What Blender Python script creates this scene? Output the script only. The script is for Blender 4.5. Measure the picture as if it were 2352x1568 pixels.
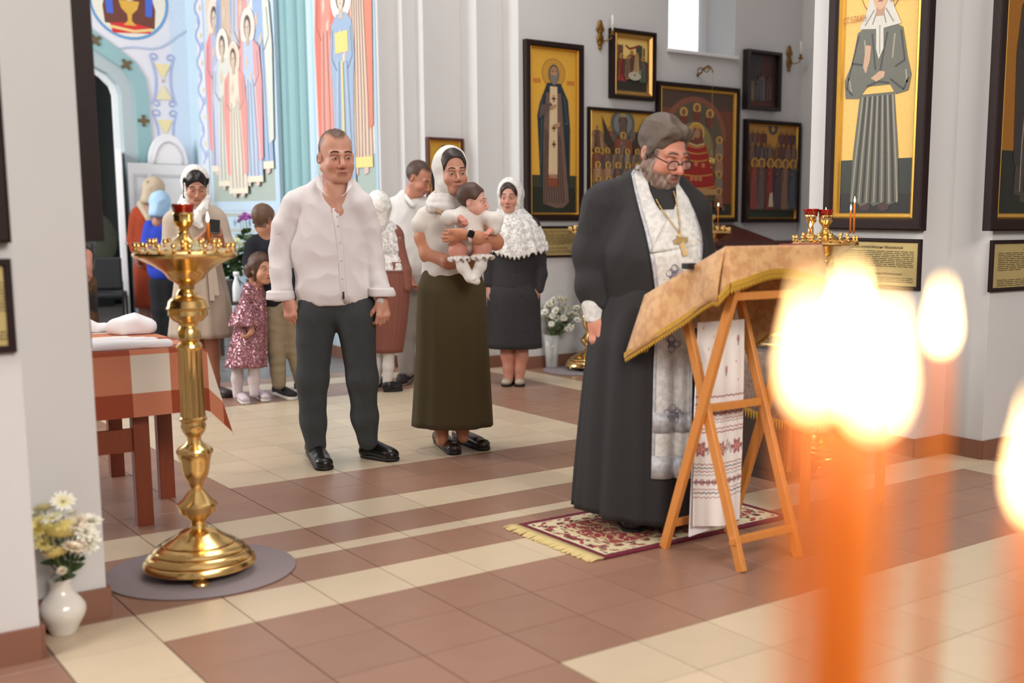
import bpy, math, random
import numpy as np
from mathutils import Vector, Matrix
random.seed(7); RNG = np.random.default_rng(7)
SC = bpy.context.scene
for o in list(bpy.data.objects): bpy.data.objects.remove(o)
# ------------------------------------------------------------------ camera (solved from the floor tiles)
TL = 0.30                                   # tile pitch, metres
FPX, PIT, ROL, YAW = 2652.51, 0.1459, 0.0044, 0.6623
CAM = np.array([-6.4617*TL, -18.4245*TL, 4.483*TL]); PPX, PPY = 1400.16, 881.28
R_F = np.array([math.sin(YAW)*math.cos(PIT), math.cos(YAW)*math.cos(PIT), -math.sin(PIT)])
R_R = np.array([math.cos(YAW), -math.sin(YAW), 0.0])
R_U = np.array([math.sin(YAW)*math.sin(PIT), math.cos(YAW)*math.sin(PIT), math.cos(PIT)])
E_F = np.array([math.sin(YAW), math.cos(YAW), 0.0])
cr_, sr_ = math.cos(ROL), math.sin(ROL)
cd = bpy.data.cameras.new('camera'); cam = bpy.data.objects.new('camera', cd); SC.collection.objects.link(cam)
rx_, up_ = cr_*R_R + sr_*R_U, -sr_*R_R + cr_*R_U
cam.matrix_world = Matrix([[rx_[i], up_[i], -R_F[i], CAM[i]] for i in range(3)] + [[0, 0, 0, 1]])
cd.sensor_width = 36; cd.lens = 36*FPX/2352; cd.shift_x = -(PPX-1176)/2352; cd.shift_y = (PPY-784)/2352
cd.clip_start = 0.02; cd.clip_end = 200
cd.dof.use_dof = True; cd.dof.focus_distance = 6.2; cd.dof.aperture_fstop = 1.75
SC.camera = cam
# ------------------------------------------------------------------ daylight and added fill lamps
w = bpy.data.worlds.new('daylight'); SC.world = w; w.use_nodes = True
bg = w.node_tree.nodes['Background']; bg.inputs[0].default_value = (0.93, 0.96, 1.0, 1); bg.inputs[1].default_value = 2.6
def area(name, loc, tgt, sx, sy, power, col=(1, 1, 1)):
    l = bpy.data.lights.new(name, 'AREA'); l.shape = 'RECTANGLE'; l.size = sx; l.size_y = sy; l.energy = power; l.color = col
    o = bpy.data.objects.new(name, l); SC.collection.objects.link(o); o.location = loc
    o.rotation_euler = (Vector(tgt)-Vector(loc)).to_track_quat('-Z', 'Y').to_euler(); return o
area('side_fill_far', (-5.85, 3.4, 4.3), (1.3, -1.8, 0.0), 1.5, 2.8, 390, (1.0, 0.93, 0.83))  # added lamp by the solid side wall; direction assumed from shadows, no window built
area('side_fill_left', (-5.85, -3.0, 3.7), (2.5, -0.5, 1.0), 2.4, 3.4, 430, (1.0, 0.95, 0.90))  # lamp added for assumed light from the left; that side wall has no opening
area('back_fill', (0.2, -8.85, 4.2), (1.2, 1.0, 1.0), 4.0, 2.6, 640, (1.0, 0.93, 0.86))  # added fill lamp behind the viewer; no window is built there
area('overhead_fill', (1.2, 0.2, 6.85), (1.2, 0.2, 0.0), 3.0, 3.0, 170, (1.0, 0.98, 0.96))  # added soft lamp over the crossing, under a closed ceiling without a dome
area('porch_fill', (-3.2, 6.2, 3.6), (2.7, 6.0, 1.6), 2.0, 3.0, 330, (0.95, 0.98, 1.0))  # unseen lamp added to brighten the murals
area('hall_fill', (-0.5, 12.5, 3.6), (2.6, 13.8, 1.2), 1.4, 1.4, 60, (0.95, 1.0, 0.98))  # lamp added to lift the hall from black to grey
vs = SC.view_settings; vs.view_transform = 'Standard'; vs.look = 'None'; vs.gamma = 1; vs.use_curve_mapping = False; vs.exposure = -0.14
SC.cycles.use_denoising = True; SC.cycles.max_bounces = 6; SC.cycles.diffuse_bounces = 4; SC.cycles.glossy_bounces = 3; SC.cycles.transmission_bounces = 4; SC.cycles.transparent_max_bounces = 10; SC.cycles.adaptive_threshold = 0.03
SC.cycles.sample_clamp_indirect = 6.0; SC.cycles.caustics_reflective = False; SC.cycles.caustics_refractive = False
# ------------------------------------------------------------------ pixel -> place helpers
def ray(u, v):
    du, dv = u-PPX, v-PPY
    a = cr_*du + sr_*dv; b = -sr_*du + cr_*dv
    return R_F + R_R*a/FPX - R_U*b/FPX
def gnd(u, v, z=0.0):
    d = ray(u, v); return CAM + d*(z-CAM[2])/d[2]
def onY(u, v, Y): d = ray(u, v); return CAM + d*(Y-CAM[1])/d[1]
def onX(u, v, X): d = ray(u, v); return CAM + d*(X-CAM[0])/d[0]
def atD(u, v, D): d = ray(u, v); return CAM + d*D/(d@E_F)
class Fig:
    """a thing that stands at floor pixel (u,v); local axes: x = across the view, y = away, z = up"""
    def __init__(s, u, v, base=None):
        s.b = gnd(u, v) if base is None else np.array(base, float); s.D = (s.b-CAM)@E_F; s.r0 = (s.b-CAM)@R_R; s.px = s.D/FPX*1.004
    def P(s, u, v, f=0.0):
        d = ray(u, v); p = CAM + d*(s.D+f)/(d@E_F); return np.array([(p-CAM)@R_R - s.r0, f, p[2]])
# ------------------------------------------------------------------ objects
def link(o): SC.collection.objects.link(o); return o
def setp(o, label=None, cat=None, group=None, kind=None):
    for k, v in (('label', label), ('category', cat), ('group', group), ('kind', kind)):
        if v: o[k] = v
    return o
def thing(name, label, cat, loc=(0, 0, 0), rz=0.0, group=None):
    o = link(bpy.data.objects.new(name, None)); o.empty_display_size = 0.1; o.location = loc; o.rotation_euler = (0, 0, rz)
    return setp(o, label, cat, group)
def figthing(name, label, cat, F, group=None): return thing(name, label, cat, F.b, -YAW, group)
def mesh(name, V, F, smooth=True, col=None):
    me = bpy.data.meshes.new(name)
    if isinstance(F, np.ndarray):
        V = np.asarray(V, np.float32); n, k = F.shape
        me.vertices.add(len(V)); me.vertices.foreach_set('co', V.ravel())
        me.loops.add(n*k); me.loops.foreach_set('vertex_index', F.ravel().astype(np.int32))
        me.polygons.add(n); me.polygons.foreach_set('loop_start', np.arange(0, n*k, k, dtype=np.int32))
        me.update(calc_edges=True)
    else:
        me.from_pydata([tuple(map(float, v)) for v in V], [], F); me.update()
    if smooth and len(me.polygons): me.polygons.foreach_set('use_smooth', np.ones(len(me.polygons), bool))
    if col is not None:
        a = me.color_attributes.new('Col', 'FLOAT_COLOR', 'POINT'); c = np.ones((len(me.vertices), 4), np.float32); c[:, :3] = col; a.data.foreach_set('color', c.ravel())
    return me
def mk(name, V, F, mat, parent=None, smooth=True, col=None, label=None, cat=None, group=None, kind=None, bevel=0, loc=None, rz=0):
    me = mesh(name, V, F, smooth, col); me.materials.append(mat)
    o = link(bpy.data.objects.new(name, me)); o.parent = parent
    if loc is not None: o.location = loc
    if rz: o.rotation_euler = (0, 0, rz)
    if bevel:
        b = o.modifiers.new('edge', 'BEVEL'); b.width = bevel; b.segments = 2; b.limit_method = 'ANGLE'
    return setp(o, label, cat, group, kind)
class MB:
    def __init__(s): s.v = []; s.f = []
    def add(s, V, F):
        n = len(s.v); s.v += [tuple(map(float, p)) for p in V]; s.f += [[i+n for i in q] for q in F]; return s
    def box(s, c, d, rz=0.0):
        x, y, z = (k/2 for k in d); q = [(-x,-y,-z),(x,-y,-z),(x,y,-z),(-x,y,-z),(-x,-y,z),(x,-y,z),(x,y,z),(-x,y,z)]
        cc, ss = math.cos(rz), math.sin(rz)
        q = [(c[0]+cc*a-ss*b, c[1]+ss*a+cc*b, c[2]+e) for a, b, e in q]
        return s.add(q, [(3,2,1,0),(4,5,6,7),(0,1,5,4),(1,2,6,5),(2,3,7,6),(3,0,4,7)])
    def bx(s, a, b): return s.box([(i+j)/2 for i, j in zip(a, b)], [abs(j-i) for i, j in zip(a, b)])
    def prism(s, pts, z0, z1):
        n = len(pts); ar = sum(pts[i][0]*pts[(i+1) % n][1]-pts[(i+1) % n][0]*pts[i][1] for i in range(n))
        if ar < 0: pts = pts[::-1]
        return s.add([(x, y, z0) for x, y in pts]+[(x, y, z1) for x, y in pts], [list(range(n))[::-1], list(range(n, 2*n))]+[(i, (i+1) % n, n+(i+1) % n, n+i) for i in range(n)])
    def rings(s, R, closed=True, caps=True):
        n = len(R[0]); F = []
        for k in range(len(R)-1):
            for i in range(n if closed else n-1):
                j = (i+1) % n; F.append((k*n+i, k*n+j, (k+1)*n+j, (k+1)*n+i))
        if caps and closed: F += [list(range(n))[::-1], [(len(R)-1)*n+i for i in range(n)]]
        return s.add([p for r in R for p in r], F)
    def lathe(s, prof, n=24, o=(0, 0, 0), flute=None):
        R = []
        for r, z in prof:
            ring = []
            for i in range(n):
                a = 2*math.pi*i/n; rr = max(r, 1e-4)
                if flute and flute[0] < z < flute[1]: rr *= 1-flute[3]*abs(math.sin(flute[2]*a/2))
                ring.append((o[0]+rr*math.cos(a), o[1]+rr*math.sin(a), o[2]+z))
            R.append(ring)
        return s.rings(R)
    def tube(s, pts, r, n=8):
        pts = [np.array(p, float) for p in pts]; R = []; up = np.array([0.13, 0.21, 0.97])
        rr = r if hasattr(r, '__len__') else [r]*len(pts)
        for i, p in enumerate(pts):
            t = pts[min(i+1, len(pts)-1)]-pts[max(i-1, 0)]; t = t/(np.linalg.norm(t)+1e-12)
            a = np.cross(t, up); 
            if np.linalg.norm(a) < 0.05: a = np.cross(t, np.array([1.0, 0, 0]))
            a /= np.linalg.norm(a); b = np.cross(t, a); 
            R.append([p+rr[i]*(math.cos(-6.2832*k/n)*a+math.sin(-6.2832*k/n)*b) for k in range(n)])
        return s.rings(R)
    def beam(s, a, b, w, h, side=None):
        a = np.array(a, float); b = np.array(b, float); t = (b-a)/np.linalg.norm(b-a)
        x = np.array(side, float) if side is not None else np.cross(t, np.array([0, 0, 1.0]))
        x = x-t*(x@t); x /= np.linalg.norm(x); y = np.cross(t, x)
        return s.rings([[p+x*i*w/2+y*j*h/2 for i, j in ((-1,-1),(1,-1),(1,1),(-1,1))] for p in (a, b)])
    def ell(s, c, r, n=12, m=8):
        R = []
        for k in range(m+1):
            t = -math.pi/2+math.pi*k/m; q = max(math.cos(t), 0.02)
            R.append([(c[0]+r[0]*q*math.cos(6.2832*i/n), c[1]+r[1]*q*math.sin(6.2832*i/n), c[2]+r[2]*math.sin(t)) for i in range(n)])
        return s.rings(R)
    def go(s, name, mat, parent=None, **k): return mk(name, s.v, s.f, mat, parent, **k)
# ------------------------------------------------------------------ materials
MATS = {}
def lin(c):
    c = np.array(c, float)/255.0; return tuple(np.where(c <= 0.04045, c/12.92, ((c+0.055)/1.055)**2.4))
def M(name, rgb=(200, 200, 200), rough=0.6, metal=0.0, var=0.0, vs_=8.0, bump=0.0, bs=60.0, vcol=False, trans=0.0, spec=0.5, sheen=0.0, emit=0.0, rgb2=None, alpha=1.0, sss=0.0, coat=0.0, stretch=None):
    """principled material; var/rgb2 = procedural colour variation, bump = procedural relief"""
    if name in MATS: return MATS[name]
    m = bpy.data.materials.new(name); m.use_nodes = True; nt = m.node_tree; N = nt.nodes; L = nt.links; b = N['Principled BSDF']
    c = lin(rgb) if max(rgb) > 1.0 else rgb
    b.inputs['Base Color'].default_value = (*c, 1); b.inputs['Roughness'].default_value = rough; b.inputs['Metallic'].default_value = metal
    b.inputs['Specular IOR Level'].default_value = spec; b.inputs['Transmission Weight'].default_value = trans; b.inputs['Alpha'].default_value = alpha
    if sheen: b.inputs['Sheen Weight'].default_value = sheen
    if coat: b.inputs['Coat Weight'].default_value = coat
    if sss: b.inputs['Subsurface Weight'].default_value = sss; b.inputs['Subsurface Radius'].default_value = (0.01, 0.004, 0.002); b.inputs['Subsurface Scale'].default_value = 1.0
    if emit: b.inputs['Emission Color'].default_value = (*c, 1); b.inputs['Emission Strength'].default_value = emit
    tc = N.new('ShaderNodeTexCoord'); src = tc.outputs['Object']
    if stretch:
        mp = N.new('ShaderNodeMapping'); mp.inputs['Scale'].default_value = stretch; L.new(src, mp.inputs[0]); src = mp.outputs[0]
    base = None
    if vcol:
        va = N.new('ShaderNodeVertexColor'); va.layer_name = 'Col'; base = va.outputs['Color']
    if var or rgb2:
        nz = N.new('ShaderNodeTexNoise'); nz.inputs['Scale'].default_value = vs_; nz.inputs['Detail'].default_value = 4; L.new(src, nz.inputs['Vector'])
        mx = N.new('ShaderNodeMix'); mx.data_type = 'RGBA'
        if rgb2:
            rp = N.new('ShaderNodeValToRGB'); rp.color_ramp.elements[0].position = 0.42; rp.color_ramp.elements[1].position = 0.58; L.new(nz.outputs['Fac'], rp.inputs[0])
            L.new(rp.outputs[0], mx.inputs[0]); mx.inputs[6].default_value = (*c, 1); mx.inputs[7].default_value = (*lin(rgb2), 1)
            if base: L.new(base, mx.inputs[6])
        else:
            hs = N.new('ShaderNodeMath'); hs.operation = 'MULTIPLY_ADD'; hs.inputs[1].default_value = 2*var; hs.inputs[2].default_value = 1-var; L.new(nz.outputs['Fac'], hs.inputs[0])
            mx.blend_type = 'MULTIPLY'; mx.inputs[0].default_value = 1; mx.inputs[6].default_value = (*c, 1); L.new(hs.outputs[0], mx.inputs[7])
            if base: L.new(base, mx.inputs[6])
        base = mx.outputs[2]
    if base: L.new(base, b.inputs['Base Color'])
    if bump:
        bz = N.new('ShaderNodeTexNoise'); bz.inputs['Scale'].default_value = bs; bz.inputs['Detail'].default_value = 3; L.new(src, bz.inputs['Vector'])
        bp = N.new('ShaderNodeBump'); bp.inputs['Strength'].default_value = bump; bp.inputs['Distance'].default_value = 0.01; L.new(bz.outputs['Fac'], bp.inputs['Height']); L.new(bp.outputs[0], b.inputs['Normal'])
    MATS[name] = m; return m
def lace_mat(name, rgb, scale, cover, fine=3.0, base=0.35):
    """openwork lace: opaque thread, real holes"""
    if name in MATS: return MATS[name]
    m = M(name, rgb, 0.8); nt = m.node_tree; N = nt.nodes; L = nt.links; b = N['Principled BSDF']
    tc = [n for n in N if n.bl_idname == 'ShaderNodeTexCoord'][0]
    vo = N.new('ShaderNodeTexVoronoi'); vo.feature = 'DISTANCE_TO_EDGE'; vo.inputs['Scale'].default_value = scale*fine; L.new(tc.outputs['Object'], vo.inputs['Vector'])
    nz = N.new('ShaderNodeTexNoise'); nz.inputs['Scale'].default_value = scale; nz.inputs['Detail'].default_value = 3; nz.inputs['Distortion'].default_value = 1.2; L.new(tc.outputs['Object'], nz.inputs['Vector'])
    r1 = N.new('ShaderNodeMath'); r1.operation = 'LESS_THAN'; r1.inputs[1].default_value = 0.07; L.new(vo.outputs['Distance'], r1.inputs[0])
    r2 = N.new('ShaderNodeMath'); r2.operation = 'GREATER_THAN'; r2.inputs[1].default_value = 1-cover; L.new(nz.outputs['Fac'], r2.inputs[0])
    mx = N.new('ShaderNodeMath'); mx.operation = 'MAXIMUM'; L.new(r1.outputs[0], mx.inputs[0]); L.new(r2.outputs[0], mx.inputs[1])
    lo = N.new('ShaderNodeMath'); lo.operation = 'MAXIMUM'; lo.inputs[1].default_value = base; L.new(mx.outputs[0], lo.inputs[0])
    L.new(lo.outputs[0], b.inputs['Alpha']); return m
PLASTER = M('wall_plaster', (212, 211, 211), 0.85, var=0.03, vs_=3, bump=0.05, bs=40)
GOLD = M('polished_brass', (238, 200, 132), 0.2, 1.0, bump=0.02, bs=30)
GOLDR = M('worn_brass', (205, 158, 74), 0.3, 1.0, var=0.12, vs_=30)
REDGLASS = M('red_glass', (196, 12, 22), 0.12, trans=0.35, coat=0.5)
WAX = M('orange_wax', (252, 138, 44), 0.45, sss=0.5)
WHITEWAX = M('white_wax', (240, 236, 226), 0.5)
DARKWOOD = M('dark_frame_wood', (36, 20, 19), 0.5, var=0.25, vs_=20, spec=0.22)
def flame_mat(name, rgb, s):
    m = bpy.data.materials.new(name); m.use_nodes = True; b = m.node_tree.nodes['Principled BSDF']
    b.inputs['Base Color'].default_value = (0, 0, 0, 1); b.inputs['Emission Color'].default_value = (*lin(rgb), 1); b.inputs['Emission Strength'].default_value = s; return m
FLAME = flame_mat('candle_flame', (255, 214, 150), 18.0)
# ------------------------------------------------------------------ implicit surfaces -> meshes
def smin(a, b, k):
    if k <= 0: return np.minimum(a, b)
    h = np.clip(0.5+0.5*(a-b)/k, 0, 1); return a*(1-h)+b*h-k*h*(1-h)
class SDF:
    def __init__(s): s.ops = []; s.lo = np.full(3, 9e9); s.hi = -s.lo
    def _b(s, lo, hi, grow=True):
        if grow: s.lo = np.minimum(s.lo, lo); s.hi = np.maximum(s.hi, hi)
    def rc(s, a, b, ra, rb=None, k=0.02, flat=None, cut=False):
        """tapered capsule; flat=(dir, ratio): squeezed along dir"""
        a = np.array(a, float); b = np.array(b, float); rb = ra if rb is None else rb; r = max(ra, rb)
        s._b(np.minimum(a, b)-r, np.maximum(a, b)+r, not cut)
        s.ops.append(('rc', np.minimum(a, b)-r, np.maximum(a, b)+r, k, cut, (a, b, ra, rb, flat))); return s
    def chain(s, pts, rs, k=0.02, flat=None):
        for i in range(len(pts)-1): s.rc(pts[i], pts[i+1], rs[i], rs[i+1], k, flat)
        return s
    def el(s, c, r, k=0.02, R=None, cut=False):
        c = np.array(c, float); r = np.array(r, float)*np.ones(3); q = r.max() if R is not None else r
        s._b(c-q, c+q, not cut); s.ops.append(('el', c-q, c+q, k, cut, (c, r, R))); return s
    def half(s, p, n, k=0.004):
        """cut away everything on the n side of the plane"""
        s.ops.append(('hs', None, None, k, True, (np.array(p, float), np.array(n, float)/np.linalg.norm(n)))); return s
    def mesh(s, h):
        lo = s.lo-3*h; hi = s.hi+3*h; ns = np.ceil((hi-lo)/h).astype(int)+1
        ax = [(lo[i]+h*np.arange(ns[i])).astype(np.float32) for i in range(3)]
        D = np.full(tuple(ns), 0.5, np.float32)
        for typ, a, b, k, cut, A in s.ops:
            if a is None: sl = [slice(0, n) for n in ns]
            else:
                mg = k*1.5+4*h
                sl = [slice(max(0, int((a[i]-mg-lo[i])/h)), min(ns[i], int((b[i]+mg-lo[i])/h)+2)) for i in range(3)]
            if any(q.start >= q.stop for q in sl): continue
            X = ax[0][sl[0]][:, None, None]; Y = ax[1][sl[1]][None, :, None]; Z = ax[2][sl[2]][None, None, :]
            if typ == 'rc':
                p, q, ra, rb, flat = A; ab = q-p; L2 = max(ab@ab, 1e-12)
                dx, dy, dz = X-p[0], Y-p[1], Z-p[2]
                t = np.clip((dx*ab[0]+dy*ab[1]+dz*ab[2])/L2, 0, 1)
                ex, ey, ez = dx-t*ab[0], dy-t*ab[1], dz-t*ab[2]
                if flat is not None:
                    n = np.array(flat[0], float); n /= np.linalg.norm(n); g = (1/flat[1]-1)*(ex*n[0]+ey*n[1]+ez*n[2])
                    ex, ey, ez = ex+g*n[0], ey+g*n[1], ez+g*n[2]
                v = np.sqrt(ex*ex+ey*ey+ez*ez)-(ra+t*(rb-ra))
                if flat is not None: v = v*min(1.0, flat[1]*1.3)
            elif typ == 'el':
                c, r, R = A; dx, dy, dz = X-c[0], Y-c[1], Z-c[2]
                if R is not None: dx, dy, dz = (R[0][i]*dx+R[1][i]*dy+R[2][i]*dz for i in range(3))
                k0 = np.sqrt((dx/r[0])**2+(dy/r[1])**2+(dz/r[2])**2); k1 = np.sqrt((dx/r[0]**2)**2+(dy/r[1]**2)**2+(dz/r[2]**2)**2)
                v = k0*(k0-1)/(k1+1e-6)
            else:
                p, n = A; v = -((X-p[0])*n[0]+(Y-p[1])*n[1]+(Z-p[2])*n[2])
            d = D[tuple(sl)]
            D[tuple(sl)] = -smin(-d, v, k) if cut else smin(d, v, k)
        return nets(D, lo, h)
def nets(D, lo, h):
    S = D < 0
    c = np.zeros(tuple(n-1 for n in D.shape), np.uint8)
    for i in (0, 1):
        for j in (0, 1):
            for k in (0, 1): c += S[i:S.shape[0]-1+i, j:S.shape[1]-1+j, k:S.shape[2]-1+k]
    act = (c > 0) & (c < 8); I = np.argwhere(act); idx = np.full(act.shape, -1, np.int64); idx[act] = np.arange(len(I))
    acc = np.zeros((len(I), 3)); cnt = np.zeros(len(I))
    cor = [(i, j, k) for i in (0, 1) for j in (0, 1) for k in (0, 1)]
    val = {q: D[I[:, 0]+q[0], I[:, 1]+q[1], I[:, 2]+q[2]] for q in cor}
    for q in cor:
        for a in range(3):
            if q[a] == 0:
                q2 = list(q); q2[a] = 1; v0, v1 = val[q], val[tuple(q2)]; m = (v0 < 0) != (v1 < 0)
                t = np.where(m, v0/np.where(m, v0-v1, 1), 0); pos = np.tile(np.array(q, float), (len(I), 1)); pos[:, a] += t
                acc[m] += pos[m]; cnt[m] += 1
    V = lo+h*(I+acc/np.maximum(cnt, 1)[:, None]); Fs = []
    for a in range(3):
        b, d = (a+1) % 3, (a+2) % 3
        s0 = [slice(None)]*3; s1 = [slice(None)]*3; s0[a] = slice(0, -1); s1[a] = slice(1, None)
        e = S[tuple(s0)] != S[tuple(s1)]; E = np.argwhere(e); ins = S[tuple(s0)][e]
        ok = (E[:, b] > 0) & (E[:, d] > 0) & (E[:, b] < act.shape[b]) & (E[:, d] < act.shape[d]); E = E[ok]; ins = ins[ok]
        q = []
        for ob, od in ((-1, -1), (0, -1), (0, 0), (-1, 0)):
            g = E.copy(); g[:, b] += ob; g[:, d] += od; q.append(idx[g[:, 0], g[:, 1], g[:, 2]])
        q = np.stack(q, 1); q[~ins] = q[~ins][:, ::-1]; Fs.append(q)
    F = np.concatenate(Fs); F = F[(F >= 0).all(1)]
    return V, F
def normals(V, F):
    n = np.zeros_like(V); a = np.cross(V[F[:, 2]]-V[F[:, 0]], V[F[:, 3]]-V[F[:, 1]])
    for i in range(4): np.add.at(n, F[:, i], a)
    return n/(np.linalg.norm(n, axis=1)[:, None]+1e-12)
def vnoise(P, f, seed=0):
    """smooth band-limited noise from a sum of random waves, about -1..1"""
    r = np.random.default_rng(seed); o = np.zeros(len(P))
    for _ in range(7):
        w_ = r.normal(size=3); w_ *= f*r.uniform(0.6, 1.5)/np.linalg.norm(w_); o += np.sin(P@w_+r.uniform(0, 6.28))
    return o/3.2
def wrinkle(V, F, amp, f=30, seed=0, squash=(1, 1, 1), sharp=False):
    n = normals(V, F); w_ = vnoise(V*np.array(squash), f, seed)
    if sharp: w_ = 1-2*np.abs(w_)
    return V+n*(amp*w_)[:, None]
def join(parts):
    Vs, Fs, n = [], [], 0
    for V, F in parts: Vs.append(V); Fs.append(F+n); n += len(V)
    return np.concatenate(Vs), np.concatenate(Fs)
def unit(v): v = np.array(v, float); return v/np.linalg.norm(v)
def rotm(yaw=0, pitch=0, roll=0):
    """columns: head x (its right side seen from behind), y (face), z (crown). yaw=0 looks away from the viewer, 180 at the viewer"""
    cy, sy = math.cos(math.radians(yaw)), math.sin(math.radians(yaw)); cp, sp = math.cos(math.radians(pitch)), math.sin(math.radians(pitch)); cr, sr = math.cos(math.radians(roll)), math.sin(math.radians(roll))
    Rz = np.array([[cy, -sy, 0], [sy, cy, 0], [0, 0, 1]]); Rx = np.array([[1, 0, 0], [0, cp, -sp], [0, sp, cp]]); Ry = np.array([[cr, 0, sr], [0, 1, 0], [-sr, 0, cr]])
    return Rz@Rx@Ry
# ------------------------------------------------------------------ heads
def head(par, c, R, s=1.0, neck=None, skin=(205, 150, 128), res=0.0036, hair=None, brow=(70, 48, 38), lips=(176, 98, 90), jaw=1.0, nose=1.0, age=0.0, beard=None, male=True, eyes='open', body=None, child=False):
    """returns (V,F,col) of head+neck in figure space; adds eyes, brows and hair to par"""
    sd = SDF()
    sd.el((0, -0.018, 0.032), (0.076, 0.096, 0.090), 0.0)
    sd.el((0, 0.030, -0.040), (0.062, 0.060, 0.080), 0.03)
    sd.el((0, 0.066, -0.104), (0.026*jaw, 0.022, 0.018), 0.035)
    for x in (-1, 1):
        sd.rc((x*0.054*jaw, 0.000, -0.058), (x*0.022*jaw, 0.060, -0.100), 0.020, 0.018, 0.03)
        sd.el((x*0.038, 0.060, -0.042), (0.026, 0.026, 0.024), 0.025)
        if child: sd.el((x*0.042, 0.050, -0.060), (0.028, 0.030, 0.028), 0.02)
        sd.rc((x*0.012, 0.088, 0.012), (x*0.044, 0.076, 0.014), 0.010 if male else 0.007, 0.009 if male else 0.007, 0.02)
        sd.el((x*0.032, 0.100, -0.007), (0.019, 0.017, 0.013), 0.014, cut=True)
        sd.el((x*0.031, 0.077, -0.007), (0.0150, 0.0135, 0.0125), 0.004)
        sd.el((x*0.078, -0.014, -0.014), (0.010, 0.017, 0.027), 0.006)
        sd.el((x*0.088, -0.010, -0.010), (0.007, 0.008, 0.015), 0.005, cut=True)
        if not child: sd.rc((x*0.021, 0.103, -0.052), (x*0.034, 0.086, -0.080), 0.0030, 0.0024, 0.010, cut=True)
        sd.el((x*0.0125*nose, 0.099, -0.047), (0.0085, 0.0105, 0.0085), 0.008)
    sd.rc((0, 0.088, 0.000), (0, 0.104+0.010*nose, -0.038), 0.0075, 0.0115*nose, 0.014)
    sd.el((0, 0.086, -0.075), (0.026, 0.012, 0.016), 0.012)
    sd.rc((-0.018, 0.090, -0.0715), (0.018, 0.090, -0.0715), 0.0055, 0.0055, 0.006); sd.rc((-0.015, 0.091, -0.082), (0.015, 0.091, -0.082), 0.0068, 0.0068, 0.006)
    sd.rc((-0.022, 0.1005, -0.0768), (0.022, 0.1005, -0.0768), 0.0028, 0.0028, 0.004, cut=True)
    if neck is not None:
        Ri = R.T
        pts = [(Ri@(np.array(p)-c))/s for p, r in neck]; rs = [r/s for p, r in neck]
        sd.chain(pts, rs, 0.03)
    L, F = sd.mesh(res/s)
    col = np.tile(np.array(lin(skin)), (len(L), 1))
    x, y, z = L[:, 0], L[:, 1], L[:, 2]; ax = np.abs(x); front = y > 0.03
    def tint(w_, rgb):
        nonlocal col; w_ = np.clip(w_, 0, 1)[:, None]; col = col*(1-w_)+np.array(lin(rgb))*w_
    sk = np.array(skin, float)
    tint(0.35*np.exp(-((ax-0.042)**2+(z+0.045)**2)/0.0006)*front, sk*np.array([1.0, 0.78, 0.74])); tint(0.4*np.exp(-(x**2+(z+0.044)**2)/0.0003)*(y > 0.09), sk*np.array([1.0, 0.74, 0.68]))
    tint(0.55*np.exp(-((ax-0.032)**2/0.0004+(z-0.004)**2/0.00012))*front, sk*np.array([0.8, 0.68, 0.66]))
    tint(0.9*np.exp(-(((ax)/0.024)**4+((z+0.0775)/0.0105)**4))*(y > 0.075), lips)
    tint(0.8*np.exp(-((ax/0.022)**4+((z+0.0768)/0.0022)**2))*(y > 0.07), np.array(lips)*0.45)
    bz = 0.0235-0.35*np.maximum(0, ax-0.036)-0.06*np.maximum(0, 0.03-ax)
    tint(0.45*np.exp(-(((z-bz)/(0.0046 if male else 0.0032))**4+((ax-0.031)/0.021)**6))*(y > 0.045), brow)
    if beard is not None:
        cov = 1/(1+np.exp(-((-0.056-0.5*np.maximum(0, 0.05-ax)*0-z)/0.006)))*(y > -0.01)*(1-np.exp(-((ax/0.02)**4+((z+0.0775)/0.009)**4)))
        cov = np.maximum(cov*(z < -0.052), (ax > 0.05)*(y < 0.045)*(y > -0.005)*(z < 0.02)*(z > -0.075)*1.0)
        cov *= (np.linalg.norm(L-np.array([0, 0.0, -0.05]), axis=1) < 0.16)
        nz = vnoise(L, 260, 3); L = L+normals(L, F)*((0.004+0.002*nz)*cov*beard[1])[:, None]
        tint(0.93*cov, beard[0]); tint(0.5*cov*(nz > 0.35), beard[2])
    if hair is not None and hair.get('stubble'):
        hl = hair['line']; m = 1/(1+np.exp(-((z-hl(ax, y))/0.004)))*(z > -0.07); tint(m*hair.get('op', 0.9), hair['rgb']); L = L+normals(L, F)*(hair.get('t', 0.003)*m*(1+0.4*vnoise(L, 300, 5)))[:, None]
    W = c+s*(L@R.T)
    if par is not None and eyes:
        def sy(x_, z_):
            m = (np.abs(L[:, 0]-x_) < 0.006) & (np.abs(L[:, 2]-z_) < 0.006) & (L[:, 1] > 0.02); return L[m, 1].max() if m.any() else 0.08
        for sx in (-1, 1):
            pp = [(0.013, 0.0215), (0.024, 0.0245), (0.036, 0.0255), (0.047, 0.0215), (0.052, 0.0175)]; q = [c+s*(R@np.array([sx*a, sy(sx*a, b)-0.0012, b])) for a, b in pp]
            MB().tube(q, [r_*s*(1.25 if male else 0.95) for r_ in (0.0022, 0.0030, 0.0028, 0.0020, 0.0008)], 6).go('eyebrow', M('brow_%d_%d_%d' % tuple(brow), brow, 0.8), par)
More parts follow.
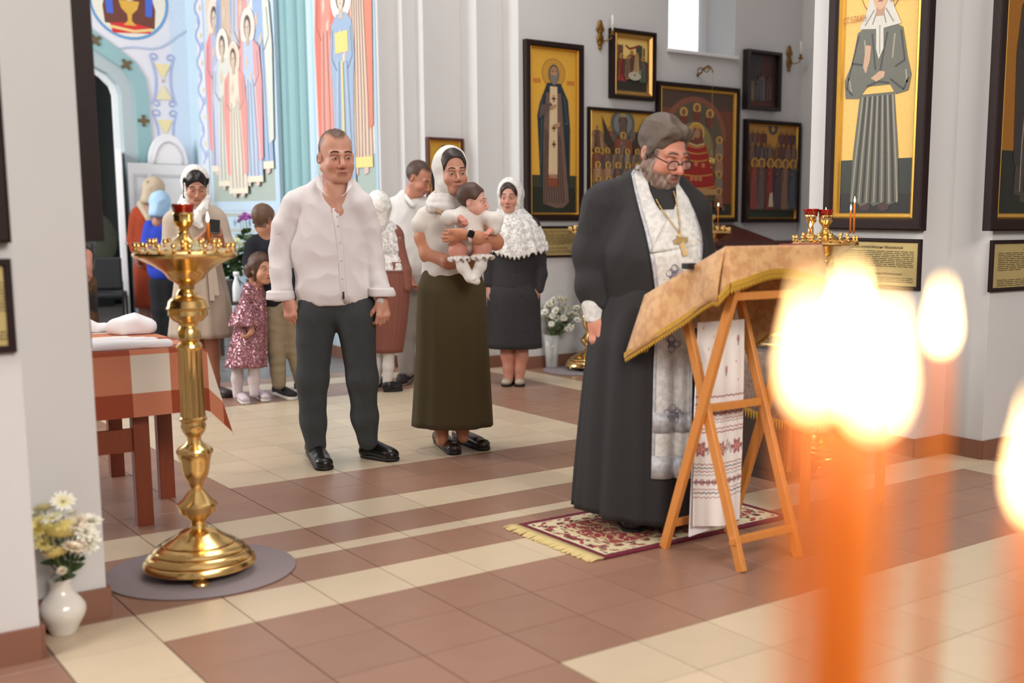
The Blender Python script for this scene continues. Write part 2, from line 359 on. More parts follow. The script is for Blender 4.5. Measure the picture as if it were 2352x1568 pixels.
    # eyes
    if par is not None and eyes:
        for sx in (-1, 1):
            eb = MB(); cc = np.array([sx*0.031, 0.0785, -0.007]); R_ = []; n, m_ = 16, 12; r0 = 0.0131; hs = 0.40 if eyes == 'open' else (0.16 if eyes == 'down' else 0.27)
            Vv, Cc = [], []
            for a in range(-6, 7):
                for b in range(-5, 6):
                    al, be = a/6*0.95, b/5*hs*math.sqrt(max(0.0, 1-(a/6.3)**2))-(0.30 if eyes == 'down' else 0.02)
                    d = np.array([math.sin(al)*math.cos(be), math.cos(al)*math.cos(be), math.sin(be)]); Vv.append(c+s*(R@(cc+d*np.array([0.0158, 0.0142, 0.0132]))))
                    g = math.hypot(al-0.12*hair.get('look', 0) if hair else al, be+(0.30 if eyes == 'down' else 0.02)); Cc.append(lin((26, 18, 16)) if (g < 0.17 or b == 5) else (lin((70, 56, 46)) if g < 0.36 else lin((196, 184, 176)) if b > -5 else lin((150, 110, 100))))
            Fq = [(i*11+j, (i+1)*11+j, (i+1)*11+j+1, i*11+j+1) for i in range(12) for j in range(10)]
            mk('eye', np.array(Vv), np.array(Fq), M('eye_wet', (255, 255, 255), 0.15, vcol=True), par, col=np.array(Cc))
    return W, F, col
def local_hair(par, name, c, R, s, build, mat, res=0.005, amp=0.003, f=70, squash=(1, 1, 1), col=None):
    sd = SDF(); build(sd); L, F = sd.mesh(res/s); L = wrinkle(L, F, amp, f, 4, squash, True); W = c+s*(L@R.T)
    return mk(name, W, F, mat, par)
# ------------------------------------------------------------------ hands
def hand(wrist, d, palm, side, size=1.0, curl=(0.5, 0.6, 0.65, 0.7), spread=0.05, thumb=0.4, thumb_in=0.5, arm=None, res=0.0036, k=0.006):
    """hand from wrist along d; palm = direction the palm faces; side=+1 thumb on cross(d,palm) side. arm=[(p,r),...] forearm back to elbow"""
    d = unit(d); palm = np.array(palm, float); palm = unit(palm-d*(palm@d)); x = np.cross(d, palm)*side; s = size
    def T(a, b, c_): return np.array(wrist)+s*(x*a+d*b+palm*c_)
    sd = SDF()
    sd.rc(T(0.012, 0.012, 0), T(0.022, 0.075, 0), 0.020*s, 0.019*s, 0.012, (palm, 0.68)); sd.rc(T(-0.010, 0.012, 0), T(-0.020, 0.070, 0), 0.020*s, 0.019*s, 0.012, (palm, 0.68))
    sd.rc(T(0.0, 0.0, 0), T(0.0, 0.03, 0), 0.024*s, 0.026*s, 0.015, (palm, 0.75))
    base = [(0.031, 0.085), (0.0105, 0.090), (-0.010, 0.086), (-0.029, 0.078)]; ln = [(0.042, 0.026, 0.021), (0.046, 0.030, 0.022), (0.042, 0.028, 0.021), (0.034, 0.021, 0.019)]
    for i in range(4):
        a, b = base[i]; p = T(a, b-0.008, 0); th = curl[i]*0.9; lat = spread*(1.5-i)
        r0 = (0.0106, 0.0108, 0.0103, 0.0092)[i]*s
        for j in range(3):
            dd = unit(d*math.cos(th)+palm*math.sin(th)+x*lat); q = p+dd*ln[i][j]*s; sd.rc(p, q, r0*(1-0.09*j), r0*(1-0.09*(j+1)), k*0.5 if j else k); p = q; th += curl[i]*(1.25 if j == 0 else 0.8)
    p = T(0.020, 0.018, 0.004); t1 = unit(x*math.sin(thumb+0.35)+d*math.cos(thumb+0.35)+palm*thumb_in*0.7); q = p+t1*0.046*s; sd.rc(p, q, 0.0155*s, 0.0115*s, 0.012)
    t2 = unit(t1+d*0.25+palm*thumb_in*0.5); q2 = q+t2*0.030*s; sd.rc(q, q2, 0.0112*s, 0.0098*s, k); t3 = unit(t2+d*0.15-x*0.25); sd.rc(q2, q2+t3*0.023*s, 0.0098*s, 0.0078*s, k*0.5)
    if arm: sd.chain([np.array(wrist)+d*0.01*s]+[a[0] for a in arm], [0.025*s]+[a[1] for a in arm], 0.02)
    return sd.mesh(res)
def skinmat(): return M('skin', (255, 255, 255), 0.5, vcol=True, sss=0.12, spec=0.4, bump=0.03, bs=300)
def body_mesh(par, pieces, skin, head_piece=None, name='body'):
    """one body object: head, arms, hands, legs, joined by a core under the clothes"""
    P_, C_ = [], []; flat = []
    for q in pieces: flat += q if isinstance(q, list) else [q]
    for V, F in flat: P_.append((V, F)); C_.append(np.tile(lin(skin), (len(V), 1))*(1+0.06*vnoise(V, 40, 2))[:, None]*np.array([1.02, 0.98, 0.97]))
    if head_piece is not None: P_.append(head_piece[:2]); C_.append(head_piece[2])
    V, F = join(P_); col = np.concatenate(C_)
    if head_piece is not None and flat:
        n0 = len(V)-len(head_piece[0]); hv = V[n0:]; ih = n0+int(np.argmin(hv[:, 2])); top = V[ih]; off = 0
        nV, nF, nC = [], [], []
        for q, _ in flat:
            ia = off+int(np.argmin(np.linalg.norm(q-top, axis=1))); off += len(q); a_, b_ = V[ia], top; t_ = (b_-a_)/(np.linalg.norm(b_-a_)+1e-9); x_ = np.cross(t_, [0.3, 0.9, 0.2]); x_ /= np.linalg.norm(x_); y_ = np.cross(t_, x_); k = len(V)+len(nV)
            for w_ in (0.15, 0.85):
                for i in range(6): nV.append(a_*(1-w_)+b_*w_+0.012*(x_*math.cos(i*1.0472)+y_*math.sin(i*1.0472))); nC.append(lin(skin))
            for i in range(6): j = (i+1) % 6; nF += [(k+i, k+j, k+6+j, k+6+i), (ia, ia, k+j, k+i), (k+6+i, k+6+j, ih, ih)]
        quads = [f for f in nF if len(set(f)) == 4]; tris = [tuple(dict.fromkeys(f)) for f in nF if len(set(f)) == 3]
        V = np.concatenate([V, np.array(nV)]); col = np.concatenate([col, np.array(nC)]); F = [list(map(int, f)) for f in F]+[list(f) for f in quads]+[list(f) for f in tris]
    return mk(name, V, F, skinmat(), par, col=col)
def shoe(par, heel, toe, w_=0.095, h=0.07, mat=None, sole=None, top=0.09, name='shoe', sole_h=0.022, ankle=None):
    heel = np.array(heel, float); toe = np.array(toe, float); d = unit(toe-heel); L = np.linalg.norm(toe-heel); x = np.array([-d[1], d[0], 0])
    z = lambda a: np.array([0, 0, a]); sd = SDF(); r = w_/2
    sd.rc(heel+d*r*0.8+z(sole_h+0.02), toe-d*r*1.0+z(sole_h+0.012), r*0.80, r*0.90, 0.01, ((0, 0, 1), 0.74)); sd.rc(heel+d*r*0.7+z(0.03), heel+d*r*0.9+z(top), r*0.78, r*0.74, 0.03); sd.rc(heel+d*L*0.30+z(top*0.72), toe-d*L*0.30+z(h*0.62), r*0.72, r*0.62, 0.03)
    sd.half((0, 0, sole_h*0.6), (0, 0, -1), 0.003); sd.half((0, 0, top), (0, 0, 1), 0.006)
    V, F = sd.mesh(0.006); o = mk(name, V, F, mat, par)
    sb = SDF(); sb.rc(heel+d*r*0.85+z(0.012), toe-d*r*1.02+z(0.012), r*0.84, r*0.95, 0.0); sb.half((0, 0, sole_h), (0, 0, 1), 0.002); sb.half((0, 0, 0.001), (0, 0, -1), 0.002)
    V, F = sb.mesh(0.006); mk('sole', V, F, sole or mat, o); return o
def loft(rings, n=96, fold=None, close=True):
    """rings: (cx,cy,z,ax,ay); fold(theta,t)-> radial factor"""
    V = []; th = np.linspace(0, 2*np.pi, n, endpoint=False); m = len(rings)
    for k_, (cx, cy, z, ax, ay) in enumerate(rings):
        g = 1+(fold(th, k_/(m-1)) if fold else 0); V.append(np.stack([cx+ax*g*np.cos(th), cy+ay*g*np.sin(th), np.full(n, z)], 1))
    V = np.concatenate(V); i = np.arange(n); j = (i+1) % n
    F = np.concatenate([np.stack([k_*n+i, k_*n+j, (k_+1)*n+j, (k_+1)*n+i], 1) for k_ in range(m-1)])
    return V, F
def interp_rings(keys, m):
    K = np.array(keys, float); t = np.linspace(0, 1, len(K)); tt = np.linspace(0, 1, m); return [tuple(np.interp(q, t, K[:, c_]) for c_ in range(5)) for q in tt]
# ------------------------------------------------------------------ floor: slab + laid tiles
def tile_mat(name, rgb, var):
    m = M(name, rgb, 0.34, var=var, vs_=9, spec=0.5); nt = m.node_tree; N = nt.nodes; L = nt.links; b = N['Principled BSDF']
    oi = N.new('ShaderNodeObjectInfo'); mr = N.new('ShaderNodeMapRange'); mr.inputs[3].default_value = 0.93; mr.inputs[4].default_value = 1.06; L.new(oi.outputs['Random'], mr.inputs[0])
    mx = N.new('ShaderNodeMix'); mx.data_type = 'RGBA'; mx.blend_type = 'MULTIPLY'; mx.inputs[0].default_value = 1
    src = b.inputs['Base Color'].links[0].from_socket; L.new(src, mx.inputs[6]); L.new(mr.outputs[0], mx.inputs[7]); L.new(mx.outputs[2], b.inputs['Base Color']); return m
CREAM = tile_mat('cream_tile', (202, 183, 156), 0.06); BROWN = tile_mat('brown_tile', (150, 113, 94), 0.09); GREYT = tile_mat('grey_tile', (112, 106, 104), 0.08)
GROUT = M('grout', (84, 70, 62), 0.9)
floor = MB().bx((-6.5, -9.2, -0.14), (9.2, 16.0, -0.0035)).go('floor', GROUT, smooth=False, kind='structure', label='tiled church floor in cream and brown squares', cat='floor')
def tile_mesh(name, mat):
    a, h = TL/2-0.0022, TL/2-0.0028; mb = MB()
    mb.rings([[(-a,-a,-0.012),(a,-a,-0.012),(a,a,-0.012),(-a,a,-0.012)], [(-a,-a,-0.0014),(a,-a,-0.0014),(a,a,-0.0014),(-a,a,-0.0014)], [(-h,-h,0),(h,-h,0),(h,h,0),(-h,h,0)]])
    me = mesh(name, mb.v, mb.f, False); me.materials.append(mat); return me
def tile_colour(c, r):
    if r < -12: return 2
    if 4 < r < 4.34: return 0
    in_c = -4 < c < 12; side = (-4 < c < -3) or (11 < c < 12); core = 0 < c < 8
    if r > 5.34: return 0 if ((r < 6.34 and in_c) or side or (core and r > 9.34)) else 1
    if r > 3: return 1
    if (2 < r < 3 or -11 < r < -10) and in_c: return 0
    if side and r > -11: return 0
    return 0 if (core and -8 < r < 0) else 1
rows = [(r, r+1) for r in range(-52, 4)]+[(4, 4.34)]+[(r+0.34, r+1.34) for r in range(4, 16)]
TI = []
for c in range(-14, 24):
    for r0, r1 in rows:
        x, y = (c+0.5)*TL, -(r0+r1)/2*TL; d = np.array([x, y, 0])-CAM; dw = d@R_F
        if dw < 0.8: continue
        u = PPX+FPX*(d@R_R)/dw; v = PPY-FPX*(d@R_U)/dw
        if -350 < u < 2750 and 560 < v < 2000: TI.append((dw, c, r0, r1, x, y, -60 < u < 2412 and v < 1640))
TI.sort(key=lambda q: (not q[6], q[0]))
TM = [tile_mesh('tile', m_) for m_ in (CREAM, BROWN, GREYT)]; rest = [MB(), MB(), MB()]
for i, (dw, c, r0, r1, x, y, inv) in enumerate(TI):
    k = tile_colour(c+0.5, (r0+r1)/2)
    if i < 299:
        o = link(bpy.data.objects.new('tile', TM[k])); o.location = (x, y, 0); o.scale = (1, r1-r0, 1); o.parent = floor
    else:
        hx, hy = TL/2-0.002, (r1-r0)*TL/2-0.002; rest[k].bx((x-hx, y-hy, -0.012), (x+hx, y+hy, 0))
rt = mesh('tile', rest[0].v, rest[0].f, False)
allm = MB(); mi = []
for k in range(3): allm.add(rest[k].v, rest[k].f); mi += [k]*len(rest[k].f)
me = mesh('tile', allm.v, allm.f, False)
for m_ in (CREAM, BROWN, GREYT): me.materials.append(m_)
me.polygons.foreach_set('material_index', np.array(mi, np.int32)); o = link(bpy.data.objects.new('tile', me)); o.parent = floor; o['kind'] = 'stuff'
# ------------------------------------------------------------------ walls
YE_ = 8.45; HT = 7.0; YB, XB = 2.84, 7.05
def wall(name, fp, label, z0=0.0, z1=HT, mat=PLASTER):
    mb = MB()
    for q in fp: mb.prism(q, z0, z1)
    return mb.go(name, mat, smooth=False, kind='structure', label=label, cat='wall')
PR = [(3.325, -0.72), (3.325, -1.56), (3.585, -1.56), (3.585, -1.82), (9.0, -1.82), (9.0, -0.72)]
wall('wall_right', [PR], 'white plastered pier with stepped corner carrying the tall framed icon')
PLp = [(-0.976, -0.72), (-0.976, -1.56), (-1.235, -1.56), (-1.235, -1.82), (-4.6, -1.82), (-4.6, -0.72)]
wall('wall_left', [PLp], 'white plastered pier with stepped corner beside the small vase of flowers')
# back wall with the window
wx0, wx1 = onY(1535, 100, YB)[0], onY(1688, 110, YB)[0]; wz = onY(1610, 122, YB)[2]; TH = 0.52
mb = MB().bx((3.6, YB, 0), (wx0, YB+TH, HT)).bx((wx1, YB, 0), (XB+0.6, YB+TH, HT)).bx((wx0, YB, 0), (wx1, YB+TH, wz)).bx((wx0, YB, wz+1.9), (wx1, YB+TH, HT))
mb.prism([(XB, -0.72), (XB, YB), (XB+0.6, YB), (XB+0.6, -0.72)], 0, HT)
JS = [(3.66, 3.09), (3.345, 3.09), (3.345, 3.36), (2.985, 3.36), (2.985, 3.49), (2.86, 3.49), (2.86, 3.62), (2.70, 3.62)]
mb.prism(JS+[(2.70, 4.2), (3.66, 4.2)], 0, HT)
mb.go('wall_back', PLASTER, smooth=False, kind='structure', label='grey white plastered wall with stepped jamb hung with icons', cat='wall')
FR = M('window_frame_white', (232, 232, 232), 0.4); GL = M('window_glass', (255, 255, 255), 0.05, trans=1.0, spec=0.3, alpha=0.25)
win = MB().bx((wx0, YB+0.40, wz), (wx0+0.05, YB+0.46, wz+1.9)).bx((wx1-0.075, YB+0.40, wz), (wx1, YB+0.46, wz+1.9)).bx((wx0, YB+0.40, wz), (wx1, YB+0.46, wz+0.055)).bx((wx0, YB+0.40, wz+1.84), (wx1, YB+0.46, wz+1.9)).go('window_1', FR, smooth=False, kind='structure', bevel=0.006, label='white framed daylight window deep in the plastered reveal', cat='window')
MB().bx((wx0+0.04, YB+0.425, wz+0.04), (wx1-0.06, YB+0.432, wz+1.86)).go('pane', GL, win, smooth=False)
MB().bx((wx0-0.02, YB-0.045, wz-0.028), (wx1+0.02, YB+0.41, wz+0.004)).go('sill', FR, win, smooth=False, bevel=0.006)
# daylight haze of the bright overcast sky behind the pane is the world itself
# the rest of the nave shell, behind and beside the viewer
MB().bx((-6.2, -9.2, HT), (9.3, YE_+0.3, HT+0.2)).go('ceiling_nave', PLASTER, smooth=False, kind='structure', label='white plastered ceiling of the nave', cat='ceiling')
MB().bx((-6.2, -9.2, 0), (-6.0, YE_+0.3, HT)).bx((-6.0, YE_-0.2, 0), (-3.4, YE_, HT)).go('wall_nave_side', PLASTER, smooth=False, kind='structure', label='white plastered side wall of the nave', cat='wall')
MB().bx((-6.2, -9.2, 0), (9.3, -9.0, HT)).bx((9.0, -9.0, 0), (9.2, 3.4, HT)).go('wall_nave_back', PLASTER, smooth=False, kind='structure', label='white plastered wall of the nave behind the candles', cat='wall')
# ------------------------------------------------------------------ baseboards
BBM = M('brown_skirting_tile', (134, 92, 74), 0.35, var=0.1, vs_=7)
def bboard(name, path, label, h=0.105, t=0.014):
    """tiles along a wall path; wall lies to the right of travel"""
    root = None; mb = MB()
    for (x0, y0), (x1, y1) in zip(path, path[1:]):
        L_ = math.hypot(x1-x0, y1-y0); n = max(1, round(L_/0.30)); ang = math.atan2(y1-y0, x1-x0); nx, ny = -math.sin(ang), math.cos(ang)
        for i in range(n):
            a = (i+0.5)/n; q = MB().box((x0+(x1-x0)*a+nx*t/2, y0+(y1-y0)*a+ny*t/2, h/2), (L_/n-0.002+ (t if i == n-1 else 0), t, h), ang)
            if root is None: root = q.go(name, BBM, smooth=False, kind='structure', label=label, cat='baseboard')
            else: q.go('tile', BBM, root, smooth=False)
bboard('baseboard_right', [(4.6, -1.82), (3.585, -1.82), (3.585, -1.56), (3.325, -1.56), (3.325, -0.72)][::-1][::-1], 'brown tiled skirting round the stepped pier below the tall framed icon')
bboard('baseboard_left', [(-0.976, -0.72), (-0.976, -1.56), (-1.235, -1.56), (-1.235, -1.82), (-2.2, -1.82)], 'brown tiled skirting round the pier behind the small white vase')
bboard('baseboard_back', [(XB, YB), (3.6, YB), (3.6, 3.09), (3.345, 3.09), (3.345, 3.36), (2.985, 3.36), (2.985, 3.49), (2.86, 3.49), (2.86, 3.62), (2.70, 3.62), (2.70, 5.0)], 'brown tiled skirting along the wall hung with icons')
# ------------------------------------------------------------------ side wall of the porch room (murals) and its end wall with the arch
XS, YE = 2.70, 8.45
BLUEW = M('pale_blue_plaster', (196, 218, 230), 0.85, var=0.03, vs_=4); TEAL = M('teal_plaster', (146, 184, 188), 0.8, var=0.04, vs_=4); WHITEP = M('white_paint', (233, 235, 237), 0.5)
mb = MB().prism([(XS, 4.15), (XS, 5.08), (XS+0.35, 5.08), (XS+0.35, 4.15)], 0, HT).prism([(XS, 5.88), (XS, YE), (XS+0.35, YE), (XS+0.35, 5.88)], 0, HT)
mb.go('wall_side', BLUEW, smooth=False, kind='structure', label='pale blue plastered side wall carrying painted murals of saints', cat='wall')
mb = MB().prism([(XS+0.20, 5.08), (XS+0.20, 5.88), (XS+0.35, 5.88), (XS+0.35, 5.08)], 0, HT)
for yy, rr in ((5.12, 0.12), (5.36, 0.13), (5.62, 0.13), (5.86, 0.12)):
    mb.prism([(XS+0.17+rr*math.cos(t), yy+rr*0.9*math.sin(t)) for t in np.linspace(0, 6.2832, 20, endpoint=False)], 0, HT)
mb.go('trim_1', TEAL, smooth=False, kind='structure', label='teal fluted pilaster between the two murals of saints', cat='trim')
xr = onY(345, 300, YE)[0]; xm = xr-1.35
def arch(o):
    h = [(xr-o, 0), (xr-o, 2.66), (xr-o-0.03, 2.86-o*0.3), (xr-o-0.13, 3.03-o*0.5), (xr-o*0.8-0.36, 3.20-o*0.8), (xr-o*0.6-0.70, 3.43-o*1.0), (xm, 3.86-o*1.1)]
    return h+[(2*xm-x, z) for x, z in h[::-1][1:]]
def strip(mb, A, B, y0, y1):
    """solid band between two arch paths, y0 front"""
    n = len(A); V = [(x, y, z) for y in (y0, y1) for P_ in (A, B) for x, z in P_]
    F = []
    for i in range(n-1):
        a, b, c_, d = i, i+1, n+i+1, n+i
        F += [(a, b, c_, d)[::-1] if False else (a, d, c_, b), (2*n+a, 2*n+b, 2*n+c_, 2*n+d), (d, 2*n+d, 2*n+c_, c_), (a, b, 2*n+b, 2*n+a)]
    return mb.add(V, F)
A0 = arch(0.0); mb = MB(); mb.add([(x, YE, z) for x, z in A0[:7]]+[(xm, YE, HT), (XS+0.3, YE, HT), (XS+0.3, YE, 0)], [list(range(10))]); n_ = len(A0)
mb.add([(x, YE, z) for x, z in A0[6:]]+[(-3.5, YE, 0), (-3.5, YE, HT), (xm, YE, HT)], [list(range(10))])
strip(mb, A0, arch(0.02), YE, YE+0.4); mb.go('wall_far', M('lilac_white_plaster', (222, 224, 232), 0.85, var=0.03, vs_=4), smooth=False, kind='structure', label='white end wall with a pointed arch opening and painted ornament', cat='wall')
arc = thing('arch_moulding', 'stepped teal and grey arch moulding with gilt crosses', 'moulding')
arc['kind'] = 'structure'; arc.name = 'trim_2'
strip(MB(), arch(0.0), arch(0.15), YE-0.02, YE+0.02).go('band', TEAL, arc, smooth=False)
strip(MB(), arch(0.13), arch(0.29), YE+0.02, YE+0.2).go('reveal', M('arch_grey', (176, 190, 194), 0.8), arc, smooth=False)
strip(MB(), arch(0.285), arch(0.345), YE+0.17, YE+0.23).go('inner_trim', WHITEP, arc, smooth=False)
CRB = M('bronze_cross', (104, 88, 58), 0.5)
for t, zz in ((0.075, 1.72), (0.075, 2.38)):
    MB().box((xr-t, YE-0.026, zz), (0.13, 0.012, 0.036)).box((xr-t, YE-0.027, zz), (0.036, 0.012, 0.13)).go('cross', CRB, arc, smooth=False)
for (u, v) in ((290, 148), (219, 92)):
    p = onY(u, v, YE-0.026); q = MB()
    for a in (0.6, 0.6+math.pi/2): q.beam((p[0]-0.065*math.cos(a), p[1]-0.001*a, p[2]-0.065*math.sin(a)), (p[0]+0.065*math.cos(a), p[1]-0.001*a, p[2]+0.065*math.sin(a)), 0.012, 0.036, (0, 1, 0))
    q.go('cross', CRB, arc, smooth=False)
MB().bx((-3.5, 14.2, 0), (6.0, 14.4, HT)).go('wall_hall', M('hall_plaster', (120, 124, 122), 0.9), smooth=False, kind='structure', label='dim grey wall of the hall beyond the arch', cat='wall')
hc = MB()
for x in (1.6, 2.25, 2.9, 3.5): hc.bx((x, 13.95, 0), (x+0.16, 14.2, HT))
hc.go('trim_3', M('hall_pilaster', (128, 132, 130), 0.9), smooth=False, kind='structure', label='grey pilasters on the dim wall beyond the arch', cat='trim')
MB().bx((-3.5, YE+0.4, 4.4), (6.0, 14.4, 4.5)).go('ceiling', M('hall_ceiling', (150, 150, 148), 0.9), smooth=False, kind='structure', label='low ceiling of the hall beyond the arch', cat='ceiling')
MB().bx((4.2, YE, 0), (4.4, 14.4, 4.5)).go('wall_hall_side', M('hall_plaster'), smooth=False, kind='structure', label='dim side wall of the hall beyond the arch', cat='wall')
# ------------------------------------------------------------------ flat painting on panels (icons, murals): layered pigment shapes
class Paint:
    def __init__(s, step=0.00035, fade=0.0): s.v = []; s.f = []; s.c = []; s.k = 0; s.step = step; s.fade = fade
    clip = None
    def poly(s, pts, rgb, up=True):
        if s.clip: pts = [(min(max(x, 0), s.clip[0]), min(max(z, 0), s.clip[1])) for x, z in pts]
        if up: s.k += 1
        ar = sum(pts[i][0]*pts[(i+1) % len(pts)][1]-pts[(i+1) % len(pts)][0]*pts[i][1] for i in range(len(pts)))
        if ar < 0: pts = pts[::-1]
        n = len(s.v); s.v += [(x, -s.k*s.step, z) for x, z in pts]; s.f.append(list(range(n, n+len(pts)))); s.c += [lin(mixc(rgb, (222, 216, 214), s.fade))]*len(pts); return s
    def rect(s, x0, z0, x1, z1, rgb): return s.poly([(x0, z0), (x1, z0), (x1, z1), (x0, z1)], rgb)
    def ell(s, x, z, a, b, rgb, n=20, up=True): return s.poly([(x+a*math.cos(6.2832*i/n), z+b*math.sin(6.2832*i/n)) for i in range(n)], rgb, up)
    def line(s, pts, w_, rgb, up=True):
        if up: s.k += 1
        for i in range(len(pts)-1):
            (x0, z0), (x1, z1) = pts[i], pts[i+1]; L_ = math.hypot(x1-x0, z1-z0)+1e-9; nx, nz = -(z1-z0)/L_*w_/2, (x1-x0)/L_*w_/2
            s.poly([(x0+nx, z0+nz), (x0-nx, z0-nz), (x1-nx, z1-nz), (x1+nx, z1+nz)], rgb, False)
        return s
    def go(s, name, mat, parent, y=0.0): return mk(name, [(a, b+y, c_) for a, b, c_ in s.v], s.f, mat, parent, smooth=False, col=np.array(s.c))
def mixc(a, b, t): return tuple(np.array(a)*(1-t)+np.array(b)*t)
def s_fade(p): return p.fade > 0
def saint(p, x, z0, h, w_, robe, cloak=None, halo=(214, 168, 70), hair=(58, 44, 36), face=(150, 112, 84), ring=None, beard=False, veil=None, feet=True, tilt=0.0, hands=True, lines=6, hem=None):
    """a standing robed figure: halo, head, hair, robe with folds, cloak, hands, feet"""
    hh = h*0.105; zc = z0+h-hh*0.55; sh = zc-hh*0.85; dk = mixc(robe, (20, 16, 20), 0.45); lt = mixc(robe, (255, 250, 240), 0.35)
    if halo: 
        if ring: p.ell(x+tilt, zc, hh*1.12, hh*1.12, ring)
        p.ell(x+tilt, zc, hh*1.02, hh*1.02, halo)
    if feet:
        for q in (-1, 1): p.poly([(x+q*w_*0.10, z0+h*0.03), (x+q*w_*0.26, z0+h*0.035), (x+q*w_*0.28, z0), (x+q*w_*0.12, z0-h*0.008)], (74, 56, 48) if not s_fade(p) else (222, 190, 176))
    body = [(x-w_*0.20, sh+h*0.012), (x-w_*0.42, sh-h*0.04), (x-w_*0.50, sh-h*0.20), (x-w_*0.44, sh-h*0.30), (x-w_*0.40, z0+h*0.30), (x-w_*0.44, z0+h*0.03), (x-w_*0.15, z0+h*0.018), (x+w_*0.12, z0+h*0.03), (x+w_*0.44, z0+h*0.02), (x+w_*0.40, z0+h*0.30), (x+w_*0.44, sh-h*0.30), (x+w_*0.50, sh-h*0.20), (x+w_*0.42, sh-h*0.04), (x+w_*0.20, sh+h*0.012)]
    p.poly(body, robe)
    if cloak:
        p.poly([(x-w_*0.20, sh+h*0.016), (x-w_*0.46, sh-h*0.04), (x-w_*0.54, sh-h*0.24), (x-w_*0.48, z0+h*0.16), (x-w_*0.30, z0+h*0.14), (x-w_*0.24, sh-h*0.14)], cloak)
        p.poly([(x+w_*0.20, sh+h*0.016), (x+w_*0.46, sh-h*0.04), (x+w_*0.54, sh-h*0.24), (x+w_*0.48, z0+h*0.16), (x+w_*0.26, z0+h*0.14), (x+w_*0.20, sh-h*0.14)], cloak)
    r = random.Random(int(x*1000)+int(h*777)); p.k += 1
    for i in range(lines):
        a = (i+0.5)/lines*2-1; xx = x+a*w_*0.36; c_ = dk if i % 2 else lt
        p.line([(x+a*w_*0.24, sh-h*(0.20+0.05*r.random())), (xx+w_*0.02*r.uniform(-1, 1), z0+h*0.25), (xx+w_*0.03*r.uniform(-1, 1), z0+h*0.04)], w_*0.030, c_, False)
    for q in (-1, 1): p.line([(x+q*w_*0.36, sh-h*0.06), (x+q*w_*0.42, sh-h*0.20), (x+q*w_*0.22, sh-h*0.26)], w_*0.03, dk, False)
    if hem: p.rect(x-w_*0.44, z0+h*0.018, x+w_*0.44, z0+h*0.055, hem)
    if hands:
        p.poly([(x-w_*0.16, sh-h*0.10), (x-w_*0.05, sh-h*0.06), (x-w_*0.02, sh-h*0.12), (x-w_*0.13, sh-h*0.155)], face); p.poly([(x+w_*0.02, sh-h*0.19), (x+w_*0.14, sh-h*0.17), (x+w_*0.12, sh-h*0.22), (x+w_*0.02, sh-h*0.225)], face)
    if veil: p.poly([(x+tilt, zc+hh*0.72), (x+tilt-hh*0.55, zc+hh*0.25), (x-hh*0.75, sh-h*0.02), (x, sh-h*0.07), (x+hh*0.75, sh-h*0.02), (x+tilt+hh*0.55, zc+hh*0.25)], veil)
    else: p.ell(x+tilt, zc+hh*0.05, hh*0.52, hh*0.66, hair)
    p.poly([(x-hh*0.2, zc-hh*0.4), (x+hh*0.2, zc-hh*0.4), (x+hh*0.24, sh-h*0.015), (x-hh*0.24, sh-h*0.015)], mixc(face, (0, 0, 0), 0.12))
    p.ell(x+tilt, zc-hh*0.06, hh*0.36, hh*0.50, face)
    if beard: p.poly([(x+tilt-hh*0.34, zc-hh*0.12), (x+tilt+hh*0.34, zc-hh*0.12), (x+tilt+hh*0.26, zc-hh*0.55), (x+tilt, zc-hh*0.95), (x+tilt-hh*0.26, zc-hh*0.55)], hair); p.ell(x+tilt, zc-hh*0.10, hh*0.25, hh*0.22, face)
    p.k += 1
    for q in (-1, 1): p.rect(x+tilt+q*hh*0.17-hh*0.09, zc+hh*0.02, x+tilt+q*hh*0.17+hh*0.09, zc+hh*0.07, mixc(hair, (20, 10, 10), 0.5)); p.k -= 1
    p.line([(x+tilt, zc+hh*0.02), (x+tilt+hh*0.03, zc-hh*0.20)], hh*0.05, mixc(face, (40, 20, 10), 0.5), False); p.line([(x+tilt-hh*0.1, zc-hh*0.32), (x+tilt+hh*0.1, zc-hh*0.32)], hh*0.05, mixc(face, (120, 20, 20), 0.5), False)
PIG = M('pigment', (255, 255, 255), 0.42, vcol=True, var=0.10, vs_=45, spec=0.4); FRESCO = M('fresco', (255, 255, 255), 0.85, vcol=True, var=0.07, vs_=30)
def text(par, body, loc, size, mat, rz=0.0, align='CENTER', sx=1.0):
    c_ = bpy.data.curves.new('inscription', 'FONT'); c_.body = body; c_.size = size; c_.align_x = align; c_.extrude = 0.0002; c_.materials.append(mat)
    o = link(bpy.data.objects.new('inscription', c_)); o.parent = par; o.location = loc; o.rotation_euler = (math.pi/2, 0, 0); o.scale = (sx, 1, 1)
    me = bpy.data.meshes.new_from_object(o.evaluated_get(bpy.context.evaluated_depsgraph_get())); n = link(bpy.data.objects.new('inscription', me)); n.parent = par; n.location = loc; n.rotation_euler = o.rotation_euler; n.scale = o.scale; bpy.data.objects.remove(o); n.name = 'inscription'; return n
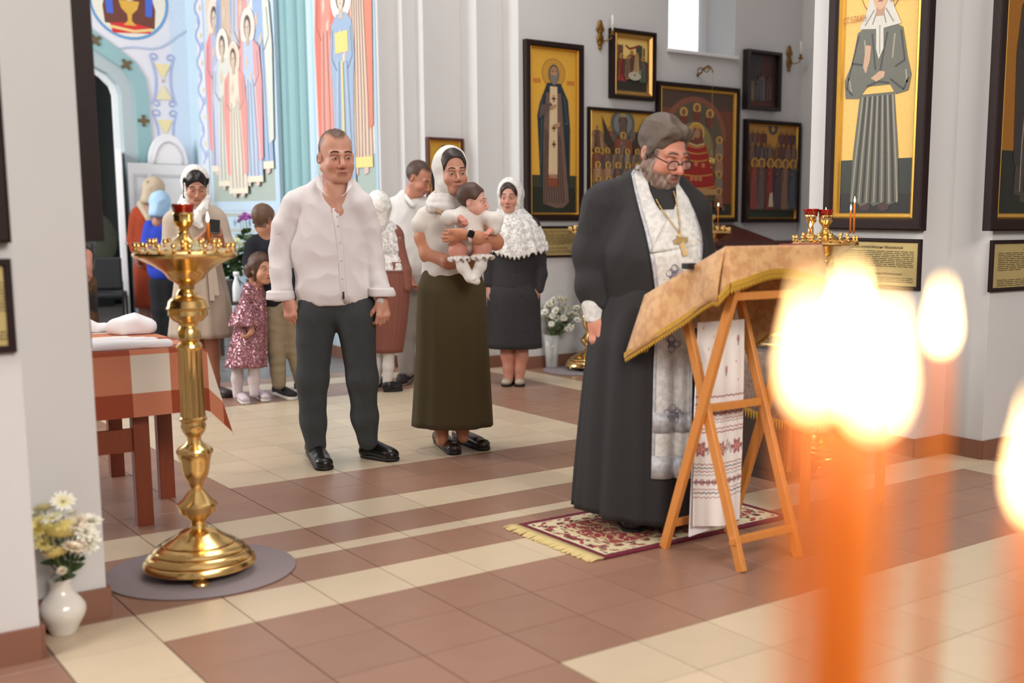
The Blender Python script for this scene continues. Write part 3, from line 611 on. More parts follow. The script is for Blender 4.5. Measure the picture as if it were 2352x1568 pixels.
# murals (painted straight on the side wall, face -x): local x runs toward the viewer
WB = (205, 225, 238)
def mural2(p, W, a, b):
    p.rect(0, a-0.10, W, b, (170, 205, 228)); p.rect(0.05*W, a, W*0.96, b, (226, 216, 206)); p.rect(0.05*W, a, W*0.96, a+0.42, (164, 184, 176))
    h = 2.05
    p.poly([(0.3*W, a+1.2), (0.72*W, a+1.2), (0.66*W, b), (0.34*W, b)], (186, 120, 110))
    for i in range(12): p.line([(W*(0.34+0.03*i), a+1.25), (W*(0.36+0.026*i), b)], 0.015, (214, 160, 150) if i % 2 else (150, 90, 86), False)
    saint(p, 0.26*W, a+0.28, h*0.98, 0.36*W, (226, 140, 124), (222, 110, 92), (236, 230, 210), (60, 50, 40), (226, 196, 176), (246, 240, 224), hem=(236, 220, 150), tilt=0.02)
    saint(p, 0.76*W, a+0.26, h*1.22, 0.40*W, (224, 190, 164), (222, 128, 104), (236, 230, 210), (60, 50, 40), (230, 202, 182), (246, 240, 224), hem=(236, 220, 130), lines=12)
    saint(p, 0.52*W, a+0.10, h*0.88, 0.38*W, (150, 176, 208), None, (246, 244, 228), (56, 46, 38), (232, 206, 186), (252, 250, 240), hem=(232, 212, 120))
    p.rect(0.505*W, a+0.16, 0.535*W, a+1.25, (232, 216, 130)); p.rect(0.42*W, a+1.32, 0.62*W, a+1.50, (236, 214, 120))
def mural1(p, W, a, b):
    p.rect(-0.02*W, a-0.10, W*1.03, b, (190, 216, 236)); p.rect(0.03*W, a, W*0.97, b, (216, 206, 206)); p.rect(0.03*W, a, W*0.97, a+0.55, (166, 182, 170)); p.rect(0.03*W, a+1.7, W*0.97, b, (228, 200, 178))
    for x, z, h, r, cl, ha in ((0.16, 0.55, 2.05, (176, 178, 206), (236, 130, 130), (246, 214, 196)), (0.36, 0.62, 2.55, (206, 176, 146), (128, 156, 206), (240, 224, 204)), (0.62, 0.60, 2.55, (214, 150, 140), (186, 190, 204), (240, 226, 210)), (0.84, 0.52, 2.35, (146, 176, 216), (216, 222, 206), (244, 232, 220)), (0.30, 0.25, 1.85, (214, 214, 196), (190, 200, 220), (246, 230, 210)), (0.70, 0.30, 1.95, (176, 196, 224), (232, 150, 150), (246, 220, 206)), (0.48, 0.10, 1.75, (226, 214, 190), (236, 140, 130), (244, 206, 180))):
        saint(p, x*W, a+z*0.55, h*0.87, 0.33*W, r, cl, ha, (70, 60, 52), (214, 190, 168), mixc(ha, (255, 255, 255), 0.4), hem=(238, 228, 200), lines=9)
zA = onX(780, 466, XS)[2]
y0 = onX(722, 300, XS)[1]
t = thing('wall_mural', 'mural of three haloed saints in coral, blue and ochre robes', 'mural', (XS-0.003, y0, 0), -math.pi/2); p = Paint(fade=0.16); mural2(p, y0-onX(868, 300, XS)[1], zA, 4.9); p.go('painting', FRESCO, t)
y0 = onX(482, 300, XS)[1]
t = thing('wall_mural', 'mural of a crowded group of seven pale haloed saints beside the teal pilaster', 'mural', (XS-0.003, y0, 0), -math.pi/2); p = Paint(fade=0.18); mural1(p, y0-5.9, onX(560, 462, XS)[2], 5.0); p.go('painting', FRESCO, t)
# ornament on side wall left of mural and dado lines
t = thing('wall_ornament', 'blue scroll ornament and dado lines painted on the pale wall', 'ornament', (XS-0.002, YE, 0), -math.pi/2); p = Paint(fade=0.25)
W_ = YE-5.9
p.rect(0, 1.30, W_, 1.335, (176, 178, 168)); p.rect(0, 1.135, W_, 1.165, (186, 190, 182)); p.rect(0, 0.95, W_, 0.97, (190, 194, 190))
for xx in (0.62, 0.95, 1.3, 1.75): p.poly([(xx, 1.19), (xx+0.04, 1.235), (xx, 1.28), (xx-0.04, 1.235)], (120, 150, 190))
p.rect(0.34, 1.4, 0.58, 4.6, (222, 226, 240))
for i in range(9):
    z = 1.9+i*0.30; p.line([(0.40+0.07*math.sin(q*0.5), z+0.30*q/12) for q in range(13)], 0.035, (140, 168, 224)); p.ell(0.47+0.05*(-1)**i, z+0.1, 0.04, 0.05, (150, 176, 228)); p.ell(0.5, z+0.22, 0.03, 0.03, (226, 214, 130))
p.go('painting', FRESCO, t)
# ornament and medallion on the end wall
t = thing('wall_medallion', 'round painted medallion of a golden chalice over the arch', 'medallion', (0, YE-0.004, 0)); p = Paint(fade=0.12)
cxm = onY(296, 10, YE)[0]; zc = onY(296, 0, YE)[2]; Rr = onY(386, 10, YE)[0]-cxm
p.ell(cxm, zc, Rr, Rr, (88, 150, 206), 40); p.ell(cxm, zc, Rr*0.93, Rr*0.93, (232, 228, 212), 40)
q = Rr
p.poly([(cxm-0.62*q, zc-0.62*q), (cxm-0.66*q, zc-0.2*q), (cxm-0.45*q, zc+0.6*q), (cxm, zc+0.8*q), (cxm+0.45*q, zc+0.6*q), (cxm+0.66*q, zc-0.2*q), (cxm+0.62*q, zc-0.68*q)], (96, 44, 32))
for sx in (-1, 1): p.poly([(cxm+sx*0.62*q, zc+0.25*q), (cxm+sx*0.42*q, zc+0.25*q), (cxm+sx*0.40*q, zc-0.38*q), (cxm+sx*0.56*q, zc-0.38*q)], (56, 92, 206)); p.rect(cxm+sx*0.52*q-0.12*q, zc+0.1*q, cxm+sx*0.52*q+0.12*q, zc+0.16*q, (222, 180, 60))
p.poly([(cxm-0.44*q, zc-0.86*q), (cxm+0.5*q, zc-0.80*q), (cxm+0.56*q, zc-0.66*q), (cxm, zc-0.56*q), (cxm-0.5*q, zc-0.62*q)], (214, 30, 34)); p.line([(cxm-0.5*q, zc-0.70*q), (cxm+0.1*q, zc-0.78*q), (cxm+0.55*q, zc-0.70*q)], 0.03, (236, 208, 130))
p.poly([(cxm-0.26*q, zc-0.02*q), (cxm+0.26*q, zc-0.02*q), (cxm+0.20*q, zc-0.22*q), (cxm+0.06*q, zc-0.36*q), (cxm+0.05*q, zc-0.52*q), (cxm+0.16*q, zc-0.64*q), (cxm-0.16*q, zc-0.64*q), (cxm-0.05*q, zc-0.52*q), (cxm-0.06*q, zc-0.36*q), (cxm-0.20*q, zc-0.22*q)], (220, 168, 56))
p.ell(cxm, zc+0.18*q, 0.2*q, 0.2*q, (226, 214, 206)); p.ell(cxm, zc+0.18*q, 0.1*q, 0.13*q, (120, 84, 64)); p.go('painting', FRESCO, t)
t = thing('wall_ornament', 'blue and yellow scroll ornament painted beside the arch', 'ornament', (0, YE-0.003, 0)); p = Paint(fade=0.25)
xa, xb = onY(402, 300, YE)[0], onY(442, 300, YE)[0]; p.rect(xa, 0, XS, 4.9, (198, 220, 242)); p.rect(xb, 0, XS, 4.9, (222, 226, 238))
xc = onY(375, 200, YE)[0]
for zz in (1.95, 2.58):
    for sx in (-1, 1):
        for dz in (0.0, 0.52):
            p.line([(xc+sx*(0.09+0.05*math.cos(a)*(1-a/9)), zz+dz+0.05*math.sin(a)*(1-a/9)) for a in np.linspace(0, 6.0, 14)], 0.018, (150, 174, 232))
        p.line([(xc+sx*(0.13-0.05*math.sin(a)), zz+0.52*a/math.pi) for a in np.linspace(0, math.pi, 12)], 0.022, (150, 174, 232))
    p.poly([(xc-0.09, zz+0.45), (xc+0.09, zz+0.45), (xc, zz+0.28)], (236, 220, 150)); p.poly([(xc-0.09, zz+0.05), (xc+0.09, zz+0.05), (xc, zz+0.22)], (232, 222, 170)); p.ell(xc, zz+0.26, 0.015, 0.02, (200, 150, 150))
p.line([(xc-0.5+0.1*i, 3.15+0.03*math.sin(i)+0.004*i*i) for i in range(9)], 0.02, (164, 188, 222)); p.go('painting', FRESCO, t)
# ------------------------------------------------------------------ framed icons
GILT = M('gilt_slip', (222, 172, 78), 0.32, 0.75, var=0.12, vs_=40); GILT2 = M('gilt_moulding', (198, 156, 90), 0.3, 0.85, var=0.15, vs_=60)
def frame_rings(mb, w_, h, prof):
    """prof: (inset, y) from the outer back edge inward"""
    R = [[(-w_/2+i, y, i), (w_/2-i, y, i), (w_/2-i, y, h-i), (-w_/2+i, y, h-i)] for i, y in prof]; return mb.rings(R, caps=False)
def icon(label, plane, u0, u1, vt, vb, draw, depth=0.06, fw=0.045, gs=0.02, frame=DARKWOOD, gilt=GILT, inset=0.3, wh=None, name='framed_icon', cat='icon', group=None, z01=None):
    """plane=('Y',value) hangs on a wall facing -y, ('X',value) on one facing -x; pixels give the front edges"""
    ax, val = plane; f = (lambda u, v: onY(u, v, val-depth)) if ax == 'Y' else (lambda u, v: onX(u, v, val-depth))
    vm = (vt+vb)/2; a, b = f(u0, vm), f(u1, vm); z1, z0 = z01 if z01 else (f((u0+u1)/2, vt)[2], f((u0+u1)/2, vb)[2])
    W = abs(b[0]-a[0]) if ax == 'Y' else abs(b[1]-a[1]); H_ = z1-z0; c_ = (a+b)/2
    loc = (c_[0], val, z0) if ax == 'Y' else (val, c_[1], z0); t = thing(name, label, cat, loc, 0 if ax == 'Y' else -math.pi/2, group)
    frame_rings(MB(), W, H_, [(0, 0), (0, -depth*0.9), (fw*0.15, -depth), (fw*0.8, -depth), (fw, -depth*0.75), (fw, 0)]).go('frame', frame, t, smooth=False)
    if gs: frame_rings(MB(), W, H_, [(fw-0.002, -depth*0.3), (fw-0.002, -depth*0.72), (fw+gs*0.3, -depth*0.82), (fw+gs*0.8, -depth*0.6), (fw+gs, -depth*0.3)]).go('gilt_slip', gilt, t, smooth=False)
    p = Paint(); i = fw+gs*0.8; w2, h2 = W-2*i, H_-2*i; p.clip = (w2, h2); draw(p, w2, h2)
    p.v = [(x-w2/2, y, z+i) for x, y, z in p.v]; p.go('painting', PIG, t, y=-depth*0.32); t['w'] = W; t['h'] = H_; return t
GOLDBG = (214, 164, 66)
def d_saint_monk(p, W, H_):
    p.rect(0, 0, W, H_, (222, 168, 58)); p.rect(0, 0, W, H_*0.235, (34, 38, 28)); p.rect(0.03*W, 0.16*H_, 0.97*W, 0.235*H_, (54, 58, 36))
    x, h = W*0.5, H_*0.95; hz = H_*0.86
    p.ell(x, hz, W*0.26, W*0.26, (150, 116, 46), 28); p.ell(x, hz, W*0.245, W*0.245, (196, 146, 56), 28)
    for sx, a in ((-1, 0.06), (1, 0.80)):
        p.k += 1
        for i in range(6): p.rect(W*(a+0.028*i), H_*0.795, W*(a+0.028*i+0.014), H_*0.822, (190, 84, 48)); p.k -= 1
    p.poly([(x-0.30*W, 0.20*H_), (x-0.36*W, 0.6*H_), (x-0.30*W, 0.68*H_), (x-0.14*W, 0.80*H_), (x+0.16*W, 0.80*H_), (x+0.32*W, 0.70*H_), (x+0.37*W, 0.52*H_), (x+0.36*W, 0.16*H_), (x+0.26*W, 0.10*H_), (x-0.22*W, 0.12*H_)], (40, 50, 56))
    p.poly([(x-0.24*W, 0.06*H_), (x-0.22*W, 0.55*H_), (x-0.16*W, 0.74*H_), (x+0.16*W, 0.74*H_), (x+0.22*W, 0.5*H_), (x+0.34*W, 0.07*H_), (x+0.22*W, 0.035*H_), (x+0.05*W, 0.03*H_), (x-0.15*W, 0.05*H_)], (112, 88, 76))
    for i in range(9): p.line([(x+W*(-0.18+0.04*i), 0.52*H_-0.02*H_*(i % 3)), (x+W*(-0.21+0.055*i), 0.06*H_)], W*0.012, (150, 128, 112) if i % 2 else (70, 50, 44), False)
    p.poly([(x-0.08*W, 0.78*H_), (x+0.08*W, 0.78*H_), (x+0.08*W, 0.24*H_), (x-0.12*W, 0.24*H_)], (216, 190, 150)); p.poly([(x-0.14*W, 0.24*H_), (x+0.08*W, 0.24*H_), (x+0.10*W, 0.16*H_), (x-0.14*W, 0.17*H_)], (134, 70, 48))
    for zz in (0.70, 0.52, 0.42): p.rect(x-0.045*W, zz*H_, x+0.045*W, zz*H_+0.012*H_, (110, 56, 44)); p.rect(x-0.012*W, zz*H_-0.016*H_, x+0.012*W, zz*H_+0.028*H_, (110, 56, 44))
    p.k += 1
    for i in range(3): p.line([(x-0.11*W+0.03*W*j, 0.22*H_+0.012*H_*i+0.003*H_*(j % 2)) for j in range(7)], W*0.008, (232, 214, 180), False)
    p.poly([(x-0.30*W, 0.66*H_), (x-0.34*W, 0.58*H_), (x-0.12*W, 0.63*H_), (x-0.02*W, 0.66*H_), (x-0.06*W, 0.68*H_)], (96, 76, 72)); p.poly([(x-0.10*W, 0.655*H_), (x+0.06*W, 0.675*H_), (x+0.05*W, 0.655*H_), (x-0.06*W, 0.635*H_)], (178, 134, 104)); p.poly([(x+0.02*W, 0.55*H_), (x+0.14*W, 0.565*H_), (x+0.12*W, 0.535*H_), (x+0.03*W, 0.53*H_)], (178, 134, 104))
    p.line([(x-0.26*W, 0.72*H_), (x-0.30*W, 0.30*H_)], W*0.012, (84, 100, 108)); p.line([(x+0.22*W, 0.72*H_), (x+0.30*W, 0.55*H_), (x+0.22*W, 0.56*H_)], W*0.014, (84, 100, 108)); p.line([(x+0.27*W, 0.5*H_), (x+0.31*W, 0.2*H_)], W*0.012, (20, 26, 32))
    p.ell(x, hz-0.005*H_, W*0.115, W*0.17, (92, 86, 76)); p.ell(x, hz, W*0.085, W*0.115, (168, 128, 96)); p.poly([(x-0.09*W, hz-0.01*H_), (x+0.09*W, hz-0.01*H_), (x+0.06*W, hz-0.06*H_), (x, hz-0.075*H_), (x-0.07*W, hz-0.055*H_)], (124, 118, 108)); p.ell(x, hz+0.0*H_, W*0.055, W*0.04, (176, 136, 104))
    for q in (-1, 1): p.rect(x+q*0.035*W-0.018*W, hz+0.008*H_, x+q*0.035*W+0.018*W, hz+0.013*H_, (52, 36, 28))
def d_blessed(p, W, H_):
    p.rect(0, 0, W, H_, (226, 178, 84)); p.rect(0.03*W, 0, W, H_, (232, 190, 98)); p.rect(0.02*W, 0, 0.99*W, H_*0.215, (46, 50, 42)); p.rect(0.02*W, 0, 0.99*W, H_*0.08, (34, 32, 30))
    x = W*0.5; top = 0.735*H_
    p.ell(x, 0.865*H_, 0.27*W, 0.27*W, (160, 110, 44), 30); p.ell(x, 0.865*H_, 0.255*W, 0.255*W, (236, 196, 104), 30)
    for q in (-1, 1): p.ell(x+q*0.13*W, 0.03*H_, 0.08*W, 0.018*H_, (70, 48, 42))
    R1 = (96, 96, 84); D1 = (52, 48, 44); L1 = (148, 146, 128)
    p.poly([(x-0.33*W, 0.05*H_), (x-0.31*W, 0.24*H_), (x-0.24*W, 0.47*H_), (x+0.22*W, 0.47*H_), (x+0.30*W, 0.24*H_), (x+0.33*W, 0.05*H_), (x+0.20*W, 0.035*H_), (x+0.14*W, 0.05*H_), (x, 0.03*H_), (x-0.06*W, 0.045*H_), (x-0.18*W, 0.03*H_), (x-0.24*W, 0.045*H_)], R1)
    p.k += 1
    for i in range(13):
        a = (i-6)/6; p.line([(x+a*0.20*W, 0.46*H_), (x+a*0.27*W, 0.22*H_), (x+a*0.31*W, 0.045*H_)], W*(0.030 if i % 2 else 0.018), D1 if i % 2 else L1, False)
    p.poly([(x-0.26*W, 0.455*H_), (x-0.44*W, 0.46*H_), (x-0.46*W, 0.53*H_), (x-0.36*W, 0.60*H_), (x-0.30*W, 0.71*H_), (x-0.16*W, 0.735*H_), (x+0.16*W, 0.735*H_), (x+0.30*W, 0.71*H_), (x+0.37*W, 0.60*H_), (x+0.43*W, 0.53*H_), (x+0.40*W, 0.47*H_), (x+0.24*W, 0.46*H_), (x+0.16*W, 0.50*H_), (x-0.14*W, 0.50*H_)], R1)
    p.k += 1
    for pts, c_ in (([(x-0.28*W, 0.70*H_), (x-0.38*W, 0.57*H_), (x-0.43*W, 0.50*H_), (x-0.34*W, 0.47*H_)], D1), ([(x-0.36*W, 0.595*H_), (x-0.22*W, 0.585*H_)], D1), ([(x+0.28*W, 0.70*H_), (x+0.34*W, 0.585*H_), (x+0.22*W, 0.565*H_)], D1), ([(x+0.40*W, 0.52*H_), (x+0.34*W, 0.475*H_), (x+0.16*W, 0.52*H_)], D1), ([(x-0.10*W, 0.70*H_), (x-0.04*W, 0.56*H_)], D1), ([(x+0.10*W, 0.70*H_), (x+0.02*W, 0.55*H_)], D1), ([(x-0.20*W, 0.68*H_), (x-0.16*W, 0.56*H_)], L1), ([(x+0.20*W, 0.69*H_), (x+0.18*W, 0.60*H_)], L1), ([(x-0.40*W, 0.54*H_), (x-0.36*W, 0.48*H_)], L1), ([(x+0.36*W, 0.55*H_), (x+0.38*W, 0.50*H_)], L1), ([(x-0.15*W, 0.50*H_), (x, 0.515*H_), (x+0.15*W, 0.505*H_)], D1)):
        p.line(pts, W*0.022, c_, False)
    SK = (196, 158, 128)
    p.poly([(x-0.21*W, 0.575*H_), (x-0.18*W, 0.66*H_), (x-0.11*W, 0.655*H_), (x-0.12*W, 0.60*H_), (x-0.17*W, 0.55*H_)], SK); p.poly([(x-0.10*W, 0.53*H_), (x+0.02*W, 0.555*H_), (x+0.09*W, 0.55*H_), (x+0.08*W, 0.53*H_), (x-0.02*W, 0.515*H_)], SK)
    V = (206, 204, 194)
    p.poly([(x-0.28*W, 0.725*H_), (x-0.18*W, 0.79*H_), (x-0.14*W, 0.85*H_), (x, 0.955*H_), (x+0.14*W, 0.85*H_), (x+0.18*W, 0.79*H_), (x+0.28*W, 0.725*H_), (x, 0.715*H_)], V); p.poly([(x-0.05*W, 0.735*H_), (x+0.05*W, 0.735*H_), (x+0.06*W, 0.64*H_), (x, 0.60*H_), (x-0.04*W, 0.64*H_)], V); p.k += 1
    for a in (-0.2, -0.1, 0.08, 0.18): p.line([(x+a*W, 0.735*H_), (x+a*0.4*W, 0.79*H_)], W*0.014, (140, 138, 128), False)
    p.line([(x, 0.73*H_), (x+0.01*W, 0.62*H_)], W*0.012, (140, 138, 128), False)
    p.poly([(x-0.06*W, 0.80*H_), (x+0.06*W, 0.80*H_), (x+0.05*W, 0.765*H_), (x-0.05*W, 0.765*H_)], (180, 140, 110)); p.ell(x, 0.85*H_, 0.105*W, 0.062*H_, (208, 168, 136)); p.k += 1
    for q in (-1, 1): p.rect(x+q*0.045*W-0.022*W, 0.858*H_, x+q*0.045*W+0.022*W, 0.862*H_, (60, 40, 32))
    p.line([(x, 0.86*H_), (x+0.008*W, 0.832*H_)], W*0.012, (150, 108, 84), False); p.rect(x-0.03*W, 0.818*H_, x+0.03*W, 0.823*H_, (150, 80, 70))
def crowd(p, W, H_, rows_, bgc, halo, seed=1, low=(60, 60, 44)):
    p.rect(0, 0, W, H_, bgc); r = random.Random(seed); cols = [(118, 62, 44), (78, 80, 66), (150, 120, 86), (92, 54, 44), (70, 78, 92), (160, 70, 50), (186, 160, 120), (104, 92, 74)]
    p.poly([(0, 0), (W, 0), (W, 0.14*H_), (0, 0.16*H_)], low)
    for z, n, h, off in rows_:
        for i in range(n):
            x = W*((i+0.5+off)/n); saint(p, x, z*H_, h*H_, W/n*0.95, r.choice(cols), r.choice(cols), halo, (60, 44, 34), (150, 108, 78), mixc(halo, (60, 30, 10), 0.4), lines=4, feet=z < 0.15); p.k -= 6
def d_synaxis(p, W, H_):
    crowd(p, W, H_, [(0.60, 5, 0.26, 0.0)], (196, 152, 62), (206, 164, 70), 3)
    p.ell(W*0.52, 0.90*H_, 0.20*W, 0.14*H_, (84, 88, 90)); p.ell(W*0.52, 0.90*H_, 0.16*W, 0.11*H_, (120, 122, 116)); saint(p, W*0.52, 0.80*H_, 0.19*H_, 0.16*W, (90, 70, 60), None, (220, 180, 90))
    for q in (-1, 1): p.poly([(W*0.52+q*0.10*W, 0.62*H_), (W*0.52+q*0.36*W, 0.97*H_), (W*0.52+q*0.30*W, 0.72*H_), (W*0.52+q*0.16*W, 0.58*H_)], (62, 46, 36))
    saint(p, W*0.52, 0.42*H_, 0.38*H_, 0.28*W, (110, 84, 72), (140, 66, 44), (206, 164, 70), (60, 40, 30), (150, 108, 78), (90, 60, 30))
    for z, n, h, off, sd_ in ((0.34, 6, 0.30, 0.0, 2), (0.16, 6, 0.34, 0.05, 5), (0.02, 6, 0.34, 0.0, 8)):
        r = random.Random(sd_)
        for i in range(n): saint(p, W*(i+0.5)/n, z*H_, h*H_, W/n*1.02, r.choice([(118, 74, 58), (90, 84, 74), (170, 138, 104), (84, 66, 60)]), r.choice([(120, 60, 46), (70, 76, 80), (150, 110, 80)]), (208, 168, 76), (60, 44, 34), (146, 104, 76), (88, 60, 30), lines=4, feet=False); p.k -= 8
def d_virgin(p, W, H_):
    p.rect(0, 0, W, H_, (84, 62, 50)); p.rect(0, 0.0, W, 0.14*H_, (52, 48, 36)); p.rect(0.76*W, 0.1*H_, W, 0.86*H_, (120, 64, 40)); p.rect(0, 0.1*H_, 0.12*W, 0.86*H_, (120, 66, 44))
    p.ell(0.46*W, 0.64*H_, 0.44*W, 0.32*H_, (142, 84, 62), 36); p.ell(0.46*W, 0.63*H_, 0.38*W, 0.285*H_, (96, 84, 68), 36); p.rect(0.08*W, 0.12*H_, 0.84*W, 0.62*H_, (104, 92, 70)); p.ell(0.46*W, 0.52*H_, 0.26*W, 0.24*H_, (146, 128, 84), 30)
    p.rect(0.78*W, 0.10*H_, 0.94*W, 0.62*H_, (126, 60, 38))
    for x, z in ((0.30, 0.83), (0.48, 0.87), (0.66, 0.83)): p.ell(x*W, z*H_, 0.055*W, 0.04*H_, (214, 170, 80)); p.ell(x*W, z*H_, 0.03*W, 0.026*H_, (130, 90, 66)); p.poly([(x*W-0.06*W, z*H_-0.03*H_), (x*W+0.06*W, z*H_-0.03*H_), (x*W+0.03*W, z*H_-0.11*H_), (x*W-0.03*W, z*H_-0.11*H_)], (120, 60, 46))
    for i in range(4):
        x = 0.80*W; z = (0.62-0.14*i)*H_; p.ell(x, z, 0.05*W, 0.035*H_, (200, 160, 84)); p.ell(x, z, 0.025*W, 0.022*H_, (140, 100, 74)); p.poly([(x-0.05*W, z-0.03*H_), (x+0.05*W, z-0.03*H_), (x+0.06*W, z-0.13*H_), (x-0.07*W, z-0.13*H_)], (168, 120, 92) if i % 2 else (136, 122, 100))
    cx = 0.47*W; RED = (172, 34, 22)
    p.ell(cx, 0.67*H_, 0.115*W, 0.085*H_, (220, 176, 84), 26); p.ell(cx, 0.67*H_, 0.095*W, 0.07*H_, (196, 148, 66), 26)
    p.poly([(cx-0.12*W, 0.58*H_), (cx-0.22*W, 0.36*H_), (cx-0.28*W, 0.22*H_), (cx+0.28*W, 0.22*H_), (cx+0.24*W, 0.36*H_), (cx+0.13*W, 0.58*H_)], RED)
    p.k += 1
    for z, wd in ((0.57, 0.12), (0.52, 0.15), (0.46, 0.18), (0.34, 0.23), (0.24, 0.27)): p.line([(cx+wd*W*q, z*H_-0.018*H_*(1-q*q)) for q in np.linspace(-1, 1, 9)], W*0.014, (206, 150, 70), False)
    for x, z in ((-0.1, 0.41), (0, 0.42), (0.1, 0.41), (0, 0.30), (-0.06, 0.30), (0.06, 0.30)): p.ell(cx+x*W, z*H_, 0.026*W, 0.02*H_, (206, 132, 88))
    p.poly([(cx-0.28*W, 0.22*H_), (cx+0.28*W, 0.22*H_), (cx+0.30*W, 0.17*H_), (cx-0.30*W, 0.17*H_)], (196, 150, 96)); p.poly([(cx-0.20*W, 0.17*H_), (cx+0.20*W, 0.17*H_), (cx+0.12*W, 0.11*H_), (cx-0.12*W, 0.11*H_)], (136, 74, 44))
    p.poly([(cx-0.10*W, 0.58*H_), (cx+0.10*W, 0.58*H_), (cx+0.07*W, 0.70*H_), (cx-0.03*W, 0.71*H_)], (120, 62, 48)); p.ell(cx+0.01*W, 0.665*H_, 0.04*W, 0.04*H_, (176, 130, 96)); p.ell(cx-0.055*W, 0.645*H_, 0.032*W, 0.03*H_, (180, 134, 98)); p.line([(cx-0.11*W, 0.585*H_), (cx, 0.565*H_), (cx+0.11*W, 0.585*H_)], W*0.02, (214, 186, 130))
    for i in range(7): p.rect(W*(0.3+0.09*i), 0.04*H_, W*(0.34+0.09*i), (0.08+0.03*(i % 3))*H_, (136, 96, 66))
def d_feast(p, W, H_):
    p.rect(0, 0, W, H_, (232, 190, 100)); p.rect(0.02*W, 0.02*H_, 0.98*W, 0.94*H_, (238, 202, 118)); p.rect(0.03*W, 0.02*H_, 0.97*W, 0.24*H_, (48, 40, 34))
    p.rect(0.05*W, 0.2*H_, 0.22*W, 0.86*H_, (112, 72, 46)); p.rect(0.62*W, 0.5*H_, 0.82*W, 0.88*H_, (66, 62, 50)); p.line([(0.3*W, 0.86*H_), (0.42*W, 0.80*H_), (0.6*W, 0.84*H_), (0.74*W, 0.88*H_)], 0.05*W, (130, 48, 44)); p.rect(0.84*W, 0.62*H_, 0.9*W, 0.84*H_, (86, 90, 46))
    for x, z, h, c_ in ((0.18, 0.18, 0.5, (150, 50, 44)), (0.48, 0.30, 0.46, (146, 54, 46)), (0.84, 0.18, 0.48, (70, 84, 66)), (0.62, 0.36, 0.36, (176, 146, 96)), (0.34, 0.26, 0.40, (120, 84, 64))): saint(p, x*W, z*H_, h*H_, 0.30*W, c_, (90, 60, 46), (220, 180, 92), lines=4, feet=False)
    p.ell(0.54*W, 0.30*H_, 0.2*W, 0.08*H_, (186, 182, 160)); p.ell(0.54*W, 0.32*H_, 0.03*W, 0.02*H_, (150, 40, 40))
def d_dark(p, W, H_):
    p.rect(0, 0, W, H_, (66, 46, 46)); p.poly([(0, 0), (0.5*W, 0), (0.6*W, H_), (0, H_)], (60, 54, 60)); p.rect(0.5*W, 0.4*H_, 0.78*W, H_, (72, 38, 30)); p.rect(0, 0, W, 0.1*H_, (88, 50, 42))
    for x, h, c_ in ((0.25, 0.45, (120, 104, 80)), (0.52, 0.55, (92, 84, 88)), (0.75, 0.5, (78, 52, 46)), (0.4, 0.5, (70, 66, 74))): saint(p, x*W, 0.1*H_, h*H_, 0.26*W, c_, None, None, (40, 28, 24), (110, 78, 62), lines=3, feet=False)
def d_allsaints(p, W, H_):
    p.rect(0, 0, W, H_, (184, 134, 62)); p.rect(0, 0, W, 0.4*H_, (110, 96, 80)); p.rect(0, 0, W, 0.08*H_, (48, 58, 40))
    p.poly([(0.42*W, H_), (0.62*W, H_), (0.60*W, 0.93*H_), (0.52*W, 0.90*H_), (0.44*W, 0.93*H_)], (64, 62, 66)); p.ell(0.52*W, 0.965*H_, 0.04*W, 0.03*H_, (190, 150, 80))
    r = random.Random(4); cols = [(104, 52, 44), (86, 64, 62), (120, 96, 84), (96, 46, 40), (66, 68, 80), (126, 84, 60)]
    for z, xs, h in ((0.76, (0.1, 0.2, 0.32, 0.70, 0.81, 0.92), 0.18), (0.60, (0.08, 0.2, 0.32, 0.44, 0.62, 0.72, 0.82, 0.93), 0.20)):
        for x in xs: saint(p, x*W, z*H_, h*H_, 0.13*W, r.choice(cols), r.choice(cols), (186, 140, 66), (70, 46, 34), (150, 100, 70), (130, 90, 44), lines=3, feet=False); p.k -= 7
    for x, c_ in ((0.12, (150, 60, 48)), (0.26, (106, 86, 80)), (0.44, (146, 44, 44)), (0.60, (74, 56, 66)), (0.75, (140, 104, 84)), (0.91, (66, 80, 92))): saint(p, x*W, 0.08*H_, 0.54*H_, 0.19*W, c_, mixc(c_, (60, 50, 50), 0.4), (196, 150, 72), (66, 44, 34), (150, 102, 74), (130, 90, 44), lines=6); p.k -= 8
    p.poly([(0.40*W, 0.12*H_), (0.50*W, 0.12*H_), (0.48*W, 0.28*H_), (0.42*W, 0.26*H_)], (206, 188, 160))
def d_halfgold(p, W, H_):
    p.rect(0, 0, W, H_, (150, 96, 16)); p.rect(0, 0, W, H_*0.24, (30, 32, 24)); saint(p, W*0.5, 0.05*H_, H_*0.9, W*0.6, (66, 56, 50), (50, 44, 44), (196, 146, 60), beard=True)
def d_bust(p, W, H_):
    p.rect(0, 0, W, H_, (206, 156, 52)); p.ell(W*0.5, 0.72*H_, 0.36*W, 0.36*W, (150, 108, 44), 30); p.ell(W*0.5, 0.72*H_, 0.345*W, 0.345*W, (204, 156, 64), 30); saint(p, W*0.5, -0.7*H_, 1.62*H_, W*0.9, (70, 44, 40), (52, 40, 50), None, (66, 50, 40), (150, 108, 80), feet=False)
PLY = ('Y', YB)
ic = icon('tall gold ground icon of a bearded monk beside the white flowers', PLY, 1211, 1342.5, 96, 506, d_saint_monk, 0.062, 0.048, 0.02)
icon('small gilt framed icon with many figures beside the window', PLY, 1409, 1509, 69, 228, d_feast, 0.075, 0.030, 0.045, gilt=GILT2)
icon('gold icon crowded with winged and haloed figures behind the priest', PLY, 1353, 1503, 250, 500, d_synaxis, 0.035, 0.028, 0.012)
icon('icon of a crowned mother in a red robe under a painted arch', PLY, 1512, 1699, 194, 510, d_virgin, 0.055, 0.038, 0.03)
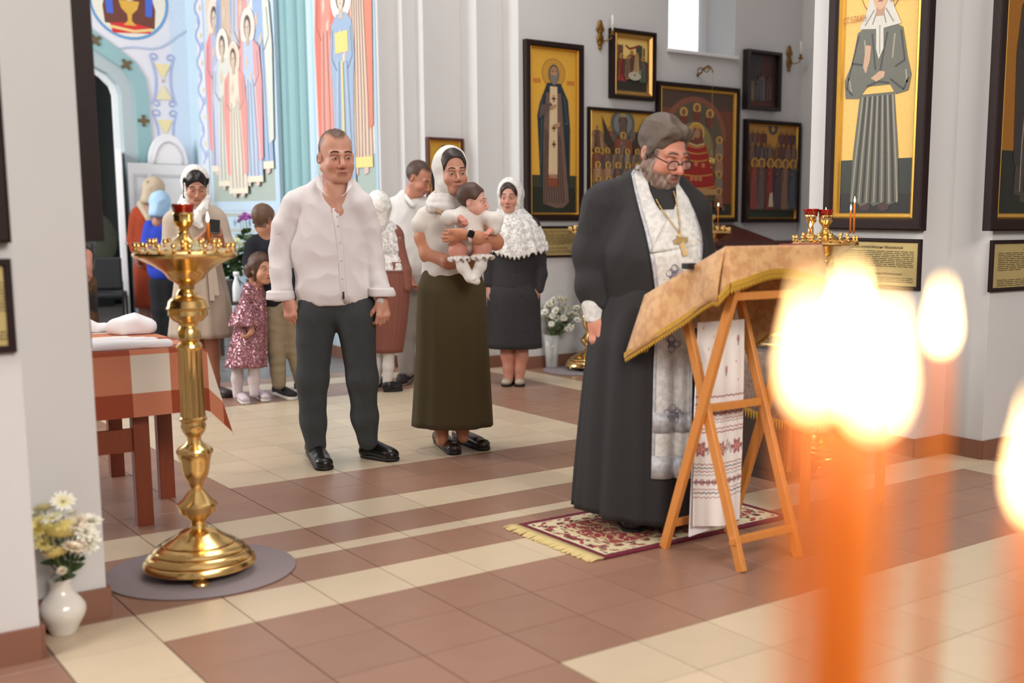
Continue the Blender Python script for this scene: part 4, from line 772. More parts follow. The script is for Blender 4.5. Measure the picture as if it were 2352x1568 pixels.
icon('small dark blackened icon in a deep black case', PLY, 1720, 1797, 116, 253, d_dark, 0.09, 0.035, 0.0, frame=M('black_case', (34, 28, 28), 0.4))
icon('icon with three rows of saints next to the wall sconce', PLY, 1714, 1839, 277, 511, d_allsaints, 0.06, 0.038, 0.014)
big = icon('tall icon of a woman saint in a grey robe and white headscarf', ('X', 3.325), 1892, 2120, 200, 529, d_blessed, 0.055, 0.066, 0.03, z01=(2.86, onX(2000, 528, 3.27)[2]))
W_, H_ = big['w'], big['h']; RI = M('red_inscription', (176, 92, 44), 0.5)
text(big, 'СТ. БЛАЖН', (-W_*0.25, -0.03, H_*0.725), 0.048, RI, sx=0.6); text(big, 'МАТРОНА МОС', (W_*0.24, -0.03, H_*0.775), 0.048, RI, sx=0.55)
for i, (a, b) in enumerate(((218, 290), (328, 402), (435, 470))):
    za, zb = onX(1893, a, 3.325)[2], onX(1893, b, 3.325)[2]; q = MB(); q.bx((-W_/2-0.02, -0.02, zb-big.location.z), (-W_/2+0.01, 0.0, za-big.location.z)); q.go('batten', M('pine_batten', (190, 120, 66), 0.6), big, smooth=False)
icon('tall icon in a dark frame round the corner of the right pier'.replace('right ', 'stepped '), ('Y', -1.82), 2286, 2480, 150, 531, d_halfgold, 0.055, 0.066, 0.03, z01=(2.86, onY(2330, 530, -1.875)[2]))
icon('small gold icon in a brown frame behind the mother in the headscarf', ('Y', 3.36), 984, 1066, 316, 455, d_bust, 0.05, 0.022, 0.02, frame=M('brown_frame', (84, 44, 38), 0.4))
# icons on the left pier: one on its face, one seen edge-on on its inner side
ic2 = icon('tall dark framed icon on the face of the pier beside the small vase', ('Y', -1.82), -170, 15, 200, 556, d_halfgold, 0.05, 0.06, 0.03, z01=(2.86, onY(10, 558, -1.87)[2]))
x_ = -0.976; t = thing('framed_icon', 'thick dark icon case seen edge on at the pier corner', 'icon', (x_, -1.14, onX(200, 556, x_)[2]), math.pi/2); Hh = 2.9-t.location.z
frame_rings(MB(), 0.72, Hh, [(0, 0), (0, -0.075), (0.06, -0.085), (0.07, -0.05), (0.07, 0)]).go('frame', DARKWOOD, t, smooth=False); p = Paint(); d_halfgold(p, 0.58, Hh-0.14); p.v = [(a-0.29, b, c_+0.07) for a, b, c_ in p.v]; p.go('painting', PIG, t, y=-0.03)
# ------------------------------------------------------------------ engraved prayer plaques
BRASSP = M('etched_brass_plate', (206, 184, 124), 0.35, 0.5, var=0.06, vs_=12); INK = M('etched_text', (84, 66, 40), 0.6)
def plaque(label, plane, u0, u1, vt, vb, heads, seed, rows_=(10, 4)):
    t = icon(label, plane, u0, u1, vt, vb, lambda p, W, H_: p.rect(0, 0, W, H_, (206, 190, 136)), 0.022, 0.02, 0.0, name='prayer_plaque', cat='plaque')
    W, H_ = t['w'], t['h']; old = [c_ for c_ in t.children if c_.name.startswith('painting')][0]; old.name = 'plate'; old.data.materials[0] = BRASSP
    r = random.Random(seed); mb = MB(); z = H_*0.80; y = -0.0085
    for b_, n in enumerate(rows_):
        text(t, heads[b_], (0, y-0.001, z), H_*0.075, INK); z -= H_*0.055
        for i in range(n):
            x = -W*0.42; end = W*0.42 if i < n-1 else W*r.uniform(-0.2, 0.2)
            while x < end:
                l = min(W*r.uniform(0.03, 0.11), end-x); mb.box((x+l/2, y, z), (l, 0.0006, H_*0.014)); x += l+W*0.012
            z -= H_*0.037
        z -= H_*0.10
    mb.go('text_line', INK, t, smooth=False)['kind'] = 'stuff'; return t
plaque('brass prayer plaque under the tall icon of the bearded monk', PLY, 1214, 1345, 519, 591, ('Тропарь, Молитва Преподобному', 'Серафиму Саровскому'), 1)
plaque('brass prayer plaque under the tall icon of the woman saint', ('X', 3.325), 1905, 2112, 547, 661, ('Молитва святой Матроне Московской', 'Тропарь святой Матроне Московской'), 2)
plaque('brass prayer plaque round the corner of the stepped pier', ('Y', -1.82), 2279, 2490, 550, 664, ('Молитва святителю Николаю', 'Тропарь святителю'), 3)
plaque('brass prayer plaque in a black frame beside the small white vase', ('Y', -1.82), -190, 33, 596, 816, ('Молитва святому', 'Тропарь'), 4)
t = thing('prayer_plaque', 'dark plaque seen edge on under the thick icon case', 'plaque', (x_, -1.14, 0.90), math.pi/2); frame_rings(MB(), 0.68, 0.34, [(0, 0), (0, -0.022), (0.02, -0.024), (0.022, -0.01)]).go('frame', DARKWOOD, t, smooth=False); MB().box((0, -0.006, 0.17), (0.64, 0.008, 0.30)).go('plate', BRASSP, t, smooth=False)
# ------------------------------------------------------------------ wall sconces, lamp bracket, hanging lamp
BRZ = M('antique_bronze', (142, 104, 48), 0.35, 0.9, var=0.2, vs_=50)
def sconce(u, v, label):
    p0 = onY(u, v, YB); t = thing('wall_sconce', label, 'sconce', p0)
    sd = SDF(); sd.rc((0, -0.01, -0.10), (0, -0.01, 0.10), 0.018, 0.018, 0.01, ((0, 1, 0), 0.5))
    for z, r in ((0.11, 0.022), (0.075, 0.034), (0.03, 0.026), (-0.02, 0.036), (-0.07, 0.026), (-0.115, 0.016)): sd.el((0, -0.012, z), (r, 0.014, r*0.9), 0.008)
    for a in (-1, 1): sd.el((a*0.03, -0.012, 0.05), (0.014, 0.01, 0.02), 0.006); sd.el((a*0.026, -0.012, -0.045), (0.012, 0.01, 0.02), 0.006)
    V, F = sd.mesh(0.005); mk('backplate', V, F, BRZ, t)
    MB().tube([(0, -0.02, -0.03), (0.02, -0.06, -0.055), (0.045, -0.10, -0.04), (0.06, -0.11, -0.01)], 0.006).go('arm', BRZ, t)
    MB().lathe([(0.004, 0), (0.02, 0.004), (0.03, 0.012), (0.028, 0.016), (0.012, 0.02), (0.016, 0.045), (0.012, 0.047)], 16, (0.06, -0.11, -0.012)).go('cup', BRZ, t)
    MB().lathe([(0.009, 0.0), (0.0088, 0.13), (0.004, 0.134), (0.0008, 0.136), (0.0008, 0.148)], 12, (0.06, -0.11, 0.03)).go('candle', WHITEWAX, t); return t
sconce(1377, 81, 'bronze wall sconce with white candle beside the small gilt icon'); sconce(1811, 135, 'bronze wall sconce with white candle beside the small dark icon')
p0 = onY(1602, 172, YB); t = thing('lamp_bracket', 'wrought bronze scroll bracket on the wall under the window', 'bracket', p0)
tx_ = onY(1637, 178, YB-0.30)[0]-p0[0]
mb = MB().tube([(0, 0, 0), (tx_*0.1, -0.02, 0.0), (tx_*0.25, -0.06, 0.0), (tx_*0.5, -0.14, 0.05), (tx_*0.75, -0.22, 0.06), (tx_*0.95, -0.28, 0.03), (tx_, -0.30, -0.01)], 0.006)
for c_, r in (((tx_*0.3, -0.07, 0.03), 0.035), ((tx_*0.65, -0.19, 0.025), 0.03)): mb.tube([(c_[0]+r*(1-a/14)*math.cos(a)*0.6, c_[1]-r*(1-a/14)*math.cos(a)*0.8, c_[2]+r*(1-a/14)*math.sin(a)) for a in np.linspace(0, 9, 22)], 0.005)
mb.ell((0.0, -0.005, 0.0), (0.014, 0.01, 0.02)); mb.go('scroll', BRZ, t)
q = p0+np.array([tx_, -0.30, -0.012]); zl = onY(1635, 372, q[1])[2]
lp = thing('hanging_oil_lamp', 'small brass oil lamp hanging in front of the icon in red', 'lamp', (q[0], q[1], zl))
MB().tube([(q[0]-lp.location.x, 0, q[2]-zl), (0, 0, 0.11)], 0.0012, 5).go('chain', GOLDR, lp)
for a in (0, 2.1, 4.2): MB().tube([(0, 0, 0.115), (0.034*math.cos(a), 0.034*math.sin(a), 0.03)], 0.0012, 5).go('chain', GOLDR, lp)
MB().lathe([(0.002, -0.06), (0.007, -0.052), (0.003, -0.045), (0.016, -0.035), (0.034, -0.01), (0.038, 0.01), (0.034, 0.022), (0.042, 0.03), (0.040, 0.034), (0.03, 0.03)], 20).go('bowl', GOLD, lp)
# ------------------------------------------------------------------ brass floor candle stands
PROF = [(488, 22), (492, 23.5), (500, 22), (508, 23), (516, 19), (524, 12), (531, 10.5), (534, 13), (538, 13), (548, 20), (556, 32), (563, 50), (569, 72), (573, 100), (577, 106), (580, 112), (585, 114), (590, 111), (593, 104), (598, 94), (605, 79), (613, 66), (618, 58), (622, 52), (630, 45), (640, 38), (648, 26), (655, 17.6), (664, 17), (671, 22), (678, 24), (684, 36), (692, 42), (702, 44), (706, 47), (709, 47), (712, 43), (722, 44), (735, 34), (742, 22), (748, 19), (754, 22), (762, 25), (776, 25), (784, 20), (790, 27), (796, 29), (799, 28), (803, 26), (880, 27), (956, 28), (959, 31), (964, 31), (968, 26), (978, 28), (990, 25), (1002, 16), (1010, 15), (1018, 21), (1028, 38), (1034, 41), (1038, 41), (1042, 38), (1056, 34), (1076, 31), (1092, 27), (1104, 20), (1116, 15), (1124, 15), (1132, 23), (1146, 34), (1154, 44), (1159, 45), (1164, 43), (1174, 40), (1184, 28), (1194, 17), (1204, 16), (1210, 20), (1214.0, 30), (1217.2, 40), (1222.0, 47), (1228.4, 56), (1234.8, 68), (1239.6, 78), (1242.0, 82), (1243.6, 79), (1246.0, 86), (1250.8, 96), (1255.6, 103), (1258.8, 105), (1260.4, 102), (1263.6, 110), (1270.0, 117), (1274.8, 120), (1276.4, 117), (1279.6, 124), (1286.0, 127.5), (1291.6, 128), (1294.0, 125)]
S1 = Fig(461, 1318)
def zof(v): return S1.P(445, v)[2]
prof = [(hw*S1.px, zof(v)) for v, hw in PROF[::-1]]; zb = prof[0][1]; prof = [(0.02, zb-0.004)]+prof+[(0.004, zof(489))]
TRAY = zof(577); TOP = zof(488)
def cup_mesh():
    m = MB().lathe([(0.010, 0), (0.011, 0.004), (0.006, 0.008), (0.006, 0.014), (0.012, 0.020), (0.013, 0.027), (0.009, 0.031), (0.012, 0.035), (0.0125, 0.038), (0.006, 0.037)], 10); me = mesh('candle_holder', m.v, m.f); me.materials.append(GOLD); return me
CUP = cup_mesh(); STANDMESH = None
def stand(label, base, tops=1, flip=0.0):
    global STANDMESH
    t = thing('candle_stand', label, 'candle stand', base, flip)
    if STANDMESH is None:
        fl = (zof(956), zof(803), 18, 0.10); m = MB().lathe([q for q in prof], 54, flute=fl); STANDMESH = mesh('body', m.v, m.f); STANDMESH.set_sharp_from_angle(angle=math.radians(28)); STANDMESH.materials.append(GOLD)
    o = link(bpy.data.objects.new('body', STANDMESH)); o.parent = t
    for i in range(3):
        a = math.atan2(CAM[1]-base[1], CAM[0]-base[0])-flip+i*2.094; MB().lathe([(0.012, 0), (0.030, 0.002), (0.032, 0.012), (0.022, 0.024), (0.010, 0.030), (0.010, zb+0.02)], 16, (0.165*math.cos(a), 0.165*math.sin(a), 0)).go('foot', GOLD, t)
    for n, r in ((20, 0.168), (12, 0.118)):
        for i in range(n):
            a = 6.2832*(i+0.3)/n; o = link(bpy.data.objects.new('candle_holder', CUP)); o.parent = t; o.location = (r*math.cos(a), r*math.sin(a), TRAY+(0.004 if r > 0.15 else 0.018)); o.scale = (0.72,)*3
    return t
def glass_cup(loc, label, lit=True):
    t = thing('oil_lamp_glass', label, 'oil lamp', loc); MB().lathe([(0.020, 0.0), (0.034, 0.002), (0.040, 0.030), (0.043, 0.034), (0.040, 0.034), (0.034, 0.016), (0.02, 0.014)], 24).go('glass', REDGLASS, t)
    if lit: MB().lathe([(0.001, 0.014), (0.0035, 0.020), (0.0042, 0.027), (0.002, 0.038), (0.0004, 0.046)], 10).go('flame', FLAME, t)
    return t
def taper(loc, label, h=0.075, r=0.0055, lit=True, mat=WAX, flame=1.0, fm=None, group=None):
    t = thing('candle', label, 'candle', loc, group=group); MB().lathe([(r, 0), (r*0.96, h*0.9), (r*0.8, h), (0.0012, h+0.001), (0.0011, h+0.006)], 12).go('wax', mat, t)
    if lit: f_ = flame; MB().lathe([(0.0006, h+0.002), (0.0035*f_, h+0.006*f_), (0.0046*f_, h+0.012*f_), (0.0036*f_, h+0.021*f_), (0.0014*f_, h+0.031*f_), (0.0003, h+0.037*f_)], 12).go('flame', fm or FLAME, t)
    return t
b = S1.b; stand('tall brass candle stand on a grey felt mat beside the checked table', b)
glass_cup((b[0], b[1], TOP-0.004), 'lit red glass oil lamp on the brass stand beside the checked table')
rr = 0.168; c1 = atD(479, 552, S1.D-0.03); taper((c1[0], c1[1], TRAY+0.028), 'lit orange candle on the brass stand beside the checked table', 0.075, 0.006, flame=1.0)
FELT = M('grey_felt', (142, 130, 132), 0.95, var=0.08, vs_=60, bump=0.2, bs=200)
def mat_disc(x, y, r, label): MB().lathe([(0.02, 0.0005), (r-0.004, 0.0005), (r, 0.004), (r-0.003, 0.008), (0.02, 0.008)], 64, (0, 0, 0)).go('floor_mat', FELT, None, label=label, cat='mat', loc=(x, y, 0))
mat_disc(-0.555, -1.245, 0.345, 'round grey felt mat under the stand beside the checked table')
b3 = np.array([4.04, 2.44, 0]); stand('brass candle stand by the vase of white flowers at the wall', b3, flip=0.4); mat_disc(4.0, 2.46, 0.35, 'round grey mat under the stand at the wall of icons')
b2 = np.array([2.79, -1.33, 0]); stand('brass candle stand with two red lamps under the woman saint icon', b2, flip=0.8); mat_disc(2.79, -1.33, 0.36, 'round mat under the stand with two red lamps')
glass_cup((b2[0], b2[1], TOP-0.004), 'red glass lamp on top of the stand under the woman saint icon')
q = b2+np.array([-0.06, 0.05, 0]); MB().lathe([(0.03, 0), (0.032, 0.01), (0.016, 0.02), (0.014, 0.07), (0.030, 0.085), (0.028, 0.105), (0.036, 0.12), (0.03, 0.122)], 20, (0, 0, 0)).go('lamp_cup', GOLD, None, label='short brass lamp holder standing on the tray under the woman saint icon', cat='lamp holder', loc=(q[0], q[1], TRAY+0.02))
glass_cup((q[0], q[1], TRAY+0.138), 'red glass lamp on the short brass holder under the woman saint icon', False)
for i, (dx, dy, h_) in enumerate(((0.10, -0.11, 0.16), (0.13, -0.06, 0.12), (-0.14, -0.02, 0.03))): taper((b2[0]+dx, b2[1]+dy, TRAY+0.042), ('tall lit candle', 'medium lit candle', 'burnt down lit candle')[i]+' on the stand under the woman saint icon', h_)
b4 = onY(1632, 560, 1.9); b4[2] = 0; stand('brass candle stand half hidden behind the priest', b4, flip=1.1); taper((b4[0]-0.01, b4[1]-0.10, TRAY+0.04), 'thin tall lit candle on the stand behind the priest', 0.17, 0.004, flame=0.8)
# ------------------------------------------------------------------ flowers
def petal_head(name, rgb, core, r=0.03, flat=1.0, layers=((13, 1.0, 0.15), (12, 0.86, 0.55), (10, 0.7, 0.9), (7, 0.5, 1.2), (4, 0.3, 1.45))):
    V, F, C_ = [], [], []; rn = random.Random(hash(name) % 999 if False else len(name))
    for n, L_, el in layers:
        for i in range(n):
            a = 6.2832*(i+rn.random()*0.5)/n; ln = r*L_*rn.uniform(0.9, 1.1); wd = r*0.17; e = el*flat
            d = np.array([math.cos(a), math.sin(a), 0]); s_ = np.array([-d[1], d[0], 0]); up = np.array([0, 0, 1.0]); k = len(V)
            for t_, w_ in ((0.12, 0.5), (0.6, 1.0), (1.0, 0.45)):
                p_ = d*ln*t_*math.cos(e)+up*(ln*t_*math.sin(e)+0.12*ln*math.sin(t_*2.2)); V += [p_-s_*wd*w_, p_+s_*wd*w_]; C_ += [mixc(core, rgb, min(1, 0.35+t_*0.75))]*2
            F += [(k, k+1, k+3, k+2), (k+2, k+3, k+5, k+4)]
    me = mesh(name, np.array(V), np.array(F), True, np.array([lin(c_) for c_ in C_])); me.materials.append(M('petal', (255, 255, 255), 0.7, vcol=True)); return me
DAISY = ((14, 1.0, 0.05), (10, 0.28, 1.2))
WHITE_H = petal_head('flower', (244, 242, 232), (226, 222, 176), 0.030); YEL_H = petal_head('flower', (240, 228, 158), (226, 204, 96), 0.031); CREAM_H = petal_head('flower', (238, 226, 208), (220, 196, 150), 0.028); DAISY_H = petal_head('flower', (246, 246, 244), (214, 190, 60), 0.027, 1.0, DAISY); PINK_H = petal_head('flower', (206, 128, 212), (170, 84, 180), 0.034); BIGW_H = petal_head('flower', (240, 244, 226), (206, 216, 130), 0.042)
LEAFM = M('dark_leaf', (62, 84, 48), 0.6, var=0.2, vs_=20); STEMM = M('green_stem', (84, 104, 58), 0.6)
def leaf_mesh():
    V = []; F = []
    for i, (t_, w_) in enumerate(((0, 0.1), (0.25, 0.75), (0.5, 1), (0.75, 0.7), (1, 0.05))): V += [(-0.5*w_*0.45, t_, 0.06*math.sin(t_*3)), (0, t_, 0.0), (0.5*w_*0.45, t_, 0.06*math.sin(t_*3))]
    for i in range(4): F += [(3*i, 3*i+1, 3*i+4, 3*i+3), (3*i+1, 3*i+2, 3*i+5, 3*i+4)]
    me = mesh('leaf', np.array(V), np.array(F)); me.materials.append(LEAFM); return me
LEAF = leaf_mesh()
def bouquet(label, F, mouth, heads, nleaf=14, seed=1, leaf=0.06, low=0.0, df=0.0, fs=1.0):
    """mouth: local point of the vase mouth; heads: (u,v,f,mesh,scale)"""
    t = figthing('bouquet', label, 'flowers', F); heads = [(u, v, f+df, me, s_*fs) for u, v, f, me, s_ in heads]; r = random.Random(seed); m = np.array(mouth)
    for u, v, f, me, s_ in heads:
        p_ = F.P(u, v, f); b0 = m+np.array([r.uniform(-1, 1)*0.012, r.uniform(-1, 1)*0.012, -low]); mid = m*0.5+p_*0.5+np.array([r.uniform(-0.01, 0.01), 0, -0.01])
        MB().tube([b0, m+(mid-m)*0.15, mid, p_-np.array([0, 0, 0.004])], [0.0028, 0.0026, 0.0022, 0.0018], 5).go('stem', STEMM, t)
        o = link(bpy.data.objects.new('flower', me)); o.parent = t; o.location = p_; o.scale = (s_,)*3; o.rotation_euler = (r.uniform(0.2, 1.1), r.uniform(-0.5, 0.5), r.uniform(0, 6.28)) if (p_-m)[1] < 0.02 else (r.uniform(-0.2, 0.6), r.uniform(-0.6, 0.6), 0)
    for i in range(nleaf):
        u, v, f, me, s_ = r.choice(heads); p_ = m+(F.P(u, v, f)-m)*r.uniform(0.15, 0.8); o = link(bpy.data.objects.new('leaf', LEAF)); o.parent = t; o.location = p_; s2 = leaf*r.uniform(0.7, 1.3); o.scale = (s2, s2, s2); o.rotation_euler = (r.uniform(-0.9, 0.9), r.uniform(-0.9, 0.9), r.uniform(0, 6.28))
    return t
PORC = M('white_porcelain', (232, 228, 222), 0.18, coat=0.4, var=0.03, vs_=12)
VF = Fig(147, 1452); vp = [(1327.5, 27), (1332, 26), (1340, 22.5), (1352, 24), (1364, 31), (1376, 42), (1389, 51.5), (1402, 53), (1414, 49), (1426, 42), (1438, 35), (1450, 29), (1457, 28)]
pf = [(hw*VF.px, max(0.0, VF.P(147, v)[2])) for v, hw in vp[::-1]]; pf[0] = (pf[0][0], 0.0); ztop = pf[-1][1]; pf = [(0.01, 0.0)]+pf+[(pf[-1][0]*0.85, ztop-0.004), (pf[-1][0]*0.75, ztop-0.05)]
t = figthing('flower_vase', 'round white porcelain vase on the floor at the pier', 'vase', VF); MB().lathe(pf, 40).go('body', PORC, t)
p = Paint(0.0004)
for i in range(16):
    a = random.Random(i); p.ell(-0.035+a.uniform(-0.016, 0.016), 0.085+a.uniform(-0.03, 0.03), 0.004, 0.003, (120, 70, 50) if i % 3 else (100, 110, 60))
V_ = [(x, -math.sqrt(max(0, 0.0782**2-x*x))-0.0008, z) for x, y, z in p.v]; 
bh = [(145, 1152, 0, DAISY_H, 1), (101, 1168, -0.02, DAISY_H, 1), (122, 1190, -0.04, DAISY_H, 1), (166, 1180, 0.0, DAISY_H, 1), (86, 1185, 0.02, WHITE_H, 0.9), (92, 1214, -0.05, YEL_H, 1), (112, 1222, -0.06, YEL_H, 0.9), (137, 1234, -0.08, YEL_H, 1.1), (118, 1196, 0.0, DAISY_H, 0.9), (152, 1214, -0.03, YEL_H, 0.8), (178, 1205, 0.0, CREAM_H, 1), (196, 1222, 0.0, WHITE_H, 1), (208, 1200, 0.03, WHITE_H, 0.9), (205, 1246, 0.0, WHITE_H, 1), (165, 1262, -0.07, CREAM_H, 0.95), (186, 1256, -0.03, CREAM_H, 0.8), (132, 1276, -0.08, YEL_H, 0.8), (120, 1268, -0.07, YEL_H, 0.7), (143, 1312, -0.06, CREAM_H, 0.45), (100, 1250, -0.03, YEL_H, 0.7), (172, 1232, 0.02, WHITE_H, 0.8)]
bouquet('yellow and white chrysanthemums in the round porcelain vase', VF, VF.P(148, 1330), bh, 30, 3, 0.055, 0.06, -0.06, 1.35)
# back glass vase with white chrysanthemums
GLASSV = M('clear_glass', (240, 244, 242), 0.06, spec=0.6, alpha=0.32)
GF = Fig(1300, 842, (3.84, 2.71, 0)); t = figthing('flower_vase', 'tall clear cut glass vase by the wall of icons', 'vase', GF); zt = 0.30
MB().lathe([(0.045, 0.002), (0.052, 0.004), (0.058, 0.15), (0.070, zt), (0.066, zt), (0.054, 0.15), (0.046, 0.02), (0.01, 0.018)], 28).go('body', GLASSV, t)
rn = random.Random(5); wh = []
for i in range(52):
    a = rn.uniform(0, 6.28); q = math.sqrt(rn.random()); wh.append((1288+42*q*math.cos(a), 723+38*q*math.sin(a), rn.uniform(-0.1, 0.1), WHITE_H, rn.uniform(0.75, 1.05)))
bouquet('mass of white chrysanthemums in the tall glass vase', GF, np.array([0, 0, zt-0.02]), wh, 60, 4, 0.05, 0.22, 0.0, 1.3)
# ------------------------------------------------------------------ table with checked cloth
TZ = 0.77; tx0, tx1, ty0, ty1 = -1.30, -0.28, -0.53, 0.74
RW = M('red_brown_wood', (128, 58, 30), 0.4, var=0.2, vs_=6, stretch=(6, 6, 0.8)); DW = M('dark_brown_wood', (58, 36, 28), 0.5, var=0.2, vs_=8)
t = thing('wooden_table', 'red brown wooden table under the checked cloth beside the pier', 'table', (0, 0, 0))
MB().bx((tx0+0.01, ty0+0.01, TZ-0.03), (tx1-0.01, ty1-0.01, TZ-0.003)).go('tabletop', RW, t, smooth=False, bevel=0.004)
for (x, y) in ((-0.53, -0.44), (-0.30, 0.0), (-1.2, -0.44), (-1.2, 0.62), (-0.36, 0.62)):
    lg = MB().box((x, y, TZ/2-0.02), (0.068, 0.05, TZ-0.03)).go('leg', RW, t, smooth=False, bevel=0.004)
    for z in (0.30, 0.36): MB().lathe([(0.006, 0), (0.005, 0.003)], 8).go('screw', M('steel', (190, 190, 190), 0.3, 1.0), lg) if False else None
MB().bx((-1.2, -0.02, 0.46), (-0.31, 0.02, 0.68)).go('apron', DW, t, smooth=False); MB().bx((-1.2, -0.45, 0.33), (-0.53, -0.43, 0.43)).go('rail', RW, t, smooth=False)
CH = 0.160; OFFX = (onY(302, 880, ty0)[0]-tx0) % (2*CH); dropf = TZ-onY(300, 963, ty0)[2]; dropr = 0.30
def cloth_pos(s_, t_):
    """s_: along x, t_: along y (0 = front table edge)"""
    W, Dp = tx1-tx0, ty1-ty0; a = max(0.0, s_-W); b = max(0.0, -t_); x = tx0+min(s_, W); y = ty0+max(0.0, min(t_, Dp)); e = 0.006
    if a > 0 and b > 0:
        m_ = math.hypot(a, b); g = 0.30*min(a, b); k = min(a, b)/max(a, b); x += 0.012+a*0.25+g*0.3; y -= 0.01+b*0.04+g*0.2; return (x, y, TZ+0.004-max(a, b)-0.42*min(a, b)*0.9)
    if a > 0: return (x+0.012+0.05*a+0.20*a*math.exp(-max(0.0, t_)/0.2)+0.010*math.sin(t_*17)*a/0.3, y, TZ+0.004-a)
    if b > 0: return (x, y-0.008-0.02*b-0.006*math.sin(s_*11)*b/0.3, TZ+0.004-b)
    return (x, y, TZ+0.004)
ns, nt_ = 20, 6; V, F, C_ = [], [], []; step = CH/8
I0, I1, J0, J1 = 0, int((tx1-tx0+dropr)/step), -int(dropf/step), int((ty1-ty0)/step)
for i in range(I0, I1):
    for j in range(J0, J1):
        k = len(V); V += [cloth_pos((i+a)*step, (j+b)*step) for a, b in ((0, 0), (1, 0), (1, 1), (0, 1))]; F.append((k, k+1, k+2, k+3)); n = (int(math.floor(((i+0.5)*step-OFFX)/CH)) % 2)+(int(math.floor(((j+0.5)*step+0.18)/CH)) % 2)
        c_ = (224, 212, 198) if n == 0 else ((196, 122, 92) if n == 1 else (150, 66, 38)); C_ += [lin(c_)]*4
o = mk('tablecloth', np.array(V), np.array(F), M('checked_cotton', (255, 255, 255), 0.85, vcol=True, bump=0.05, bs=300), None, col=np.array(C_), smooth=False, label='orange, rust and cream checked cotton cloth over the table', cat='tablecloth'); 
WC = M('white_linen', (240, 238, 242), 0.85, bump=0.08, bs=120)
def lump(name, label, a, b, c_h, seed, cat='cloth', zz=TZ+0.005):
    (x0, y0), (x1, y1) = a, b; sd = SDF(); r = random.Random(seed); sd.rc((x0+0.06, (y0+y1)/2, zz+0.02), (x1-0.06, (y0+y1)/2, zz+0.015), 0.03, 0.022, 0.0, ((0, 1, 0), 2.6) if False else None)
    for i in range(9): sd.el((r.uniform(x0+0.08, x1-0.08), r.uniform(y0+0.05, y1-0.05), zz+c_h*0.3), (0.11, 0.09, c_h*r.uniform(0.4, 0.7)), 0.03)
    sd.half((0, 0, zz), (0, 0, -1), 0.002); sd.half((x0, 0, 0), (-1, 0, 0), 0.01); sd.half((x1, 0, 0), (1, 0, 0), 0.01); sd.half((0, y0, 0), (0, -1, 0), 0.01); sd.half((0, y1, 0), (0, 1, 0), 0.01)
    V, F = sd.mesh(0.009); V = wrinkle(V, F, 0.005, 45, seed, (1, 1, 0.3), True); V[:, 2] = np.maximum(V[:, 2], zz); return mk(name, V-np.array([(x0+x1)/2, (y0+y1)/2, 0]), F, WC, None, label=label, cat=cat, loc=((x0+x1)/2, (y0+y1)/2, 0))
sb = MB(); sl = [(-1.25, -0.525), (-0.42, -0.525), (-0.42, -0.27), (-1.25, -0.27)]
sd = SDF(); sd.rc((-1.2, -0.40, TZ+0.02), (-0.44, -0.40, TZ+0.016), 0.028, 0.024, 0); sd.rc((-1.2, -0.46, TZ+0.02), (-0.41, -0.49, TZ+0.016), 0.026, 0.022, 0.03); sd.rc((-1.2, -0.34, TZ+0.02), (-0.46, -0.33, TZ+0.014), 0.03, 0.024, 0.03); sd.half((0, 0, TZ+0.005), (0, 0, -1), 0.002)
V, F = sd.mesh(0.008); V = wrinkle(V, F, 0.003, 50, 3, (1, 1, 0.3)); V[:, 2] = np.maximum(V[:, 2], TZ+0.005); mk('folded_towel', V-np.array([-0.8, -0.42, 0]), F, WC, None, label='flat folded white towel along the edge of the checked table', cat='towel', loc=(-0.8, -0.42, 0))
lump('crumpled_towel', 'crumpled white towel lying further back on the checked table', (-1.15, 0.10), (-0.22, 0.55), 0.10, 12, 'towel')
# ------------------------------------------------------------------ folding lectern with brocade cover
LW = M('honey_beech', (206, 134, 66), 0.4, var=0.15, vs_=10, stretch=(8, 8, 1)); xn, xf = 1.045, 1.405
t = thing('lectern', 'folding honey coloured wooden lectern under a gold brocade cover', 'lectern', (1.22, -2.25, 0)); oL = np.array([1.22, -2.25, 0])
for x in (xn, xf):
    d_ = 0.018 if x == xn else -0.018
    MB().beam(np.array([x, -2.068, 0.0])-oL, np.array([x, -2.465, 1.12])-oL, 0.040, 0.024, (0, 1, 0)).go('leg', LW, t, smooth=False, bevel=0.003)
    MB().beam(np.array([x+d_*1.4, -2.492, 0.0])-oL, np.array([x+d_*1.4, -2.125, 1.03])-oL, 0.040, 0.024, (0, 1, 0)).go('leg', LW, t, smooth=False, bevel=0.003)
for (y, z) in ((-2.105, 0.11), (-2.455, 0.115), (-2.44, 1.045), (-2.27, 0.60)): MB().beam(np.array([xn, y, z])-oL, np.array([xf, y, z])-oL, 0.030, 0.022, (0, 0, 1)).go('crossbar', LW, t, smooth=False, bevel=0.003)
LO, HI = (-1.985, 1.025), (-2.445, 1.228); dx0, dx1 = 1.0, 1.52
def desk(s_, t_): return np.array([dx0+(dx1-dx0)*s_, LO[0]+(HI[0]-LO[0])*t_, LO[1]+(HI[1]-LO[1])*t_])
nrm = unit((0, HI[1]-LO[1], LO[0]-HI[0])); nrm = nrm if nrm[2] > 0 else -nrm
MB().rings([[desk(a, b)-oL-nrm*d_ for a, b in ((0.02, 0.02), (0.98, 0.02), (0.98, 0.98), (0.02, 0.98))] for d_ in (0.018, 0.004)]).go('desk', LW, t, smooth=False)
BRO = M('tan_brocade', (206, 160, 106), 0.55, rgb2=(188, 136, 86), vs_=26, sheen=0.3, bump=0.15, bs=70); FRG = M('gold_fringe', (196, 150, 48), 0.5, 0.25, var=0.3, vs_=160, bump=0.5, bs=220)
cov = MB(); nS = 24
